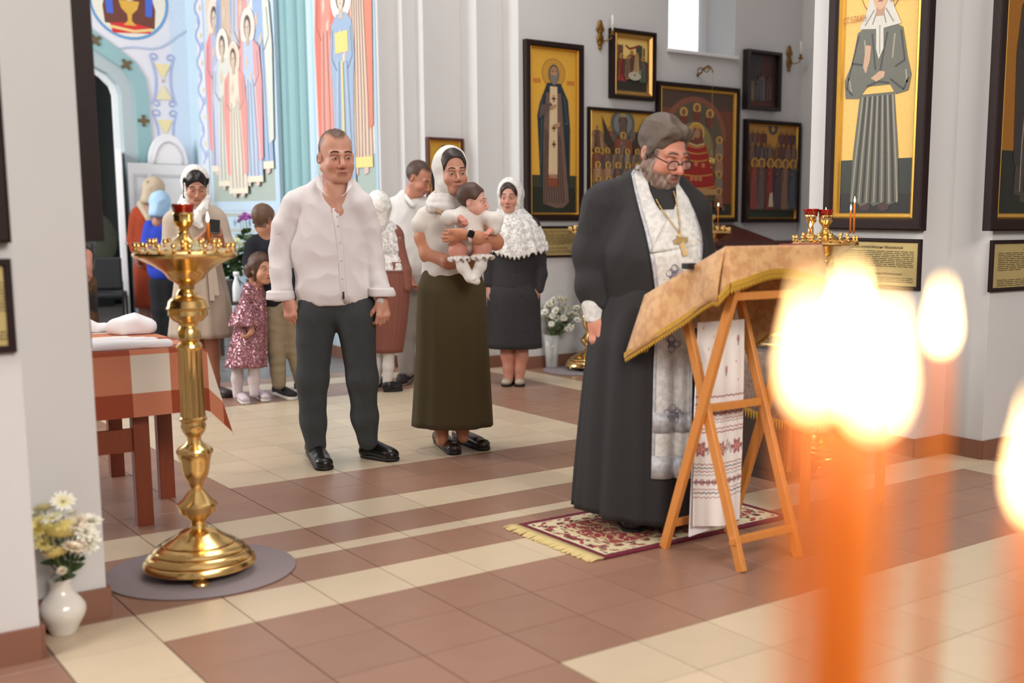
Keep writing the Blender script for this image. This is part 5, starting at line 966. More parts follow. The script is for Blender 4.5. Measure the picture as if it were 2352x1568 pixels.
def sheet(mb, top, bot, n=24, m=8, bulge=None):
    R_ = []
    for j in range(m+1):
        w_ = j/m; R_.append([np.array(top(i/n))*(1-w_)+np.array(bot(i/n))*w_+(bulge(i/n, w_) if bulge else 0) for i in range(n+1)])
    return mb.rings(R_, closed=False)
top0 = lambda y: (lambda s_: desk(s_, y)-oL)
sheet(cov, lambda s_: desk(s_, 0)-oL+nrm*0.002, lambda s_: desk(s_, 1)-oL+nrm*0.002)
def near_bot(t_):   # hanging flap on the near side, pixels of its lower edge
    pts = [(0, 1437, 822), (0.15, 1468, 803), (0.35, 1520, 770), (0.55, 1575, 735), (0.75, 1612, 706), (0.9, 1638, 690), (1.0, 1650, 692)]
    tt = [q[0] for q in pts]; u = np.interp(t_, tt, [q[1] for q in pts]); v = np.interp(t_, tt, [q[2] for q in pts]); return onX(u, v, 0.985-0.02*math.sin(t_*7))-oL
sheet(cov, lambda s_: desk(0, s_)-oL+nrm*0.002, near_bot, 28, 10, lambda a, b: np.array([-0.02*math.sin(a*9)*b*(1-b)*3-0.008*b, 0, 0]))
hi_bot = lambda s_: desk(s_, 1)-oL+np.array([0.05*(s_-0.5)*0.4, -0.035-0.012*math.sin(s_*9), -(0.150-0.055*math.sin(math.pi*s_)+0.02*s_)])
sheet(cov, lambda s_: desk(s_, 1)-oL+nrm*0.002, hi_bot, 28, 8)
sheet(cov, lambda s_: desk(0, 1)-oL+nrm*0.002 if s_ < 1 else desk(0, 1)-oL, lambda s_: near_bot(1)*(1-s_)+hi_bot(0)*s_, 6, 6)
far_bot = lambda s_: desk(1, s_)-oL+np.array([0.045+0.01*math.sin(s_*8), 0, -0.26+0.10*s_])
sheet(cov, lambda s_: desk(1, s_)-oL+nrm*0.002, far_bot, 20, 8)
lo_bot = lambda s_: desk(s_, 0)-oL+np.array([0, 0.05+0.015*math.sin(s_*10), -0.22])
sheet(cov, lambda s_: desk(s_, 0)-oL+nrm*0.002, lambda s_: (lo_bot(s_) if s_ > 0 else near_bot(0)), 24, 8)
cv = cov.go('cover', BRO, t, label='tan and gold brocade cover with a gold fringe'); m_ = cv.modifiers.new('cloth', 'SOLIDIFY'); m_.thickness = 0.003; m_.offset = 0
fr = MB()
def fringe(bot, n, out):
    for i in range(n):
        a, b_ = np.array(bot(i/n)), np.array(bot((i+1)/n)); up = np.array([0, 0, 0.022]); o_ = np.array(out)*0.003; e = (b_-a)*0.02
        fr.add([a+up+o_, b_+up+o_, b_-e+o_-np.array([0, 0, 0.008]), (a+b_)/2+o_-np.array([0, 0, 0.020]), a+e+o_-np.array([0, 0, 0.008])], [(0, 4, 3, 2, 1)])
        fr.add([a+up+o_*2.2, b_+up+o_*2.2, b_+o_*2.2+up*0.2, a+o_*2.2+up*0.2], [(0, 3, 2, 1)])
fringe(near_bot, 46, (-1, 0, 0)); fringe(hi_bot, 44, (0, -1, 0)); fringe(far_bot, 34, (1, 0, 0)); fringe(lambda s_: near_bot(1)*(1-s_)+hi_bot(0)*s_, 8, (-0.7, -0.7, 0)); fringe(lambda s_: (lo_bot(s_) if s_ > 0 else near_bot(0)), 40, (0, 1, 0))
fo = fr.go('fringe', FRG, cv, smooth=False); fo['kind'] = 'stuff'; m_ = fo.modifiers.new('cord', 'SOLIDIFY'); m_.thickness = 0.004; m_.offset = 0
cl = desk(-0.02, 0.60)-oL; MB().box(cl+nrm*0.006, (0.05, 0.035, 0.022)).go('clip', M('black_plastic', (26, 26, 28), 0.4), t, smooth=False, bevel=0.003)
bk = thing('open_book', 'open prayer book lying on the lectern', 'book', desk(0.5, 0.42)+nrm*0.004, 0)
mb = MB(); 
for sx in (-1, 1): mb.rings([[np.array([sx*(0.002+0.145*i/6), 0, 0])+np.array([0, (HI[0]-LO[0]), (HI[1]-LO[1])])/0.5*q*0.20+nrm*(0.004+0.016*math.sin(math.pi*(i/6)**0.6)*h_) for h_ in (0, 1) for q in ((-0.5, 0.5) if h_ == 0 else (0.5, -0.5))] for i in range(7)])
mb.go('page', M('book_paper', (236, 230, 216), 0.8), bk, smooth=False)
# embroidered towel over the crossbar
rw, rh = 1.335-1.082, 0.93-0.115; nx, nz = 96, 280; V, C_ = [], []; gx, gz = np.meshgrid(np.linspace(0, 1, nx), np.linspace(0, 1, nz))
Wt = gx.ravel(); Zt = gz.ravel(); wav = 0.012*np.sin(Wt*8+Zt*3)*(1-Zt)+0.004*np.sin(Wt*21)
Vt = np.stack([1.082+rw*Wt+0.012*(1-Zt)*(Wt-0.5), -2.212+wav*0.8, 0.115+0.03*(1-Wt)*0+rh*Zt-0.02*np.sin(Wt*2.4)*(1-Zt)], 1)
col = np.tile(lin((232, 226, 222)), (len(Wt), 1)); zz = Zt*rh
def tb(mask, rgb, op=0.85): col[mask] = col[mask]*(1-op)+np.array(lin(rgb))*op
RD, BK = (150, 56, 60), (92, 78, 92)
def vpix(v): return (onY(1650, v, -2.2)[2]-0.115)
for v, w_, c_ in ((905, 0.006, RD), (922, 0.005, BK), (930, 0.004, RD), (956, 0.004, RD), (962, 0.004, BK), (976, 0.004, RD), (984, 0.006, RD), (1056, 0.004, RD), (1064, 0.005, BK), (1072, 0.004, RD), (1080, 0.003, BK), (1112, 0.004, RD), (1120, 0.006, BK), (1130, 0.004, RD)):
    z0 = vpix(v); tb((np.abs(zz-z0-0.002*np.sin(Wt*70)) < w_/2), c_)
for v, hgt, n in ((942, 0.012, 9), (1096, 0.015, 9)):
    z0 = vpix(v); tb((np.abs(zz-z0) < hgt*np.abs(np.sin(Wt*n*np.pi))**0.7*0.9)&(np.sin(Wt*130)*np.sin(zz*900) > -0.6), RD); tb((np.abs(zz-z0) < 0.004*np.abs(np.cos(Wt*n*np.pi))), BK)
z0 = vpix(1022)
for i, xx in enumerate((0.12, 0.5, 0.88)):
    dxx = (Wt-xx)*rw; dz = zz-z0; rr = np.hypot(dxx, dz); an = np.arctan2(dz, dxx); tb((rr < 0.034*(0.8+0.2*np.cos(an*6))), RD); tb((rr < 0.018*(0.7+0.3*np.cos(an*5))), (214, 150, 140)); tb((rr < 0.004), (170, 90, 60))
    for sx in (-1, 1): tb((np.hypot((dxx-sx*0.032)*1.3, (dz+0.006)*0.6) < 0.011)&(np.sin(dz*900+dxx*300) > -0.3), BK, 0.75)
for i, xx in enumerate((0.31, 0.69)): dxx = (Wt-xx)*rw; dz = zz-z0-0.01; tb((np.hypot(dxx*1.6, dz*0.7) < 0.016)&(np.cos(np.arctan2(dz, dxx)*7) > -0.4), (140, 84, 80))
for (u, v) in ((1612, 752), (1636, 772), (1664, 750), (1690, 775), (1622, 800), (1606, 838), (1665, 845), (1640, 812), (1685, 826), (1618, 862), (1690, 868)):
    p_ = onY(u, v, -2.2); dxx = Wt*rw-(p_[0]-1.082); dz = zz-(p_[2]-0.115); big_ = (u % 3 == 0) or v in (775, 838, 845); tb((np.hypot(dxx*1.7, dz) < (0.015 if big_ else 0.005)), RD, 0.75)
    if big_: tb((np.hypot(dxx*2.2, dz+0.018) < 0.010), BK, 0.7)
Ft = np.array([(j*nx+i, j*nx+i+1, (j+1)*nx+i+1, (j+1)*nx+i) for j in range(nz-1) for i in range(nx-1)])
tw = mk('embroidered_towel', Vt-np.array([1.21, -2.21, 0]), Ft, M('linen_embroidery', (255, 255, 255), 0.9, vcol=True, bump=0.1, bs=400), None, col=col, label='white towel with red and grey embroidery hanging inside the lectern', cat='towel', loc=(1.21, -2.21, 0))
m_ = tw.modifiers.new('cloth', 'SOLIDIFY'); m_.thickness = 0.004
MB().rings([[(-0.118, 0.006, 0.0), (0.110, 0.006, 0.0), (0.110, 0.012, 0.0), (-0.118, 0.012, 0.0)], [(-0.128, 0.03, -0.86), (0.122, 0.03, -0.83), (0.122, 0.036, -0.83), (-0.128, 0.036, -0.86)]]).go('back_layer', M('white_linen'), tw, smooth=False).location = (0, 0, 0.925)
# ------------------------------------------------------------------ oriental rug
nx, nz = 300, 150; rx0, rx1, ry0, ry1 = 0.745, 1.80, -2.055, -1.43; gx, gy = np.meshgrid(np.linspace(rx0, rx1, nx), np.linspace(ry0, ry1, nz)); X_, Y_ = gx.ravel(), gy.ravel()
ed = np.minimum.reduce([X_-rx0, rx1-X_, Y_-ry0, ry1-Y_]); P3 = np.stack([np.abs(X_-1.3), np.abs(Y_+1.743), np.zeros_like(X_)], 1); n1, n2, n3 = vnoise(P3, 85, 11), vnoise(P3, 150, 12), vnoise(P3, 45, 13)
col = np.tile(lin((206, 192, 156)), (len(X_), 1))
col[(n1 > 0.15)] = lin((150, 70, 66)); col[(n2 > 0.55)] = lin((96, 44, 48)); col[np.abs(n1-0.15) < 0.05] = lin((214, 200, 160)); fld = ed > 0.13
col[fld & (n3 > -0.15)] = lin((138, 44, 50)); col[fld & (np.abs(n2) < 0.12)] = lin((206, 186, 140)); col[fld & (n1 < -0.55)] = lin((186, 150, 110)); col[(ed > 0.118) & (ed < 0.13)] = lin((196, 180, 140)); col[ed < 0.035] = lin((104, 22, 42)); col[(ed > 0.035) & (ed < 0.043)] = lin((216, 204, 170))
V = np.stack([X_-1.3, Y_+1.74, np.full_like(X_, 0.009)+0.0008*vnoise(P3, 300, 4)], 1); F = np.array([(j*nx+i, j*nx+i+1, (j+1)*nx+i+1, (j+1)*nx+i) for j in range(nz-1) for i in range(nx-1)])
rug = mk('rug', V, F, M('wool_rug', (255, 255, 255), 0.95, vcol=True, bump=0.3, bs=500), None, col=col, label='maroon and cream oriental rug with a fringed end under the priest', cat='rug', loc=(1.3, -1.74, 0)); m_ = rug.modifiers.new('pile', 'SOLIDIFY'); m_.thickness = 0.008
fr = MB(); r = random.Random(2)
for i in range(70):
    y = ry0+(ry1-ry0)*(i+0.5)/70+1.74; a = r.uniform(-0.012, 0.012); fr.tube([(rx0-1.3+0.004, y, 0.007), (rx0-1.3-0.03, y+a*0.5, 0.009), (rx0-1.3-0.062-r.uniform(0, 0.014), y+a, 0.004)], [0.0042, 0.0048, 0.003], 5)
fr.go('fringe', M('cream_fringe', (206, 186, 130), 0.9), rug)['kind'] = 'stuff'
# ------------------------------------------------------------------ side table with the glass reliquary, red covered stand
t = thing('reliquary_table', 'small table with a fringed patterned cloth behind the lectern', 'table', (2.1, -1.80, 0)); x0, x1, y0, y1, zt = -0.29, 0.29, -0.33, 0.33, 0.72
MB().bx((x0, y0, zt-0.03), (x1, y1, zt)).go('tabletop', LW, t, smooth=False, bevel=0.004)
for a in (-0.26, 0.26):
    for b_ in (-0.30, 0.30): MB().beam((a, b_, 0), (a, b_, zt-0.03), 0.035, 0.035, (1, 0, 0)).go('leg', LW, t, smooth=False, bevel=0.003)
PAT = M('patterned_cloth', (150, 122, 104), 0.7, rgb2=(128, 98, 84), vs_=60, sheen=0.3)
mb = MB(); e = 0.012
for (a, b_) in (((x0-e, y0-e), (x1+e, y0-e)), ((x1+e, y0-e), (x1+e, y1+e)), ((x1+e, y1+e), (x0-e, y1+e)), ((x0-e, y1+e), (x0-e, y0-e))):
    sheet(mb, lambda s_, a=a, b_=b_: (a[0]+(b_[0]-a[0])*s_, a[1]+(b_[1]-a[1])*s_, zt+0.004), lambda s_, a=a, b_=b_: ((a[0]+(b_[0]-a[0])*s_)*1.03, (a[1]+(b_[1]-a[1])*s_)*1.03, zt-0.27+0.02*math.sin(s_*6)), 16, 4)
mb.bx((x0-e, y0-e, zt+0.001), (x1+e, y1+e, zt+0.005)); c_ = mb.go('cloth', PAT, t); m_ = c_.modifiers.new('cloth', 'SOLIDIFY'); m_.thickness = 0.003
fr = MB()
for (a, b_) in (((x0-e, y0-e), (x1+e, y0-e)), ((x0-e, y1+e), (x0-e, y0-e)), ((x1+e, y0-e), (x1+e, y1+e))):
    for i in range(40):
        q = [((a[0]+(b_[0]-a[0])*s_)*1.035, (a[1]+(b_[1]-a[1])*s_)*1.035) for s_ in (i/40, (i+1)/40)]; z1 = zt-0.26+0.02*math.sin(i/40*6); fr.add([(*q[0], z1), (*q[1], z1), ((q[0][0]+q[1][0])/2, (q[0][1]+q[1][1])/2, z1-0.045)], [(0, 1, 2)])
fo = fr.go('fringe', FRG, c_, smooth=False); fo['kind'] = 'stuff'; m_ = fo.modifiers.new('c', 'SOLIDIFY'); m_.thickness = 0.003
t = thing('reliquary', 'gilt reliquary chest inside a glass case on the side table', 'reliquary', (2.08, -1.79, zt+0.006)); g = M('thin_glass', (250, 250, 250), 0.03, trans=0.9, spec=0.5, alpha=0.3)
for a, b_ in (((-0.25, -0.28, 0), (0.25, -0.274, 0.2)), ((-0.25, 0.274, 0), (0.25, 0.28, 0.2)), ((-0.25, -0.274, 0), (-0.244, 0.274, 0.2)), ((0.244, -0.274, 0), (0.25, 0.274, 0.2)), ((-0.255, -0.285, 0.2), (0.255, 0.285, 0.208))): MB().bx(a, b_).go('pane', g, t, smooth=False)
mb = MB().bx((-0.16, -0.2, 0.012), (0.16, 0.2, 0.03)).bx((-0.14, -0.18, 0.05), (0.14, 0.18, 0.075))
for a in (-0.13, 0.13):
    for b_ in (-0.17, 0, 0.17): mb.ell((a, b_, 0.04), (0.016, 0.016, 0.016))
for i in range(10): mb.ell((-0.145, -0.17+i*0.038, 0.062), (0.008, 0.012, 0.010))
mb.ell((0, 0, 0.10), (0.10, 0.14, 0.05)); mb.ell((-0.08, 0.10, 0.12), (0.035, 0.03, 0.04)); mb.tube([(0, 0, 0.14), (0, 0, 0.19)], 0.008); mb.tube([(-0.02, 0, 0.172), (0.02, 0, 0.172)], 0.006); mb.go('chest', GOLD, t)
dsp = atD(1832, 560, 5.88)+np.array([-0.02, 0.10, 0]); t = thing('draped_stand', 'stand with a sloping red velvet top behind the lectern', 'stand', (dsp[0], dsp[1], 0))
RV = M('red_velvet', (150, 26, 22), 0.8, sheen=0.6)
MB().prism([(-0.12, -0.12), (0.12, -0.12), (0.12, 0.12), (-0.12, 0.12)], 0.03, 1.10).go('body', DW, t, smooth=False); MB().rings([[(-0.15, -0.15, 1.19), (0.15, -0.15, 1.19), (0.15, 0.15, 1.09), (-0.15, 0.15, 1.09)], [(-0.15, -0.15, 1.205), (0.15, -0.15, 1.205), (0.15, 0.15, 1.105), (-0.15, 0.15, 1.105)]]).go('top', RV, t, smooth=False, bevel=0.004); MB().box((0, 0, 0.02), (0.3, 0.3, 0.04)).go('plinth', DW, t, smooth=False)
# wooden icon case under the mother icon
x0, x1 = 4.9, onY(1686, 515, 2.8)[0]; zb_ = onY(1650, 516, 2.8)[2]; CW = M('mahogany', (86, 42, 34), 0.4, var=0.15, vs_=7, stretch=(1, 6, 6)); yf = 2.25; zf = onY(1700, 552, yf)[2]
t = thing('icon_case', 'dark mahogany slanted case against the wall under the red robed icon', 'cabinet', ((x0+x1)/2, 2.5, 0)); hx = (x1-x0)/2
MB().rings([[(-hx, 0.32, 0.05), (hx, 0.32, 0.05), (hx, yf-2.5, 0.05), (-hx, yf-2.5, 0.05)][::-1], [(-hx, 0.32, zb_), (hx, 0.32, zb_), (hx, yf-2.5, zf), (-hx, yf-2.5, zf)][::-1]]).go('body', CW, t, smooth=False)
MB().bx((-hx-0.03, yf-2.54, zf-0.05), (hx+0.45, yf-2.49, zf-0.005)).go('rail', CW, t, smooth=False, bevel=0.004); MB().bx((-hx-0.03, yf-2.55, 0), (hx+0.45, 0.32, 0.06)).go('plinth', CW, t, smooth=False); MB().bx((hx, yf-2.5, 0.05), (hx+0.42, 0.30, zf-0.05)).go('side_cabinet', CW, t, smooth=False)
for x in (-0.45, 0.0, 0.45, 0.80): MB().bx((x-0.16, yf-2.512, 0.15), (x+0.16, yf-2.50, zf-0.12)).go('panel', M('mahogany_panel', (72, 34, 28), 0.4), t, smooth=False, bevel=0.006)
# ------------------------------------------------------------------ far end: screen, door leaf, chairs
YS = 8.2; t = thing('panel_screen', 'white panelled wooden screen with an arched top beside the arch', 'screen', (0, YS, 0))
x0, x1, zt = onY(300, 500, YS)[0], onY(476, 500, YS)[0], onY(390, 376, YS)[2]; a0, a1, za = onY(343, 400, YS)[0], onY(432, 400, YS)[0], onY(388, 308, YS)[2]
MB().bx((x0, 0, 0), (x1, 0.04, zt)).go('panel', WHITEP, t, smooth=False); n = 20; cxx = (a0+a1)/2; arcp = [(cxx+(a1-a0)/2*math.cos(q), zt+(za-zt)*math.sin(q)) for q in np.linspace(0, math.pi, n)]
MB().add([(x, y, z) for y in (-0.01, 0.04) for x, z in arcp], [list(range(n)), list(range(2*n-1, n-1, -1))]+[(i, i+n, i+1+n, i+1) for i in range(n-1)]).go('arched_top', WHITEP, t, smooth=False)
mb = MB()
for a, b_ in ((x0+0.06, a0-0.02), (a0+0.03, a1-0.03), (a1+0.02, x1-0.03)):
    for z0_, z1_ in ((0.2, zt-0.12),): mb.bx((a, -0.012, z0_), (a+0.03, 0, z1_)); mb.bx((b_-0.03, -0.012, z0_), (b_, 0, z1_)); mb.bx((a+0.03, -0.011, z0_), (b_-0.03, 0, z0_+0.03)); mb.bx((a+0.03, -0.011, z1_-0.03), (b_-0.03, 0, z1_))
mb.go('moulding', M('screen_greyish_white', (206, 208, 212), 0.5), t, smooth=False); MB().tube([(cxx+(a1-a0)*0.36*math.cos(q), -0.014, zt+(za-zt)*0.74*math.sin(q)) for q in np.linspace(0, math.pi, 16)], 0.012, 6).go('arch_bead', M('screen_greyish_white'), t)  # moulding and bead in a slightly greyer white than the panels
dl = onY(283, 550, 7.9); t = thing('door_leaf', 'open white door leaf seen edge on beside the black chair', 'door', (dl[0], 7.9, 0), math.radians(74)); MB().bx((-0.02, -0.03, 0.01), (0.86, 0.03, 2.02)).go('leaf', WHITEP, t, smooth=False, bevel=0.004); MB().tube([(-0.02, -0.02, 1.0), (-0.05, -0.06, 1.0), (0.06, -0.07, 1.0)], 0.010).go('handle', M('steel', (190, 190, 190), 0.3, 1.0), t)
BLK = M('black_vinyl', (24, 25, 28), 0.45); BLM = M('black_metal', (20, 20, 22), 0.4, 0.3)
def chair(label, F, rz, group=None):
    t = thing('stacking_chair', label, 'chair', F.b, rz); MB().box((0, 0, 0.46), (0.46, 0.42, 0.06)).go('seat', BLK, t, smooth=False, bevel=0.02); MB().box((0, 0.23, 0.70), (0.45, 0.05, 0.34)).go('backrest', BLK, t, smooth=False, bevel=0.02)
    for sx in (-0.22, 0.22): MB().tube([(sx, -0.20, 0.0), (sx, -0.19, 0.44)], 0.011).go('leg', BLM, t); MB().tube([(sx, 0.24, 0.0), (sx, 0.20, 0.44), (sx, 0.235, 0.62)], 0.011).go('leg', BLM, t)
    return t
CF = Fig(300, 760); CF.b = CF.b-R_R*0.02-E_F*0.62; chair('black vinyl chair beside the open white door leaf', CF, math.radians(160))
for i, (x, y, lb) in enumerate(((2.05, 12.6, 'black armchair in the dim hall beside the round backed one'), (2.9, 12.7, 'black armchair in the dim hall against the pilaster'))):
    t = thing('armchair', lb, 'armchair', (x, y, 0), math.pi); MB().box((0, 0, 0.235), (0.62, 0.62, 0.47)).go('seat', BLK, t, smooth=False, bevel=0.05); MB().box((0, -0.28, 0.66), (0.62, 0.14, 0.55)).go('backrest', BLK, t, smooth=False, bevel=0.05)
    for sx in (-0.34, 0.34): MB().box((sx, 0, 0.40), (0.10, 0.60, 0.50)).go('armrest', BLK, t, smooth=False, bevel=0.04)
t = thing('round_drum', 'round pale olive drum shape standing in the dim hall', 'drum', (onY(232, 585, 12.0)[0], 12.0, 0)); sd = SDF(); sd.el((0, 0, 0.95), (0.24, 0.06, 0.36), 0.0); V, F = sd.mesh(0.02); mk('disc', V, F, M('olive_cloth', (130, 132, 112), 0.8), t); MB().bx((-0.12, -0.1, 0), (0.12, 0.1, 0.65)).go('base', BLK, t, smooth=False)
# flowers on a low stand behind the children
F4 = Fig(566, 822); t = figthing('plant_stand', 'low dark plant stand behind the children', 'stand', F4); MB().box((0, 0, 0.52), (0.62, 0.36, 0.03)).go('top', DW, t, smooth=False, bevel=0.004)
for a in (-0.27, 0.27):
    for b_ in (-0.14, 0.14): MB().box((a, b_, 0.26), (0.035, 0.035, 0.51)).go('leg', DW, t, smooth=False)
def pot(label, F, x, y, z, r, h, mat, name='flower_pot'): return MB().lathe([(r*0.7, 0), (r*0.75, 0.004), (r, h*0.95), (r*1.06, h*0.95), (r*1.06, h), (r*0.9, h), (r*0.85, h*0.8)], 24).go(name, mat, None, label=label, cat='pot', loc=tuple(F.b+R_R*x+E_F*y+np.array([0, 0, z])))
pot('grey pot holding the pink chrysanthemum', F4, 0.09, 0.05, 0.535, 0.075, 0.2, M('grey_pot', (128, 130, 128), 0.5)); pot('grey pot holding the white chrysanthemums', F4, -0.14, 0.03, 0.535, 0.085, 0.2, M('grey_pot'))
bouquet('pink chrysanthemum standing behind the boy', F4, np.array([0.09, 0.05, 0.72]), [(563, 496, 0.0, PINK_H, 1.3), (556, 502, -0.03, PINK_H, 1.2), (572, 500, -0.02, PINK_H, 1.3), (566, 506, -0.05, PINK_H, 1.1), (551, 508, 0, PINK_H, 0.9)], 60, 8, 0.10, 0.02)
bouquet('white chrysanthemums with dark leaves behind the girl', F4, np.array([-0.14, 0.03, 0.72]), [(541, 556, -0.03, BIGW_H, 1.3), (552, 562, -0.05, BIGW_H, 1.1), (523, 548, 0, BIGW_H, 0.8), (548, 574, -0.05, BIGW_H, 0.9), (527, 558, -0.02, WHITE_H, 1)], 90, 9, 0.13, 0.02)
t = figthing('spray_bottle', 'white plastic spray bottle on the plant stand', 'bottle', F4); pb = F4.P(544, 688, -0.12); pb[2] = 0.535; MB().lathe([(0.03, 0), (0.035, 0.01), (0.035, 0.13), (0.028, 0.17), (0.014, 0.21), (0.013, 0.235)], 18, pb).go('body', M('white_plastic', (232, 236, 240), 0.35), t); MB().box(pb+np.array([0.004, 0, 0.255]), (0.05, 0.022, 0.04)).beam(pb+np.array([0.025, 0, 0.255]), pb+np.array([0.034, 0, 0.21]), 0.012, 0.008).go('trigger', M('white_plastic'), t)
P5 = Fig(519, 792); pot('white pot on the floor behind the girl in sequins', P5, 0, 0, 0, 0.11, 0.15, M('white_plastic'))
# ------------------------------------------------------------------ people
def cloth(name, rgb=(200, 200, 200), rough=0.8, bump=0.12, bs=90, **k): return M(name, rgb, rough, bump=bump, bs=bs, **k)
def nose_dir(yaw): return np.array([-math.sin(math.radians(yaw)), math.cos(math.radians(yaw)), 0])
def shortline(front, side, back):
    """hairline height as a function of |x|, y in head space"""
    return lambda ax, y: np.where(y > 0.02, front-0.9*np.maximum(0, ax-0.045)*1.6, np.where(y > -0.03, side, back))
def finish(root, name, sd, res, mat, amp=0.0, f=30, seed=1, squash=(1, 1, 1), sharp=False, amp2=0.0, f2=90, post=None):
    V, F = sd.mesh(res)
    if amp: V = wrinkle(V, F, amp, f, seed, squash, sharp)
    if amp2: V = wrinkle(V, F, amp2, f2, seed+1, squash, True)
    if post: V = post(V)
    return mk(name, V, F, mat, root)
# ---- man in the white linen shirt
F = Fig(806, 1060); root = figthing('person', 'man in an untucked white linen shirt and dark grey jeans', 'person', F); P = F.P
hc = P(773, 357, 0.0); R = rotm(180+28, -6, 2); sk = (206, 152, 130)
hp = head(root, hc, R, 1.10, [(P(770, 385, 0.03), 0.062), (P(768, 425, 0.05), 0.066), (P(771, 450, 0.015), 0.075), (P(774, 486, -0.005), 0.07)], sk, 0.0036, hair={'stubble': 1, 'line': lambda ax, y: np.where(y > -0.005, 0.083+0.016*np.clip((ax-0.018)/0.02, 0, 1)-2.6*np.maximum(0, ax-0.054), np.where(y > -0.02, 0.012, -0.055)), 'rgb': (62, 48, 40), 'op': 0.88, 't': 0.003, 'look': -1}, brow=(92, 66, 50), lips=(164, 96, 88), jaw=1.15, nose=1.15, eyes='half')
hl = hand(P(662, 690, -0.02), P(672, 752, -0.05)-P(662, 690, -0.02), (0.45, 1, 0), 1, 1.06, (0.62, 0.7, 0.75, 0.75), 0.0, 0.1, 0.7, [(P(647, 640, 0), 0.032), (P(644, 575, 0.03), 0.038), (P(676, 470, 0.03), 0.045)])
hr = hand(P(877, 690, -0.02), P(884, 748, -0.05)-P(877, 690, -0.02), (-0.6, 0.8, 0), -1, 1.04, (0.75, 0.85, 0.9, 0.9), 0.02, 0.25, 0.9, [(P(870, 645, 0.02), 0.032), (P(858, 585, 0.055), 0.036), (P(828, 470, 0.03), 0.045)])
body_mesh(root, [hl, hr], sk, hp)
sd = SDF(); fl = ((0, 1, 0), 0.62)
sd.rc(P(760, 505, 0.04), P(756, 570, 0.03), 0.186, 0.190, 0.04, fl); sd.rc(P(757, 570, 0.03), P(767, 660, 0.02), 0.190, 0.206, 0.05, fl); sd.rc(P(704, 455, 0.04), P(806, 458, 0.04), 0.070, 0.070, 0.05); sd.rc(P(742, 432, 0.05), P(796, 434, 0.05), 0.06, 0.06, 0.05); sd.rc(P(768, 425, 0.06), P(768, 450, 0.06), 0.074, 0.09, 0.05)
sd.chain([P(681, 468, 0.03), P(656, 520, 0.03), P(644, 575, 0.03), P(645, 630, 0.0), P(648, 676, -0.01)], [0.074, 0.066, 0.056, 0.055, 0.056], 0.016); sd.chain([P(824, 470, 0.03), P(846, 525, 0.05), P(857, 585, 0.05), P(868, 640, 0.02), P(874, 668, 0.0)], [0.076, 0.062, 0.055, 0.052, 0.052], 0.016)
sd.half(P(0, 697, 0)*np.array([0, 0, 1]), (0, 0, -1), 0.006); sd.el(P(768, 418, -0.02), (0.058, 0.075, 0.05), 0.012, cut=True); sd.rc(P(768, 420, -0.06), P(778, 470, -0.10), 0.056, 0.006, 0.008, cut=True)
for (u, v, du) in ((645, 690, 0), (874, 690, 0)): sd.el(P(u+du, v+14, -0.01), (0.07, 0.07, 0.035), 0.006, cut=True)
LIN = cloth('white_linen_shirt', (226, 220, 222), 0.85, 0.10, 160); c0 = F.P(765, 560)
def mshirt(V):
    d = V[:, 0]-c0[0]; z1 = P(0, 690)[2]; low = V[:, 2] < z1; V[low, 2] += 0.055*np.clip((np.abs(d[low])-0.06)/0.15, 0, 1)**1.5; return V
sh = finish(root, 'shirt', sd, 0.0075, LIN, 0.0030, 18, 5, (1, 1, 0.8), False, 0.0030, 38, mshirt)
for (u, v, r_) in ((652, 676, 0.072), (874, 669, 0.068)):
    c_ = SDF(); c_.rc(P(u-(9 if u < 700 else 0), v-6, -0.005), P(u-(8 if u < 700 else -4), v+8, -0.008), r_, r_*1.04, 0.0); c_.half(P(u, v+12, 0), (0, 0, -1), 0.006); c_.half(P(u, v-9, 0), (0, 0, 1), 0.006); finish(root, 'cuff', c_, 0.006, LIN, 0.003, 40, 2)
mb = MB()
for pts in ([(735, 396), (728, 404), (722, 428), (740, 440)], [(800, 400), (806, 408), (812, 430), (797, 440)]):
    a_ = [P(u, v, f_) for (u, v), f_ in zip(pts, (0.03, -0.02, -0.09, -0.10))]; b_ = [P(u+(26 if u < 770 else -22)*(i/3), v+14*(i/3)+4, f_-0.02) for i, ((u, v), f_) in enumerate(zip(pts, (0.03, -0.03, -0.10, -0.12)))]
    mb.rings([a_, b_], closed=False)
o = mb.go('collar', LIN, root); m_ = o.modifiers.new('c', 'SOLIDIFY'); m_.thickness = 0.006; m_.offset = 0; m_ = o.modifiers.new('s', 'SUBSURF'); m_.levels = 2; m_.render_levels = 2
dgs = bpy.context.evaluated_depsgraph_get()
def snap(obj, p, off=0.003):
    """nearest point on obj along the view axis, seen from the viewer's side"""
    ok, h, n, _ = obj.ray_cast(Vector((p[0], p[1]-1.0, p[2])), Vector((0, 1, 0))); return np.array(h)+np.array([0, -off, 0]) if ok else np.array(p)
pl = [(777, 478), (784, 520), (790, 560), (794, 600), (797, 640), (801, 672), (806, 695)]
mb = MB(); L_ = [snap(sh, P(u-7, v), 0.004) for u, v in pl]; R__ = [snap(sh, P(u+7, v), 0.004) for u, v in pl]; mb.rings([L_, [(a+b)/2+np.array([0, -0.002, 0]) for a, b in zip(L_, R__)], R__], closed=False); o = mb.go('placket', LIN, root); m_ = o.modifiers.new('s', 'SOLIDIFY'); m_.thickness = 0.003
for u, v in ((782, 497), (785, 518), (790, 555), (794, 596), (796, 637), (646, 535)): q = snap(sh, P(u, v), 0.007); MB().ell(q, (0.0055, 0.003, 0.0055), 10, 6).go('button', M('shell_button', (206, 200, 196), 0.3), root)
q = snap(sh, P(799, 675), 0.006); MB().box(q, (0.010, 0.003, 0.038)).go('label_tab', M('navy_tab', (58, 36, 66), 0.8), root, smooth=False)
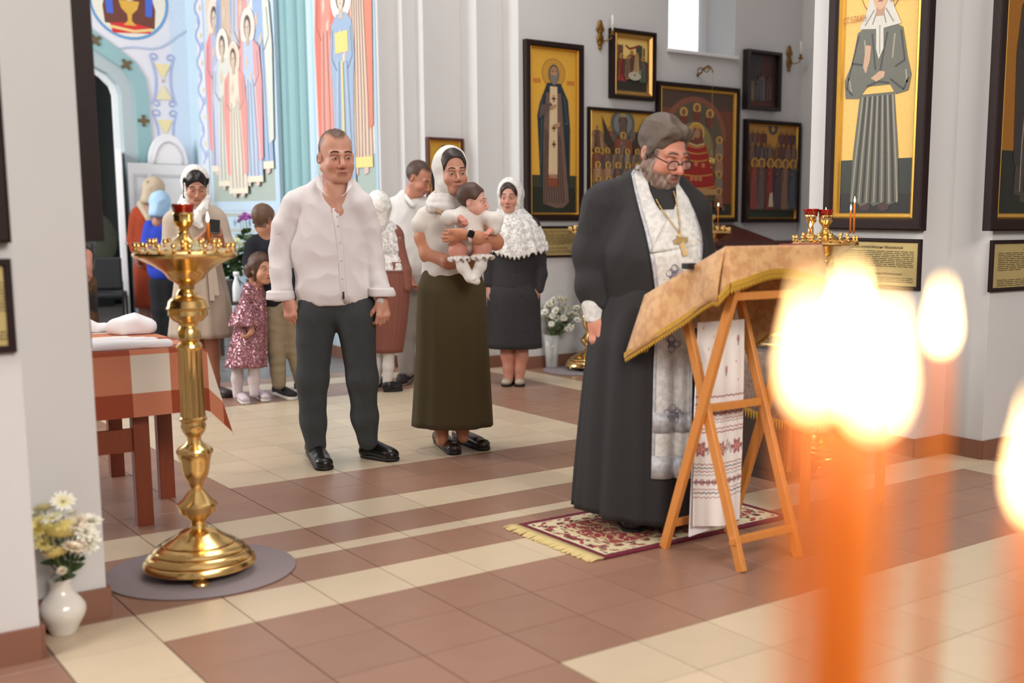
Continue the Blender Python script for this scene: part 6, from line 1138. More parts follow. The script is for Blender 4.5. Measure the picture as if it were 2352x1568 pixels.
JN = cloth('dark_grey_jeans', (58, 62, 64), 0.9, 0.15, 220, var=0.12, vs_=14)
sd = SDF(); sd.rc(P(727, 705, 0.02), P(820, 705, 0.02), 0.098, 0.098, 0.05, ((0, 1, 0), 0.95)); sd.chain([P(726, 735, 0.02), P(717, 870, 0.02), P(719, 970, 0.03), P(725, 1020, 0.03)], [0.108, 0.082, 0.066, 0.060], 0.04); sd.chain([P(818, 735, 0.02), P(832, 870, 0.02), P(838, 960, 0.03), P(845, 1012, 0.03)], [0.108, 0.080, 0.068, 0.054], 0.04)
sd.half(P(0, 1040, 0)*np.array([0, 0, 1]), (0, 0, -1), 0.01)
finish(root, 'trousers', sd, 0.008, JN, 0.0030, 11, 9, (1, 1, 1.2), False, 0.0016, 40, lambda V: V)
SHB = M('black_leather', (20, 19, 20), 0.28, bump=0.05, bs=60); SHS = M('black_rubber', (14, 14, 15), 0.6)
def gl(F_, u, v): p_ = gnd(u, v)-F_.b; return np.array([p_@R_R, p_@E_F, 0.0])
shoe(root, gl(F, 716, 1040)+np.array([0, 0.02, 0]), gl(F, 748, 1082), 0.105, 0.075, SHB, SHS, 0.10); shoe(root, gl(F, 832, 1048), gl(F, 914, 1060), 0.105, 0.075, SHB, SHS, 0.10)
wt = thing('wristwatch', 'steel wristwatch on the wrist of the man in white linen', 'watch', F.b, -YAW); wc = P(876, 690, -0.02); MB().rings([[wc+np.array([0.031*math.cos(a), 0.026*math.sin(a), dz-0.004*math.cos(a)]) for a in np.linspace(0, 6.2832, 20, endpoint=False)] for dz in (-0.009, 0.009)], caps=False).go('strap', M('steel_band', (150, 140, 124), 0.3, 0.9), wt); dl_ = MB().lathe([(0.002, 0), (0.017, 0), (0.018, 0.006), (0.014, 0.008)], 18).go('dial', M('watch_dial', (206, 204, 198), 0.3), wt); dl_.location = wc+np.array([0.0, -0.024, 0]); dl_.rotation_euler = (math.pi/2, 0, 0)
# ---- priest
F = Fig(1448, 1212); root = figthing('person', 'priest in a black cassock and white stole standing at the lectern', 'person', F); P = F.P
hc = P(1524, 345, 0.0); R = rotm(180+40, -24, 2); sk = (204, 142, 120)
hp = head(root, hc, R, 1.10, [(P(1512, 385, 0.04), 0.066), (P(1508, 430, 0.06), 0.076), (P(1508, 470, 0.08), 0.09)], sk, 0.0034, brow=(104, 86, 76), lips=(150, 92, 84), jaw=1.2, nose=1.2, beard=((122, 104, 94), 0.9, (168, 156, 148)), eyes='down')
hl = hand(P(1366, 735, -0.03), P(1376, 806, -0.07)-P(1366, 735, -0.03), (0.6, 0.85, 0), 1, 1.08, (0.4, 0.46, 0.5, 0.52), 0.0, 0.12, 0.5, [(P(1362, 690, 0), 0.034), (P(1356, 590, 0.05), 0.04), (P(1388, 480, 0.05), 0.045)])
body_mesh(root, [hl], sk, hp)
def ph(sd):
    sd.el((0, -0.022, 0.036), (0.082, 0.100, 0.094), 0.0); sd.el((0, 0.042, 0.082), (0.064, 0.040, 0.030), 0.02); sd.rc((-0.05, 0.052, 0.088), (0.03, 0.062, 0.092), 0.018, 0.016, 0.02)
    for x in (-1, 1): sd.rc((x*0.080, 0.012, 0.02), (x*0.078, 0.018, -0.03), 0.014, 0.010, 0.015)
    sd.el((0, 0.105, -0.020), (0.078, 0.075, 0.098), 0.012, cut=True); sd.half((0, -0.05, -0.085), (0, 0.35, -1), 0.02); sd.el((0.088, -0.004, -0.026), (0.03, 0.022, 0.030), 0.008, cut=True); sd.el((-0.088, -0.004, -0.026), (0.03, 0.022, 0.030), 0.008, cut=True); sd.el((0, 0.03, -0.10), (0.2, 0.10, 0.075), 0.01, cut=True)
local_hair(root, 'hair', hc, R, 1.10, ph, M('grey_brown_hair', (84, 70, 60), 0.6, var=0.45, vs_=60, stretch=(3, 1, 1.4)), 0.004, 0.0048, 80, (1.5, 0.35, 0.9))
gt = thing('glasses', 'dark framed glasses worn by the priest', 'glasses', F.b, -YAW); s_ = 1.10
def hd(x, y, z): return hc+s_*(R@np.array([x, y, z]))
GM = M('dark_acetate', (40, 32, 32), 0.3)
for sx in (-1, 1):
    MB().tube([hd(sx*(0.033+0.025*math.copysign(abs(math.cos(a))**0.6, math.cos(a))), 0.107-0.10*abs(sx*(0.033+0.025*math.cos(a)))**1.6, -0.018+0.017*math.copysign(abs(math.sin(a))**0.7, math.sin(a))) for a in np.linspace(0, 6.2832, 25)], 0.0026, 6).go('rim', GM, gt); MB().tube([hd(sx*0.058, 0.098, -0.010), hd(sx*0.080, 0.06, -0.004), hd(sx*0.086, 0.0, 0.004)], 0.0028, 6).go('temple', GM, gt)
    n = 14; MB().add([hd(sx*(0.033+0.023*math.copysign(abs(math.cos(a))**0.6, math.cos(a))), 0.1065, -0.018+0.015*math.copysign(abs(math.sin(a))**0.7, math.sin(a))) for a in np.linspace(0, 6.2832, n, endpoint=False)], [list(range(n))]).go('lens', M('lens_glass', (255, 255, 255), 0.02, alpha=0.12), gt, smooth=False)
MB().tube([hd(-0.010, 0.108, -0.014), hd(0, 0.112, -0.010), hd(0.010, 0.108, -0.014)], 0.0026, 6).go('bridge', GM, gt)
CAS = cloth('black_cassock', (31, 29, 31), 0.75, 0.06, 140)
sd = SDF(); fl = ((0, 1, 0), 0.72)
sd.rc(P(1500, 500, 0.06), P(1500, 590, 0.03), 0.185, 0.215, 0.06, fl); sd.rc(P(1500, 590, 0.03), P(1490, 690, 0.04), 0.220, 0.205, 0.06, ((0, 1, 0), 0.82)); sd.rc(P(1402, 448, 0.06), P(1586, 468, 0.10), 0.066, 0.066, 0.06); sd.rc(P(1460, 420, 0.07), P(1552, 432, 0.09), 0.055, 0.055, 0.05)
sd.chain([P(1382, 470, 0.05), P(1356, 580, 0.05), P(1357, 660, 0.01), P(1364, 700, -0.01)], [0.086, 0.070, 0.054, 0.050], 0.04); sd.chain([P(1600, 490, 0.10), P(1606, 580, 0.12), P(1590, 640, 0.02)], [0.070, 0.062, 0.05], 0.04)
sd.half(P(0, 705, 0)*np.array([0, 0, 1]), (0, 0, -1), 0.004)
top = finish(root, 'cassock_top', sd, 0.0075, CAS, 0.0045, 20, 6, (1, 1, 0.6), False, 0.002, 40)
sd = SDF(); sd.chain([P(1512, 388, 0.035), P(1509, 440, 0.05), P(1512, 500, 0.03)], [0.071, 0.082, 0.10], 0.02); sd.el(P(1522, 370, -0.03), (0.10, 0.12, 0.06), 0.01, cut=True); finish(root, 'collar', sd, 0.006, cloth('black_underrobe', (24, 23, 25), 0.8))
zt_, zb_ = P(0, 670)[2], 0.035; rings = []; keys = []
for v, xl, xr_ in ((655, 1395, 1618), (700, 1376, 1606), (780, 1354, 1606), (880, 1344, 1610), (980, 1335, 1612), (1080, 1327, 1612), (1168, 1322, 1610)):
    a_, b_ = P(xl, v, 0.02), P(xr_, v, 0.02); keys.append(((a_[0]+b_[0])/2, 0.04, a_[2], (b_[0]-a_[0])/2, min(0.30, (b_[0]-a_[0])/2*0.86)))
def cfold(th, t_): return (0.016+0.075*t_)*(np.sin(th*9+0.6*np.sin(th*2)+t_*0.6)*0.6+0.4*np.sin(th*15+1.3-t_*0.4))*min(1, 0.25+t_*1.6)
V, Fq = loft(interp_rings(keys, 40), 220, cfold); dth = np.arctan2(V[:, 1]-0.04, V[:, 0]); V[:, 2] += np.where(V[:, 2] < 0.2, 0.018*np.sin(dth*2.0+0.6), 0); V[:, 2] = np.maximum(V[:, 2], 0.012)
sk_ = mk('cassock_skirt', V, Fq, CAS, root); m_ = sk_.modifiers.new('c', 'SOLIDIFY'); m_.thickness = 0.004
CUFF = M('white_brocade', (214, 212, 208), 0.6, rgb2=(196, 194, 190), vs_=45, bump=0.2, bs=80)
sd = SDF(); sd.chain([P(1362, 672, 0.0), P(1364, 700, -0.01), P(1366, 735, -0.02)], [0.052, 0.050, 0.044], 0.01); sd.half(P(1366, 737, 0), (0, 0, -1), 0.004); sd.half(P(1362, 668, 0), (0.2, 0, 1), 0.004); finish(root, 'cuff', sd, 0.005, CUFF, 0.003, 40, 3)
# stole: a draped strip
SIL = M('silver_trim', (168, 170, 176), 0.5, 0.2, rgb2=(190, 190, 194), vs_=50)
def stole_pt(u, v, off=0.006):
    p_ = P(u, v, 0.0); q = snap(top, p_, off) if v < 700 else snap(sk_, p_, off); return q if abs(q[1]-p_[1]) < 0.6 and not np.allclose(q, p_) else np.array([p_[0], -0.2, p_[2]])
Lp = [(1460, 384), (1450, 398), (1456, 430), (1467, 480), (1480, 530), (1490, 580), (1498, 630), (1504, 680), (1500, 760), (1497, 850), (1495, 950), (1492, 1075)]
Rp = [(1556, 412), (1560, 425), (1580, 455), (1596, 490), (1606, 520), (1611, 560), (1608, 610), (1602, 660), (1590, 740), (1584, 850), (1582, 950), (1578, 1075)]
Lm = [(1478, 388), (1484, 402), (1492, 440), (1506, 472), (1518, 488), (1532, 500)]; Rm = [(1550, 414), (1552, 428), (1552, 448), (1550, 470), (1544, 486), (1536, 500)]
def strip_mesh(A, B, n=6, off=0.008, sub=4):
    A = [np.array(a, float) for a in A]; B = [np.array(b, float) for b in B]; rows_ = []; ys = np.linspace(0, len(A)-1, (len(A)-1)*sub+1)
    ia = lambda X, t_: X[int(min(t_, len(X)-1.0001))]*(1-(t_-int(min(t_, len(X)-1.0001))))+X[min(int(min(t_, len(X)-1.0001))+1, len(X)-1)]*(t_-int(min(t_, len(X)-1.0001)))
    for t_ in ys: a, b = ia(A, t_), ia(B, t_); rows_.append([stole_pt(*(a*(1-i/n)+b*i/n), off) for i in range(n+1)])
    G = np.array(rows_); ymin = G[:, :, 1]
    for _ in range(3): ymin = np.minimum(ymin, (np.roll(ymin, 1, 0)+np.roll(ymin, -1, 0))/2) if False else ymin
    return G
def grid_obj(name, G, mat, par, th=0.004):
    a, b = G.shape[:2]; o = mk(name, G.reshape(-1, 3), np.array([(i*b+j, i*b+j+1, (i+1)*b+j+1, (i+1)*b+j) for i in range(a-1) for j in range(b-1)]), mat, par); m_ = o.modifiers.new('c', 'SOLIDIFY'); m_.thickness = th; m_.offset = 0; return o
G1 = strip_mesh(Lp[:6], Lm); G2 = strip_mesh(Rm, Rp[:6]); stl = link(bpy.data.objects.new('stole', None)); stl.parent = root; stl['label'] = 'white brocade stole with silver borders'
Gl = strip_mesh(Lp[5:], Rp[5:], 14, 0.008, 5)
for j in range(Gl.shape[1]): Gl[8:, j, 1] = np.minimum(Gl[8:, j, 1], np.mean(Gl[8:, :, 1], 1)-0.006+0.010*math.sin(j*1.1))
Gm = strip_mesh([(1490, 578), (1482, 540), (1472, 484)][::-1], [(1611, 562), (1608, 530), (1592, 480)][::-1], 14, 0.007, 5)
for nm, G in (('neck_band', G1), ('neck_band', G2), ('panel', Gm), ('panel', Gl)): grid_obj(nm, G, CUFF, stl)
for G, j0, j1 in ((G1, 0, 1), (G2, 5, 6), (Gl, 0, 1), (Gl, 13, 14)):
    S_ = G[:, j0:j1+1].copy(); S_[:, :, 1] -= 0.003; grid_obj('border', S_, SIL, stl, 0.003)
nr = Gl.shape[0]
for a_, b_ in ((int(nr*0.80), int(nr*0.86)), (nr-3, nr)): S_ = Gl[a_:b_+1].copy(); S_[:, :, 1] -= 0.004; grid_obj('band', S_, SIL, stl, 0.003)
for (u, v) in ((1545, 623), (1542, 780), (1539, 930)):
    c_ = P(u, v, 0.0); gg = (Gl if v > 590 else Gm).reshape(-1, 3); k_ = np.argsort(np.hypot(gg[:, 0]-c_[0], gg[:, 2]-c_[2]))[:6]; c_ = np.array([gg[k_[0]][0], gg[k_, 1].min()-0.005, c_[2]]); mb = MB()
    for a in range(4):
        an = a*math.pi/2; d_ = np.array([math.cos(an), 0, math.sin(an)]); q = c_+d_*0.022; mb.tube([q+0.013*np.array([math.cos(t_), 0, math.sin(t_)]) for t_ in np.linspace(0, 6.2832, 15)], 0.002, 5); an += math.pi/4; d_ = np.array([math.cos(an), 0, math.sin(an)]); mb.tube([c_, c_+d_*0.03], 0.0018, 5)
    mb.tube([c_+0.009*np.array([math.cos(t_), 0, math.sin(t_)]) for t_ in np.linspace(0, 6.2832, 12)], 0.002, 5); mb.go('cross', M('mauve_thread', (126, 120, 136), 0.6), stl)
mb = MB()
for (pts) in ([(1506, 458), (1514, 474), (1526, 492), (1540, 512), (1552, 528), (1556, 538)], [(1546, 440), (1550, 456), (1553, 476), (1556, 500), (1558, 520), (1557, 538)]):
    Q = [stole_pt(u, v, 0.014) for u, v in pts]; 
    for i in range(len(Q)-1):
        for k in range(4): a_ = Q[i]*(1-k/4)+Q[i+1]*k/4; b_ = Q[i]*(1-(k+0.7)/4)+Q[i+1]*(k+0.7)/4; mb.tube([a_, b_], [0.0035, 0.0035], 6)
ct = thing('pectoral_cross', 'gold cross on a gold chain hanging on the priest', 'cross', F.b, -YAW); mb.go('chain', GOLD, ct)['kind'] = 'stuff'
cq = [stole_pt(1555, 537, 0.018), stole_pt(1570, 584, 0.022), stole_pt(1544, 553, 0.02), stole_pt(1575, 548, 0.02)]; MB().beam(cq[0], cq[1], 0.020, 0.006, (1, 0, 0)).beam(cq[2], cq[3], 0.006, 0.020, (0, 1, 0)).beam(cq[0]*0.82+cq[1]*0.18+np.array([-0.014, 0, 0.002]), cq[0]*0.82+cq[1]*0.18+np.array([0.014, 0, 0]), 0.006, 0.010, (0, 1, 0)).go('cross', M('pale_gold', (232, 198, 140), 0.25, 1.0), ct, smooth=False)
shoe(root, gl(F, 1425, 1190), gl(F, 1462, 1228), 0.11, 0.08, SHB, SHS, 0.09); shoe(root, gl(F, 1470, 1185), gl(F, 1500, 1212), 0.11, 0.08, SHB, SHS, 0.09)
# ---- shared pieces
def scarf_local(opening=(0.062, 0.07, 0.088), fwd=0.112, z=-0.028, fat=0.014, back=0.03):
    def b(sd):
        sd.el((0, -0.022, 0.034), (0.080+fat, 0.102+fat, 0.096+fat), 0.0); sd.rc((0, -0.05, 0.0), (0, -0.035-back, -0.13), 0.085+fat*0.5, 0.070, 0.05); sd.el((0, 0.012, -0.06), (0.076+fat*0.6, 0.062, 0.085), 0.04)
        sd.el((0, fwd, z), opening, 0.008, cut=True); sd.half((0, 0, -0.155), (0, 0.3, -1), 0.02)
    return b
def hair_local(part=True, fat=0.008, hairline=0.072):
    def b(sd):
        sd.el((0, -0.020, 0.034), (0.078+fat, 0.098+fat, 0.092+fat), 0.0)
        for x in (-1, 1): sd.rc((x*0.074, 0.018, 0.05), (x*0.076, 0.008, -0.09), 0.016, 0.014, 0.02)
        sd.el((0, 0.098, hairline-0.098), (0.068, 0.075, 0.098), 0.008, cut=True); sd.half((0, -0.02, -0.12), (0, 0, -1), 0.02)
        if part: sd.rc((0, 0.08, 0.09), (0, -0.02, 0.14), 0.004, 0.004, 0.008, cut=True)
    return b
DKH = M('dark_brown_hair', (48, 34, 30), 0.45, var=0.25, vs_=60, stretch=(4, 4, 1)); BRH = M('brown_child_hair', (84, 58, 44), 0.55, var=0.3, vs_=60, stretch=(4, 4, 1))
def skirt(root, F, name, keys, mat, nf=11, a0=0.01, a1=0.05, m=30, ratio=0.8, f=0.03, n=180, seed=0.3, th=0.003, zmin=0.02):
    K = []
    for v, xl, xr_ in keys: a_, b_ = F.P(xl, v, f), F.P(xr_, v, f); K.append(((a_[0]+b_[0])/2, f, a_[2], (b_[0]-a_[0])/2, (b_[0]-a_[0])/2*ratio))
    V, Fq = loft(interp_rings(K, m), n, lambda th_, t_: (a0+(a1-a0)*t_)*(0.65*np.sin(th_*nf+seed+0.7*np.sin(th_*2+seed))+0.35*np.sin(th_*(nf*1.7)+seed*3)))
    V[:, 2] = np.maximum(V[:, 2], zmin); o = mk(name, V, Fq, mat, root); m_ = o.modifiers.new('c', 'SOLIDIFY'); m_.thickness = th; return o
def legs(pts_r):
    return [SDF().chain(pts, rs, 0.02).mesh(0.006) for pts, rs in pts_r]
# ---- mother
F = Fig(1058, 1036); root = figthing('person', 'mother in a white headscarf, white T-shirt and long olive skirt', 'person', F); P = F.P; mF = F
hc = P(1040, 393, 0.0); R = rotm(180+24, -5, 3); sk = (200, 146, 122)
hp = head(root, hc, R, 0.98, [(P(1036, 430, 0.03), 0.050), (P(1030, 470, 0.04), 0.055), (P(1028, 500, 0.05), 0.07)], sk, 0.0036, brow=(62, 44, 38), lips=(170, 92, 90), jaw=0.92, nose=0.92, male=False, eyes='half')
ra = hand(P(1078, 606, -0.15), P(1105, 600, -0.19)-P(1078, 606, -0.15), (0, 0.2, 1), 1, 0.95, (0.35, 0.4, 0.45, 0.5), 0.03, 0.3, 0.4, [(P(1030, 602, -0.10), 0.036), (P(984, 584, 0.0), 0.047), (P(973, 545, 0.03), 0.050), (P(985, 505, 0.04), 0.042)])
la = hand(P(1064, 536, -0.27), P(1034, 540, -0.27)-P(1064, 536, -0.27), (0, 1, 0.1), 1, 0.88, (0.45, 0.5, 0.55, 0.6), 0.015, 0.2, 0.4, [(P(1098, 546, -0.25), 0.034), (P(1138, 556, -0.14), 0.042), (P(1120, 520, 0.02), 0.045), (P(1086, 500, 0.04), 0.045)])
lg = legs([([P(1012, 960, 0.0), P(1014, 990, 0.0), P(1015, 1012, -0.01)], [0.045, 0.036, 0.034]), ([P(1062, 950, 0.03), P(1062, 985, 0.03), P(1063, 1005, 0.02)], [0.045, 0.036, 0.034])])
body_mesh(root, [ra, la, lg], (196, 136, 106), hp)
local_hair(root, 'hair', hc, R, 0.98, lambda sd: (sd.el((0, -0.018, 0.036), (0.083, 0.100, 0.097), 0.0), sd.el((0, 0.100, -0.012), (0.076, 0.085, 0.100), 0.008, cut=True), sd.half((0, 0, -0.05), (0, 0, -1), 0.02)), DKH, 0.005, 0.0015, 90, (1, 0.5, 1))
SCF = cloth('white_scarf', (228, 224, 220), 0.85, 0.1, 120)
local_hair(root, 'headscarf', hc, R, 0.98, lambda sd: (sd.el((0, -0.040, 0.030), (0.096, 0.108, 0.112), 0), sd.rc((0, -0.06, 0.0), (0, -0.075, -0.13), 0.092, 0.085, 0.04), sd.el((0, 0.004, -0.075), (0.088, 0.066, 0.08), 0.04), sd.el((0, 0.115, 0.000), (0.076, 0.135, 0.104), 0.008, cut=True), sd.el((0, 0.09, 0.10), (0.10, 0.08, 0.07), 0.02, cut=True)), SCF, 0.005, 0.0025, 45)
sd = SDF(); 
for (cu, cv, rx_, ry_, r_, tl) in ((1027, 449, 0.072, 0.074, 0.016, 0.008), (1025, 457, 0.082, 0.084, 0.018, 0.014), (1023, 466, 0.092, 0.096, 0.016, 0.022), (1022, 472, 0.086, 0.09, 0.014, 0.028)):
    c_ = P(cu, cv, 0.03); ring = [c_+np.array([rx_*math.cos(a), ry_*math.sin(a), tl*math.sin(a)+0.006*math.sin(3*a)]) for a in np.linspace(0, 6.2832, 15)]; sd.chain(ring, [r_]*15, 0.012)
finish(root, 'scarf_wrap', sd, 0.006, SCF, 0.003, 30, 3, (1, 1, 2), True)
MB().tube([P(1004, 476, -0.06), P(1010, 488, -0.09), P(1016, 494, -0.10)], [0.012, 0.010, 0.004], 8).go('hair_lock', M('fair_hair_ends', (176, 140, 104), 0.5), root)
TS = cloth('white_jersey', (222, 216, 210), 0.9, 0.06, 200); fl = ((0, 1, 0), 0.68)
sd = SDF(); sd.rc(P(1022, 510, 0.05), P(1024, 555, 0.04), 0.125, 0.128, 0.04, fl); sd.rc(P(1024, 555, 0.04), P(1036, 622, 0.03), 0.128, 0.168, 0.05, ((0, 1, 0), 0.78)); sd.rc(P(988, 494, 0.05), P(1070, 494, 0.04), 0.050, 0.050, 0.05); sd.rc(P(1005, 478, 0.05), P(1050, 478, 0.05), 0.04, 0.04, 0.04)
sd.chain([P(980, 498, 0.04), P(972, 516, 0.035)], [0.060, 0.064], 0.02); sd.chain([P(1086, 498, 0.04), P(1118, 520, 0.03)], [0.06, 0.062], 0.02); sd.half(P(0, 634, 0)*np.array([0, 0, 1]), (0, 0, -1), 0.01); sd.half(P(971, 533, 0.03), unit(P(970, 536, 0.03)-P(974, 500, 0.03)), 0.004) if False else None
finish(root, 'tshirt', sd, 0.0072, TS, 0.0045, 22, 5, (1, 1, 0.6), False, 0.0025, 44)
OL = cloth('olive_knit', (78, 66, 40), 0.95, 0.15, 260)
sk_ = skirt(root, F, 'skirt', [(618, 974, 1100), (660, 961, 1114), (720, 960, 1117), (807, 958, 1121), (900, 954, 1126), (975, 950, 1130)], OL, 7, 0.006, 0.055, 30, 0.78, 0.03, 180, 2.2)
BRL = M('brown_leather_loafer', (48, 34, 32), 0.3)
shoe(root, gl(F, 1006, 1015), gl(F, 1048, 1046), 0.09, 0.06, BRL, SHS, 0.07); shoe(root, gl(F, 1048, 1010), gl(F, 1118, 1036), 0.09, 0.06, BRL, SHS, 0.07)
wt = thing('smartwatch', 'black smartwatch with a white strap on the arm of the mother', 'watch', F.b, -YAW); wc = P(1081, 537, -0.282)
o = MB().box((0, 0, 0), (0.034, 0.014, 0.040)).go('case', M('black_glass', (14, 14, 16), 0.1), wt, smooth=False, bevel=0.006); o.location = P(1082, 537, -0.298); o.rotation_euler = (0, 0.35, 0)
MB().rings([[P(1081+q, 541, -0.262)+np.array([0, 0.036*math.cos(a), 0.036*math.sin(a)]) for a in np.linspace(0, 6.2832, 20, endpoint=False)] for q in (-4, 4)], caps=False).go('strap', M('white_plastic'), wt)
# ---- baby in her arms
root = thing('person', 'baby in a white romper and frilled knee socks held by the mother', 'person', F.b, -YAW); P = lambda u, v, f=0.0: mF.P(u, v, f-0.16)
hc = P(1088, 462, 0.02); R = rotm(180+78, -2, 0); sk = (226, 174, 156)
hp = head(root, hc, R, 0.74, [(P(1082, 486, 0.03), 0.036), (P(1078, 505, 0.03), 0.045)], sk, 0.0034, hair={'stubble': 1, 'line': lambda ax, y: np.where(y > 0.02, 0.062, np.where(y > -0.035, 0.005, -0.07)), 'rgb': (110, 78, 62), 'op': 0.55, 't': 0.001}, brow=(150, 108, 90), lips=(196, 112, 108), jaw=0.9, nose=0.7, male=False, child=True)
def h2(w_, d_, pm, sd_, arm): return hand(w_, d_, pm, sd_, 0.5, (0.9, 1.0, 1.0, 1.0), 0.02, 0.3, 0.8, arm, 0.003, 0.004)
a1 = h2(P(1054, 499, -0.07), P(1066, 506, -0.09)-P(1054, 499, -0.07), (0, 0.3, -1), 1, [(P(1034, 498, -0.04), 0.018), (P(1060, 496, 0.02), 0.02)]); a2 = h2(P(1128, 531, -0.07), P(1114, 538, -0.10)-P(1128, 531, -0.07), (0, 0.3, -1), -1, [(P(1136, 515, -0.04), 0.018), (P(1106, 498, 0.02), 0.02)])
lg = legs([([P(1060, 560, 0.02), P(1052, 576, -0.05), P(1056, 592, -0.06)], [0.05, 0.047, 0.036]), ([P(1090, 560, 0.02), P(1108, 570, -0.05), P(1106, 588, -0.06)], [0.05, 0.047, 0.036])])
body_mesh(root, [a1, a2, lg], (208, 146, 130), hp)
local_hair(root, 'hair', hc, R, 0.74, lambda sd: (sd.el((0, -0.024, 0.042), (0.086, 0.104, 0.097), 0), sd.el((0, 0.10, -0.02), (0.085, 0.085, 0.10), 0.01, cut=True), sd.half((0, 0, -0.035), (0, 0.3, -1), 0.02), sd.el((0.085, 0.0, -0.015), (0.03, 0.03, 0.035), 0.01, cut=True), sd.el((-0.085, 0.0, -0.015), (0.03, 0.03, 0.035), 0.01, cut=True)), M('baby_hair', (82, 58, 46), 0.55, var=0.3, vs_=50), 0.005, 0.0022, 80, (1, 0.4, 1))
RMP = cloth('white_muslin', (230, 224, 218), 0.9, 0.12, 140)
sd = SDF(); sd.rc(P(1078, 500, 0.02), P(1078, 552, 0.02), 0.072, 0.085, 0.03, ((0, 1, 0), 0.85)); sd.rc(P(1060, 496, 0.02), P(1112, 500, 0.02), 0.036, 0.036, 0.03); sd.chain([P(1058, 494, 0.0), P(1032, 500, -0.04), P(1046, 500, -0.065)], [0.036, 0.040, 0.030], 0.02); sd.chain([P(1108, 496, 0.0), P(1136, 505, -0.03), P(1138, 528, -0.05)], [0.036, 0.040, 0.032], 0.02); sd.rc(P(1060, 558, 0.0), P(1100, 558, 0.0), 0.052, 0.052, 0.03)
finish(root, 'romper', sd, 0.006, RMP, 0.004, 40, 4, (1, 1, 0.7), True)
SOK = cloth('white_sock', (236, 232, 228), 0.9, 0.1, 200)
for pts in ([(1056, 590), (1064, 614), (1080, 636), (1096, 646)], [(1108, 586), (1104, 610), (1090, 634), (1092, 640)]):
    sd = SDF(); f_ = [-0.06, -0.07, -0.08, -0.12]; sd.chain([P(u, v, g) for (u, v), g in zip(pts, f_)], [0.034, 0.030, 0.026, 0.020], 0.02); finish(root, 'sock', sd, 0.005, SOK, 0.002, 50, 2); u, v = pts[0]
    c_ = P(u, v+2, -0.06); rr = []
    for k, (r_, dz) in enumerate(((0.036, 0.012), (0.046, 0.0), (0.058, -0.012))): rr.append([c_+np.array([(r_*(1+0.10*k*math.sin(9*a)))*math.cos(a), r_*math.sin(a)*(1+0.10*k*math.sin(9*a)), dz+0.006*k*math.sin(9*a+1)]) for a in np.linspace(0, 6.2832, 54, endpoint=False)])
    o = MB().rings(rr, caps=False).go('frill', SOK, root); m_ = o.modifiers.new('c', 'SOLIDIFY'); m_.thickness = 0.003
# ---- woman in lace by the wall
F = Fig(1176, 886); root = figthing('person', 'woman in a black dress with a white lace cape and veil', 'person', F); P = F.P
hc = P(1171, 451, 0.0); R = rotm(180-6, -4, 0); sk = (206, 154, 134)
hp = head(root, hc, R, 0.98, [(P(1171, 480, 0.03), 0.05), (P(1171, 505, 0.04), 0.06)], sk, 0.0042, brow=(58, 42, 38), lips=(172, 90, 88), jaw=0.9, nose=0.9, male=False, eyes='half')
rh = hand(P(1236, 664, 0), P(1224, 692, -0.03)-P(1236, 664, 0), (-0.6, 0.8, 0), -1, 0.92, (0.8, 0.9, 0.95, 1.0), 0.02, 0.2, 0.9, [(P(1240, 640, 0.02), 0.03), (P(1236, 590, 0.05), 0.035), (P(1215, 525, 0.04), 0.04)], 0.0042)
lh = hand(P(1124, 660, 0.02), P(1122, 690, 0.0)-P(1124, 660, 0.02), (1, 0, 0), 1, 0.92, (0.5, 0.6, 0.6, 0.6), 0.02, 0.2, 0.6, [(P(1124, 640, 0.02), 0.03), (P(1127, 590, 0.05), 0.035), (P(1142, 525, 0.04), 0.04)], 0.006)
lg = legs([([P(1164, 785, 0.03), P(1166, 815, 0.03), P(1168, 845, 0.02), P(1168, 872, 0.01)], [0.058, 0.055, 0.042, 0.036]), ([P(1198, 790, 0.03), P(1197, 818, 0.03), P(1194, 848, 0.02), P(1193, 872, 0.01)], [0.058, 0.055, 0.042, 0.036])])
body_mesh(root, [rh, lh, lg], (198, 142, 122), hp); local_hair(root, 'hair', hc, R, 0.98, hair_local(False), DKH, 0.006, 0.002, 90)
LACE = lace_mat('white_lace', (240, 238, 236), 30, 0.50, 5.0, 0.30); LACE2 = lace_mat('dense_white_lace', (240, 238, 234), 34, 0.55, 5.0, 0.62)
local_hair(root, 'lace_veil', hc, R, 0.98, scarf_local((0.082, 0.11, 0.116), 0.102, 0.010, 0.018), LACE2, 0.006, 0.003, 40)
sd = SDF(); sd.chain([P(1171, 476, 0.03), P(1172, 500, 0.02)], [0.062, 0.075], 0.02); sd.el(P(1171, 462, -0.02), (0.08, 0.10, 0.055), 0.01, cut=True); finish(root, 'collar', sd, 0.007, cloth('black_knit', (26, 25, 27), 0.9))
BLD = cloth('black_tweed', (36, 35, 38), 0.95, 0.25, 240, rgb2=(58, 56, 58), vs_=220)
sd = SDF(); sd.rc(P(1178, 530, 0.04), P(1180, 590, 0.03), 0.150, 0.150, 0.04, ((0, 1, 0), 0.68)); sd.rc(P(1180, 590, 0.03), P(1180, 680, 0.03), 0.150, 0.185, 0.05, ((0, 1, 0), 0.72)); sd.rc(P(1142, 510, 0.04), P(1212, 512, 0.04), 0.06, 0.06, 0.04); sd.chain([P(1222, 520, 0.04), P(1237, 590, 0.05), P(1243, 630, 0.02), P(1238, 664, 0.0)], [0.07, 0.058, 0.048, 0.042], 0.02); sd.chain([P(1136, 520, 0.04), P(1126, 590, 0.05), P(1124, 650, 0.02)], [0.065, 0.056, 0.045], 0.02); sd.half(P(0, 690, 0)*np.array([0, 0, 1]), (0, 0, -1), 0.004)
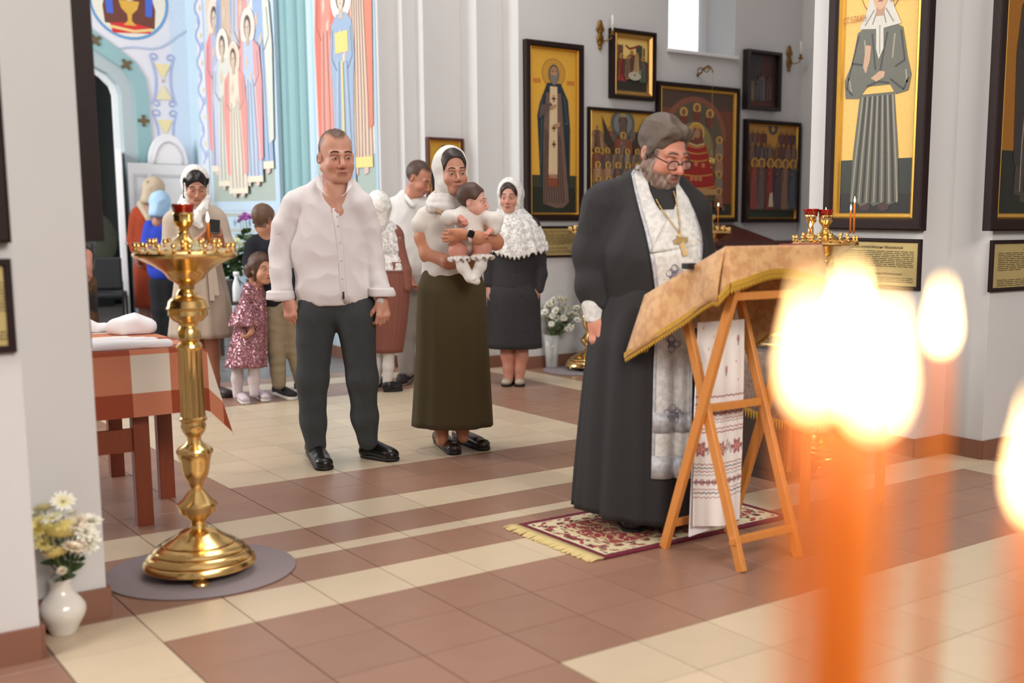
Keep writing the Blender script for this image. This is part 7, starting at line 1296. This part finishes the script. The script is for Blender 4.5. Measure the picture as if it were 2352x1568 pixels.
finish(root, 'dress_top', sd, 0.009, BLD, 0.005, 20, 4); skirt(root, F, 'dress_skirt', [(640, 1136, 1224), (672, 1121, 1239), (720, 1119, 1240), (798, 1118, 1243)], BLD, 6, 0.004, 0.03, 20, 0.72, 0.03, 120)
K = [(474, 1146, 1198), (488, 1138, 1212), (510, 1124, 1236), (540, 1118, 1250), (570, 1118, 1256), (592, 1120, 1258)]
o = skirt(root, F, 'lace_cape', K, LACE, 13, 0.02, 0.055, 30, 0.72, 0.03, 200, 1.1, 0.002); me = o.data; co = np.array([v.co[:] for v in me.vertices]); co[:, 2] += np.where(co[:, 2] < P(0, 585)[2], 0.015*np.sin(np.arctan2(co[:, 1], co[:, 0]-0.03)*26), 0); co[:, 2] += 0.05*np.clip(np.abs(co[:, 0]-P(1186, 500)[0])/0.2, 0, 1)*(co[:, 2] < P(0, 560)[2]); me.vertices.foreach_set('co', co.astype(np.float32).ravel())
BSH = M('beige_leather', (176, 160, 142), 0.4)
shoe(root, gl(F, 1174, 868), gl(F, 1162, 889), 0.088, 0.06, BSH, SHS, 0.075); shoe(root, gl(F, 1192, 868), gl(F, 1194, 889), 0.088, 0.06, BSH, SHS, 0.075)
# ---- man in the polo shirt
F = Fig(934, 884); root = figthing('person', 'man in a white polo shirt bowing his head behind the mother', 'person', F); P = F.P
hc = P(962, 408, 0.0); R = rotm(180+70, -30, 0); sk = (200, 142, 120)
hp = head(root, hc, R, 1.04, [(P(950, 435, 0.03), 0.058), (P(940, 465, 0.04), 0.07)], sk, 0.005, hair={'stubble': 1, 'line': lambda ax, y: np.where(y > 0.02, 0.08, np.where(y > -0.02, 0.02, -0.05)), 'rgb': (52, 42, 38), 'op': 0.92, 't': 0.003}, eyes='down')
lh = hand(P(944, 650, -0.1), P(966, 666, -0.12)-P(944, 650, -0.1), (0, 0, 1), 1, 1.0, (0.6, 0.7, 0.7, 0.7), 0.02, 0.3, 0.5, [(P(925, 600, 0.0), 0.036), (P(905, 560, 0.03), 0.045), (P(904, 490, 0.05), 0.045)], 0.005)
body_mesh(root, [lh], (168, 108, 84), hp); PO = cloth('white_pique', (222, 220, 218), 0.9, 0.12, 250)
sd = SDF(); sd.rc(P(940, 500, 0.05), P(945, 600, 0.05), 0.165, 0.170, 0.05, ((0, 1, 0), 0.72)); sd.rc(P(905, 472, 0.05), P(975, 472, 0.05), 0.065, 0.065, 0.05); sd.rc(P(936, 455, 0.05), P(944, 470, 0.05), 0.075, 0.09, 0.04); sd.chain([P(898, 484, 0.05), P(893, 545, 0.04)], [0.075, 0.066], 0.02); sd.chain([P(988, 484, 0.06), P(996, 545, 0.06)], [0.075, 0.066], 0.02); sd.half(P(0, 640, 0)*np.array([0, 0, 1]), (0, 0, -1), 0.01); sd.el(P(946, 440, -0.01), (0.055, 0.06, 0.03), 0.01, cut=True)
finish(root, 'polo_shirt', sd, 0.009, PO, 0.005, 22, 6, (1, 1, 0.6), False, 0.002, 50)
mb = MB().rings([[P(930, 438, 0.05), P(934, 446, -0.02), P(946, 462, -0.06), P(960, 466, -0.06)], [P(926, 448, 0.05), P(930, 458, -0.04), P(944, 474, -0.085), P(954, 478, -0.085)]], closed=False); o = mb.go('collar', PO, root); m_ = o.modifiers.new('c', 'SOLIDIFY'); m_.thickness = 0.006
GTR = cloth('grey_chinos', (150, 144, 138), 0.9)
sd = SDF(); sd.rc(P(925, 650, 0.05), P(965, 650, 0.05), 0.10, 0.10, 0.04); sd.chain([P(925, 670, 0.05), P(930, 760, 0.05), P(934, 850, 0.04)], [0.11, 0.085, 0.062], 0.03); sd.chain([P(965, 670, 0.08), P(980, 760, 0.1), P(988, 850, 0.1)], [0.11, 0.085, 0.062], 0.03); sd.half(P(0, 862, 0)*np.array([0, 0, 1]), (0, 0, -1), 0.01); finish(root, 'trousers', sd, 0.01, GTR, 0.004, 12, 2, (1, 1, 1.4), False, 0.002, 40)
BKS = M('dark_sneaker', (40, 32, 36), 0.7); shoe(root, gl(F, 922, 886), gl(F, 942, 868), 0.10, 0.07, BKS, M('pale_sole', (150, 140, 136), 0.7), 0.09); shoe(root, gl(F, 978, 880), gl(F, 1000, 864), 0.10, 0.07, BKS, M('pale_sole'), 0.09)
# ---- girl with the lace cape, half hidden by the man
F = Fig(892, 899); root = figthing('person', 'girl in a brown knitted skirt and white lace cape behind the man in linen', 'person', F); P = F.P
hc = P(868, 478, 0.02); R = rotm(20, 0, 0); sk = (198, 146, 124)
hp = head(root, hc, R, 0.92, [(P(872, 505, 0.02), 0.045), (P(876, 530, 0.02), 0.055)], sk, 0.006, male=False, eyes=None); lg = legs([([P(893, 800, 0.0), P(892, 840, 0.0), P(889, 882, 0.0)], [0.045, 0.042, 0.034]), ([P(868, 800, 0.06), P(866, 840, 0.06), P(864, 876, 0.06)], [0.045, 0.042, 0.034])])
body_mesh(root, [], sk, hp); [mk('stocking', q[0], q[1], cloth('white_tights', (226, 222, 222), 0.8), root) for q in lg]; local_hair(root, 'lace_veil', hc, R, 0.92, scarf_local(), LACE2, 0.007, 0.003, 40)
KN = cloth('brown_knit', (138, 86, 74), 0.95, 0.3, 120)
sd = SDF(); sd.rc(P(895, 545, 0.03), P(897, 620, 0.03), 0.11, 0.115, 0.03, ((0, 1, 0), 0.8)); sd.chain([P(915, 560, 0.0), P(932, 620, -0.02), P(936, 660, -0.03)], [0.045, 0.04, 0.035], 0.02); finish(root, 'jumper', sd, 0.01, KN); skirt(root, F, 'skirt', [(600, 858, 938), (660, 856, 942), (740, 856, 934), (808, 855, 924)], KN, 22, 0.012, 0.02, 20, 0.8, 0.02, 200)
skirt(root, F, 'lace_cape', [(508, 862, 900), (520, 852, 914), (545, 850, 924), (575, 852, 930), (584, 856, 928), (600, 854, 936), (620, 852, 941)], LACE, 12, 0.02, 0.06, 30, 0.8, 0.02, 180, 0.6, 0.002)
shoe(root, gl(F, 880, 900), gl(F, 926, 897), 0.085, 0.06, SHB, SHS, 0.08); shoe(root, gl(F, 858, 890), gl(F, 884, 882), 0.085, 0.06, SHB, SHS, 0.08)
# ---- boy seen from behind
F = Fig(650, 915); root = figthing('person', 'boy in a navy sweater and beige trousers with his arm round the girl', 'person', F); P = F.P
hc = P(606, 505, 0.0); R = rotm(-28, -22, 0); sk = (196, 142, 116)
hp = head(root, hc, R, 0.92, [(P(612, 530, 0.02), 0.045), (P(618, 548, 0.03), 0.06)], sk, 0.005, hair={'stubble': 1, 'line': lambda ax, y: np.where(y > 0.02, 0.07, np.where(y > -0.02, -0.005, -0.095)), 'rgb': (92, 72, 58), 'op': 0.92, 't': 0.003, 'look': 0}, eyes=None)
bh_ = hand(P(580, 636, -0.13), P(585, 668, -0.15)-P(580, 636, -0.13), (0.5, 1, 0), -1, 0.80, (0.35, 0.4, 0.45, 0.45), 0.10, 0.3, 0.3, [(P(575, 612, -0.08), 0.026), (P(576, 595, -0.02), 0.03), (P(592, 562, 0.03), 0.03)], 0.0042); body_mesh(root, [bh_], sk, hp)
NV = cloth('navy_sweater', (28, 30, 42), 0.9, 0.1, 160)
sd = SDF(); sd.rc(P(622, 580, 0.04), P(632, 680, 0.04), 0.125, 0.13, 0.04, ((0, 1, 0), 0.72)); sd.rc(P(592, 556, 0.03), P(655, 556, 0.05), 0.055, 0.055, 0.04); sd.chain([P(582, 566, 0.02), P(574, 600, -0.03), P(578, 630, -0.11)], [0.058, 0.05, 0.038], 0.02); sd.chain([P(664, 570, 0.06), P(676, 630, 0.05), P(672, 680, 0.0)], [0.055, 0.048, 0.04], 0.02); sd.half(P(0, 706, 0)*np.array([0, 0, 1]), (0, 0, -1), 0.006); finish(root, 'sweater', sd, 0.009, NV, 0.004, 24, 3)
BG = cloth('beige_trousers', (158, 142, 118), 0.9)
sd = SDF(); sd.rc(P(630, 705, 0.04), P(662, 705, 0.04), 0.085, 0.085, 0.03); sd.chain([P(630, 725, 0.03), P(634, 800, 0.02), P(641, 880, 0.0)], [0.088, 0.07, 0.052], 0.02); sd.chain([P(668, 725, 0.06), P(676, 800, 0.08), P(690, 872, 0.08)], [0.085, 0.066, 0.05], 0.02); sd.half(P(0, 893, 0)*np.array([0, 0, 1]), (0, 0, -1), 0.01); finish(root, 'trousers', sd, 0.009, BG, 0.004, 13, 5, (1, 1, 1.5), False, 0.002, 40)
shoe(root, gl(F, 634, 905), gl(F, 676, 920), 0.085, 0.06, M('black_canvas', (28, 28, 30), 0.8), M('white_rubber', (214, 212, 208), 0.6), 0.08, sole_h=0.028); shoe(root, gl(F, 684, 898), gl(F, 706, 904), 0.085, 0.06, M('black_canvas'), M('white_rubber'), 0.08, sole_h=0.028)
# ---- little girl in sequins
F = Fig(572, 921); root = figthing('person', 'little girl in a pink sequin dress with frilled sleeves', 'person', F); P = F.P
hc = P(600, 616, 0.0); R = rotm(180+52, 0, 0); sk = (208, 156, 130)
hp = head(root, hc, R, 0.86, [(P(594, 640, 0.02), 0.034), (P(588, 662, 0.02), 0.05)], sk, 0.004, brow=(84, 60, 48), lips=(186, 108, 100), jaw=0.85, nose=0.7, male=False, child=True, hair={'look': -2})
ha = hand(P(578, 762, -0.10), P(560, 780, -0.12)-P(578, 762, -0.10), (0, 0.3, 1), 1, 0.60, (0.7, 0.8, 0.8, 0.8), 0.03, 0.3, 0.5, [(P(580, 740, -0.08), 0.022), (P(572, 715, -0.05), 0.026), (P(574, 665, 0.0), 0.026)], 0.004)
body_mesh(root, [ha], sk, hp)
local_hair(root, 'hair', hc, R, 0.86, lambda sd: (hair_local(False, 0.010, 0.068)(sd), sd.el((-0.085, -0.06, -0.02), (0.035, 0.04, 0.055), 0.02), sd.el((0.085, -0.06, -0.02), (0.035, 0.04, 0.055), 0.02)), BRH, 0.006, 0.004, 60)
lg = legs([([P(546, 835, 0.03), P(545, 870, 0.02), P(546, 908, 0.01)], [0.042, 0.040, 0.032]), ([P(584, 835, 0.0), P(583, 870, 0.0), P(584, 904, -0.01)], [0.042, 0.040, 0.032])]); [mk('stocking', q[0], q[1], cloth('pale_tights', (222, 212, 218), 0.8), root) for q in lg]
def sequin():
    m = M('pink_sequins', (172, 92, 112), 0.25, 0.55); nt = m.node_tree; N = nt.nodes; L = nt.links; b_ = N['Principled BSDF']; tc = [n for n in N if n.bl_idname == 'ShaderNodeTexCoord'][0]
    vo = N.new('ShaderNodeTexVoronoi'); vo.inputs['Scale'].default_value = 120; L.new(tc.outputs['Object'], vo.inputs['Vector']); sep = N.new('ShaderNodeVectorMath'); sep.operation = 'MULTIPLY_ADD'; sep.inputs[1].default_value = (1.6, 1.6, 1.6); sep.inputs[2].default_value = (-0.8, -0.8, -0.8); L.new(vo.outputs['Color'], sep.inputs[0])
    ge = N.new('ShaderNodeNewGeometry'); ad = N.new('ShaderNodeVectorMath'); L.new(ge.outputs['Normal'], ad.inputs[0]); L.new(sep.outputs[0], ad.inputs[1]); no = N.new('ShaderNodeVectorMath'); no.operation = 'NORMALIZE'; L.new(ad.outputs[0], no.inputs[0]); L.new(no.outputs[0], b_.inputs['Normal'])
    rp = N.new('ShaderNodeValToRGB'); rp.color_ramp.elements[0].color = (*lin((120, 52, 76)), 1); rp.color_ramp.elements[1].color = (*lin((230, 180, 190)), 1); L.new(vo.outputs['Color'], rp.inputs[0]); L.new(rp.outputs[0], b_.inputs['Base Color']); return m
SEQ = sequin()
skirt(root, F, 'dress', [(652, 566, 602), (670, 556, 608), (720, 546, 612), (780, 532, 612), (842, 517, 610)], SEQ, 7, 0.01, 0.05, 30, 0.75, 0.02, 140)
sd = SDF(); sd.chain([P(572, 662, 0.0), P(562, 700, -0.05)], [0.045, 0.042], 0.02); finish(root, 'sleeve', sd, 0.007, SEQ)
K = []
for v, xl, xr_ in ((700, 544, 584), (722, 534, 590), (748, 527, 596)): a_, b_ = P(xl, v, -0.06), P(xr_, v, -0.06); K.append(((a_[0]+b_[0])/2, -0.06, a_[2], (b_[0]-a_[0])/2, (b_[0]-a_[0])/2*0.7))
V, Fq = loft(interp_rings(K, 10), 90, lambda th_, t_: 0.10*t_*np.sin(th_*6+1)); o = mk('sleeve_frill', V, Fq, SEQ, root); m_ = o.modifiers.new('c', 'SOLIDIFY'); m_.thickness = 0.003
LIL = M('lilac_sneaker', (206, 190, 200), 0.6); shoe(root, gl(F, 544, 912), gl(F, 566, 930), 0.07, 0.05, LIL, M('white_rubber'), 0.065); shoe(root, gl(F, 582, 908), gl(F, 614, 924), 0.07, 0.05, LIL, M('white_rubber'), 0.065)
# ---- woman with the phone
F = Fig(492, 908); root = figthing('person', 'woman in a beige coat and lace headscarf looking at her phone', 'person', F); P = F.P
hc = P(450, 425, 0.0); R = rotm(180+24, -24, 0); sk = (196, 144, 122)
hp = head(root, hc, R, 1.0, [(P(448, 462, 0.03), 0.05), (P(446, 490, 0.04), 0.065)], sk, 0.0042, brow=(44, 32, 30), lips=(158, 88, 84), jaw=0.9, nose=0.95, male=False, eyes='down')
h1 = hand(P(466, 545, -0.20), P(494, 526, -0.27)-P(466, 545, -0.20), (0.3, 0.4, 1), -1, 0.95, (0.5, 0.55, 0.6, 0.6), 0.03, 0.3, 0.5, [(P(440, 562, -0.10), 0.034), (P(394, 570, 0.02), 0.038), (P(408, 505, 0.04), 0.04)], 0.0042); h2_ = hand(P(506, 556, -0.18), P(496, 530, -0.27)-P(506, 556, -0.18), (-0.3, 0.4, 1), 1, 0.95, (0.6, 0.65, 0.7, 0.7), 0.03, 0.3, 0.5, [(P(512, 574, -0.1), 0.034), (P(516, 562, 0.03), 0.038), (P(496, 505, 0.04), 0.04)], 0.0042)
lg = legs([([P(486, 765, 0.03), P(488, 815, 0.03), P(492, 870, 0.02), P(496, 900, 0.01)], [0.058, 0.054, 0.040, 0.034]), ([P(452, 765, 0.06), P(452, 815, 0.06), P(452, 890, 0.05)], [0.058, 0.054, 0.036])]); body_mesh(root, [h1, h2_, lg], (176, 122, 96), hp)
local_hair(root, 'hair', hc, R, 1.0, hair_local(True, 0.006, 0.060), M('black_hair', (22, 18, 20), 0.35, var=0.2, vs_=60), 0.006, 0.0014, 90); local_hair(root, 'lace_veil', hc, R, 1.0, scarf_local((0.088, 0.115, 0.130), 0.100, 0.034, 0.010), LACE2, 0.006, 0.003, 40)
sd = SDF(); sd.chain([P(424, 455, 0.03), P(432, 485, -0.06), P(450, 505, -0.11), P(462, 520, -0.12)], [0.030, 0.034, 0.034, 0.020], 0.03); sd.chain([P(474, 455, 0.02), P(466, 482, -0.06), P(448, 500, -0.10)], [0.028, 0.030, 0.030], 0.03); sd.chain([P(420, 470, 0.05), P(446, 474, 0.09), P(476, 470, 0.05)], [0.04, 0.05, 0.04], 0.03); finish(root, 'veil_wrap', sd, 0.007, LACE2, 0.002, 30, 3, (1, 1, 2), True)
CT = cloth('beige_coat', (188, 172, 156), 0.85, 0.08, 180)
sd = SDF(); sd.rc(P(448, 510, 0.05), P(458, 590, 0.04), 0.165, 0.14, 0.05, ((0, 1, 0), 0.7)); sd.rc(P(410, 496, 0.04), P(490, 494, 0.04), 0.065, 0.065, 0.05); sd.chain([P(398, 510, 0.04), P(392, 570, 0.02), P(440, 562, -0.10)], [0.075, 0.066, 0.05], 0.03); sd.chain([P(500, 506, 0.04), P(518, 565, 0.03), P(512, 572, -0.10)], [0.070, 0.064, 0.05], 0.03); sd.half(P(0, 630, 0)*np.array([0, 0, 1]), (0, 0, -1), 0.006); finish(root, 'coat_top', sd, 0.009, CT, 0.005, 22, 6, (1, 1, 0.6), False, 0.002, 44)
skirt(root, F, 'coat_skirt', [(590, 412, 506), (612, 408, 508), (680, 400, 524), (772, 391, 537)], CT, 10, 0.012, 0.06, 26, 0.8, 0.04, 160)
MB().rings([[P(460+26*math.cos(a)*1.75, v, 0.04+0.125*math.sin(a)) for a in np.linspace(0, 6.2832, 40, endpoint=False)] for v in (604, 618)], caps=False).go('belt', CT, root); MB().beam(P(482, 612, -0.11), P(488, 690, -0.135), 0.035, 0.006, (1, 0, 0)).beam(P(490, 612, -0.11), P(499, 678, -0.13), 0.035, 0.006, (1, 0, 0)).go('belt_end', CT, root, smooth=False)
shoe(root, gl(F, 494, 905), gl(F, 528, 914), 0.09, 0.06, M('brown_flat', (70, 58, 54), 0.6), SHS, 0.06); shoe(root, gl(F, 446, 902), gl(F, 478, 912), 0.09, 0.06, M('brown_flat'), SHS, 0.06)
ph_ = thing('smartphone', 'black phone held by the woman in the beige coat', 'phone', F.b, -YAW); a_, b_ = P(488, 524, -0.285), P(505, 508, -0.30); o = MB().box((0, 0, 0), (0.078, 0.010, 0.15)).go('body', M('black_glass'), ph_, smooth=False, bevel=0.004); o.location = P(492, 520, -0.295); o.rotation_euler = (-0.9, 0.1, 0.35)
# ---- woman in rust and child in blue, further back
F = Fig(338, 768); root = figthing('person', 'woman in a rust dress and beige headscarf seen from behind', 'person', F); P = F.P
hc = P(357, 438, 0.0); R = rotm(-35, -20, 0); sk = (176, 122, 104); hp = head(root, hc, R, 1.0, [(P(350, 465, 0.0), 0.06), (P(345, 485, 0), 0.07)], sk, 0.007, male=False, eyes=None)
la = hand(P(312, 590, -0.1), P(318, 620, -0.14)-P(312, 590, -0.1), (1, 0, 0), 1, 0.95, (0.4, 0.4, 0.4, 0.4), 0.02, 0.3, 0.4, [(P(308, 560, -0.02), 0.04), (P(320, 495, 0.02), 0.045)], 0.007); lg = legs([([P(330, 700, 0), P(332, 730, 0), P(338, 762, 0)], [0.062, 0.052, 0.036]), ([P(346, 700, 0.05), P(348, 730, 0.05), P(352, 756, 0.05)], [0.06, 0.05, 0.036])]); body_mesh(root, [la, lg], (140, 96, 84), hp)
local_hair(root, 'headscarf', hc, R, 1.0, lambda sd: (scarf_local((0.06, 0.06, 0.07), 0.12, -0.03, 0.016)(sd), sd.rc((0.02, -0.10, 0.02), (0.05, -0.16, 0.05), 0.03, 0.012, 0.02)), cloth('beige_scarf', (190, 172, 148), 0.85), 0.008, 0.003, 40)
RU = cloth('rust_wool', (158, 62, 32), 0.95, 0.1, 160); sd = SDF(); sd.rc(P(335, 510, 0.02), P(335, 570, 0.02), 0.135, 0.125, 0.04, ((0, 1, 0), 0.75)); sd.rc(P(316, 488, 0.02), P(354, 488, 0.02), 0.06, 0.06, 0.04); sd.chain([P(312, 500, 0.0), P(305, 550, 0.0), P(310, 575, -0.05)], [0.07, 0.06, 0.05], 0.02); finish(root, 'dress_top', sd, 0.012, RU, 0.005, 22, 3); skirt(root, F, 'dress_skirt', [(570, 312, 358), (620, 308, 360), (706, 312, 358)], RU, 6, 0.01, 0.04, 16, 0.85, 0.02, 90)
sd = SDF(); sd.chain([P(325, 470, 0.03), P(340, 500, -0.10), P(356, 530, -0.11)], [0.05, 0.03, 0.025], 0.02); finish(root, 'shawl', sd, 0.01, cloth('beige_scarf')); shoe(root, gl(F, 338, 770), gl(F, 356, 764), 0.09, 0.06, SHB, SHS, 0.06); shoe(root, gl(F, 352, 765), gl(F, 366, 758), 0.09, 0.06, SHB, SHS, 0.06)
F = Fig(372, 786); root = figthing('person', 'child in a blue jacket and pale blue headscarf beside the woman in rust', 'person', F); P = F.P
hc = P(370, 470, 0.0); R = rotm(-10, -25, 0); hp = head(root, hc, R, 0.95, [(P(366, 494, 0.0), 0.05), (P(362, 512, 0), 0.06)], sk, 0.008, male=False, eyes=None); body_mesh(root, [], sk, hp); local_hair(root, 'headscarf', hc, R, 0.95, scarf_local((0.055, 0.06, 0.07), 0.12, -0.03, 0.016), cloth('pale_blue_scarf', (164, 196, 226), 0.85), 0.008, 0.004, 40)
BJ = cloth('royal_blue', (38, 62, 176), 0.85); sd = SDF(); sd.rc(P(362, 540, 0.02), P(368, 620, 0.02), 0.13, 0.125, 0.04, ((0, 1, 0), 0.8)); sd.chain([P(345, 520, 0), P(336, 560, -0.04), P(348, 600, -0.08)], [0.07, 0.055, 0.045], 0.02); sd.chain([P(384, 520, 0), P(392, 570, 0), P(390, 610, 0)], [0.06, 0.05, 0.045], 0.02); sd.half(P(0, 640, 0)*np.array([0, 0, 1]), (0, 0, -1), 0.006); finish(root, 'jacket', sd, 0.012, BJ, 0.005, 22, 4)
sd = SDF(); sd.chain([P(362, 650, 0.02), P(366, 710, 0.02), P(368, 772, 0.02)], [0.09, 0.075, 0.06], 0.03); sd.chain([P(382, 650, 0.05), P(384, 710, 0.05), P(386, 772, 0.05)], [0.09, 0.075, 0.06], 0.03); finish(root, 'trousers', sd, 0.012, cloth('black_trousers', (22, 22, 26), 0.9)); shoe(root, gl(F, 366, 788), gl(F, 378, 784), 0.09, 0.06, SHB, SHS, 0.07); shoe(root, gl(F, 382, 784), gl(F, 394, 780), 0.09, 0.06, SHB, SHS, 0.07)
# ---- person behind the pier
F = Fig(186, 880); root = figthing('person', 'person in camouflage trousers mostly hidden behind the pier', 'person', F); P = F.P
hc = P(172, 430, 0.02); R = rotm(30, 0, 0); hp = head(root, hc, R, 1.05, [(P(172, 462, 0.02), 0.06), (P(172, 490, 0.02), 0.075)], (190, 132, 112), 0.007, hair={'stubble': 1, 'line': lambda ax, y: np.where(y > 0.02, 0.08, np.where(y > -0.02, 0.02, -0.05)), 'rgb': (60, 50, 44)}, eyes=None)
ah = hand(P(203, 610, -0.06), P(206, 645, -0.1)-P(203, 610, -0.06), (-1, 0, 0), -1, 1.05, (0.5, 0.5, 0.5, 0.5), 0.02, 0.3, 0.6, [(P(198, 585, -0.02), 0.042), (P(194, 555, 0), 0.045), (P(188, 512, 0.02), 0.045)], 0.006); body_mesh(root, [ah], (196, 136, 118), hp)
sd = SDF(); sd.rc(P(172, 520, 0.03), P(172, 610, 0.03), 0.16, 0.15, 0.05, ((0, 1, 0), 0.75)); sd.chain([P(192, 510, 0.02), P(196, 560, 0.01), P(198, 588, 0.0)], [0.07, 0.06, 0.058], 0.02); finish(root, 'shirt', sd, 0.012, M('grey_plaid', (96, 98, 96), 0.9, rgb2=(52, 54, 56), vs_=22))
sd = SDF(); sd.rc(P(160, 640, 0.02), P(188, 640, 0.02), 0.10, 0.10, 0.03); sd.chain([P(188, 660, 0), P(198, 730, -0.02), P(196, 870, -0.02)], [0.11, 0.09, 0.07], 0.03); sd.chain([P(156, 660, 0.04), P(156, 760, 0.04), P(158, 870, 0.04)], [0.11, 0.09, 0.07], 0.03); finish(root, 'trousers', sd, 0.012, M('camouflage', (92, 62, 36), 0.9, rgb2=(30, 26, 24), vs_=9)); shoe(root, gl(F, 192, 878), gl(F, 208, 868), 0.1, 0.07, SHB, SHS, 0.09); shoe(root, gl(F, 160, 874), gl(F, 176, 864), 0.1, 0.07, SHB, SHS, 0.09)
# ------------------------------------------------------------------ candle stand close to the camera
def near(u, v, D): return atD(u, v, D)
cpos = [(2163, 748, 0.62, 'lone lit orange candle on the tray nearest the iconostasis'), (1952, 735, 0.50, 'tallest lit orange candle of the close cluster on the tray'), (1872, 832, 0.345, 'lit orange candle at the edge of the close cluster on the tray'), (2010, 868, 0.335, 'shortest lit orange candle of the close cluster on the tray'), (2390, 1085, 0.36, 'lit orange candle burnt lowest on the tray')]
pts = [near(u, v, D) for u, v, D, _ in cpos]; cen = np.mean(pts, 0); tz = 0.97
bs = np.array([cen[0], cen[1], 0.0]); t = stand('brass candle stand holding the burning orange candles close by', bs); t.scale = (1.25, 1.25, (tz-0.036)/TRAY)
FL2 = flame_mat('close_flame', (255, 206, 140), 26.0)
for (u, v, D, lb), p_ in zip(cpos, pts): taper((p_[0], p_[1], tz-0.01), lb, p_[2]-tz+0.01-0.014, 0.0072 if D < 0.45 else 0.0045, True, WAX, 1.0, FL2)
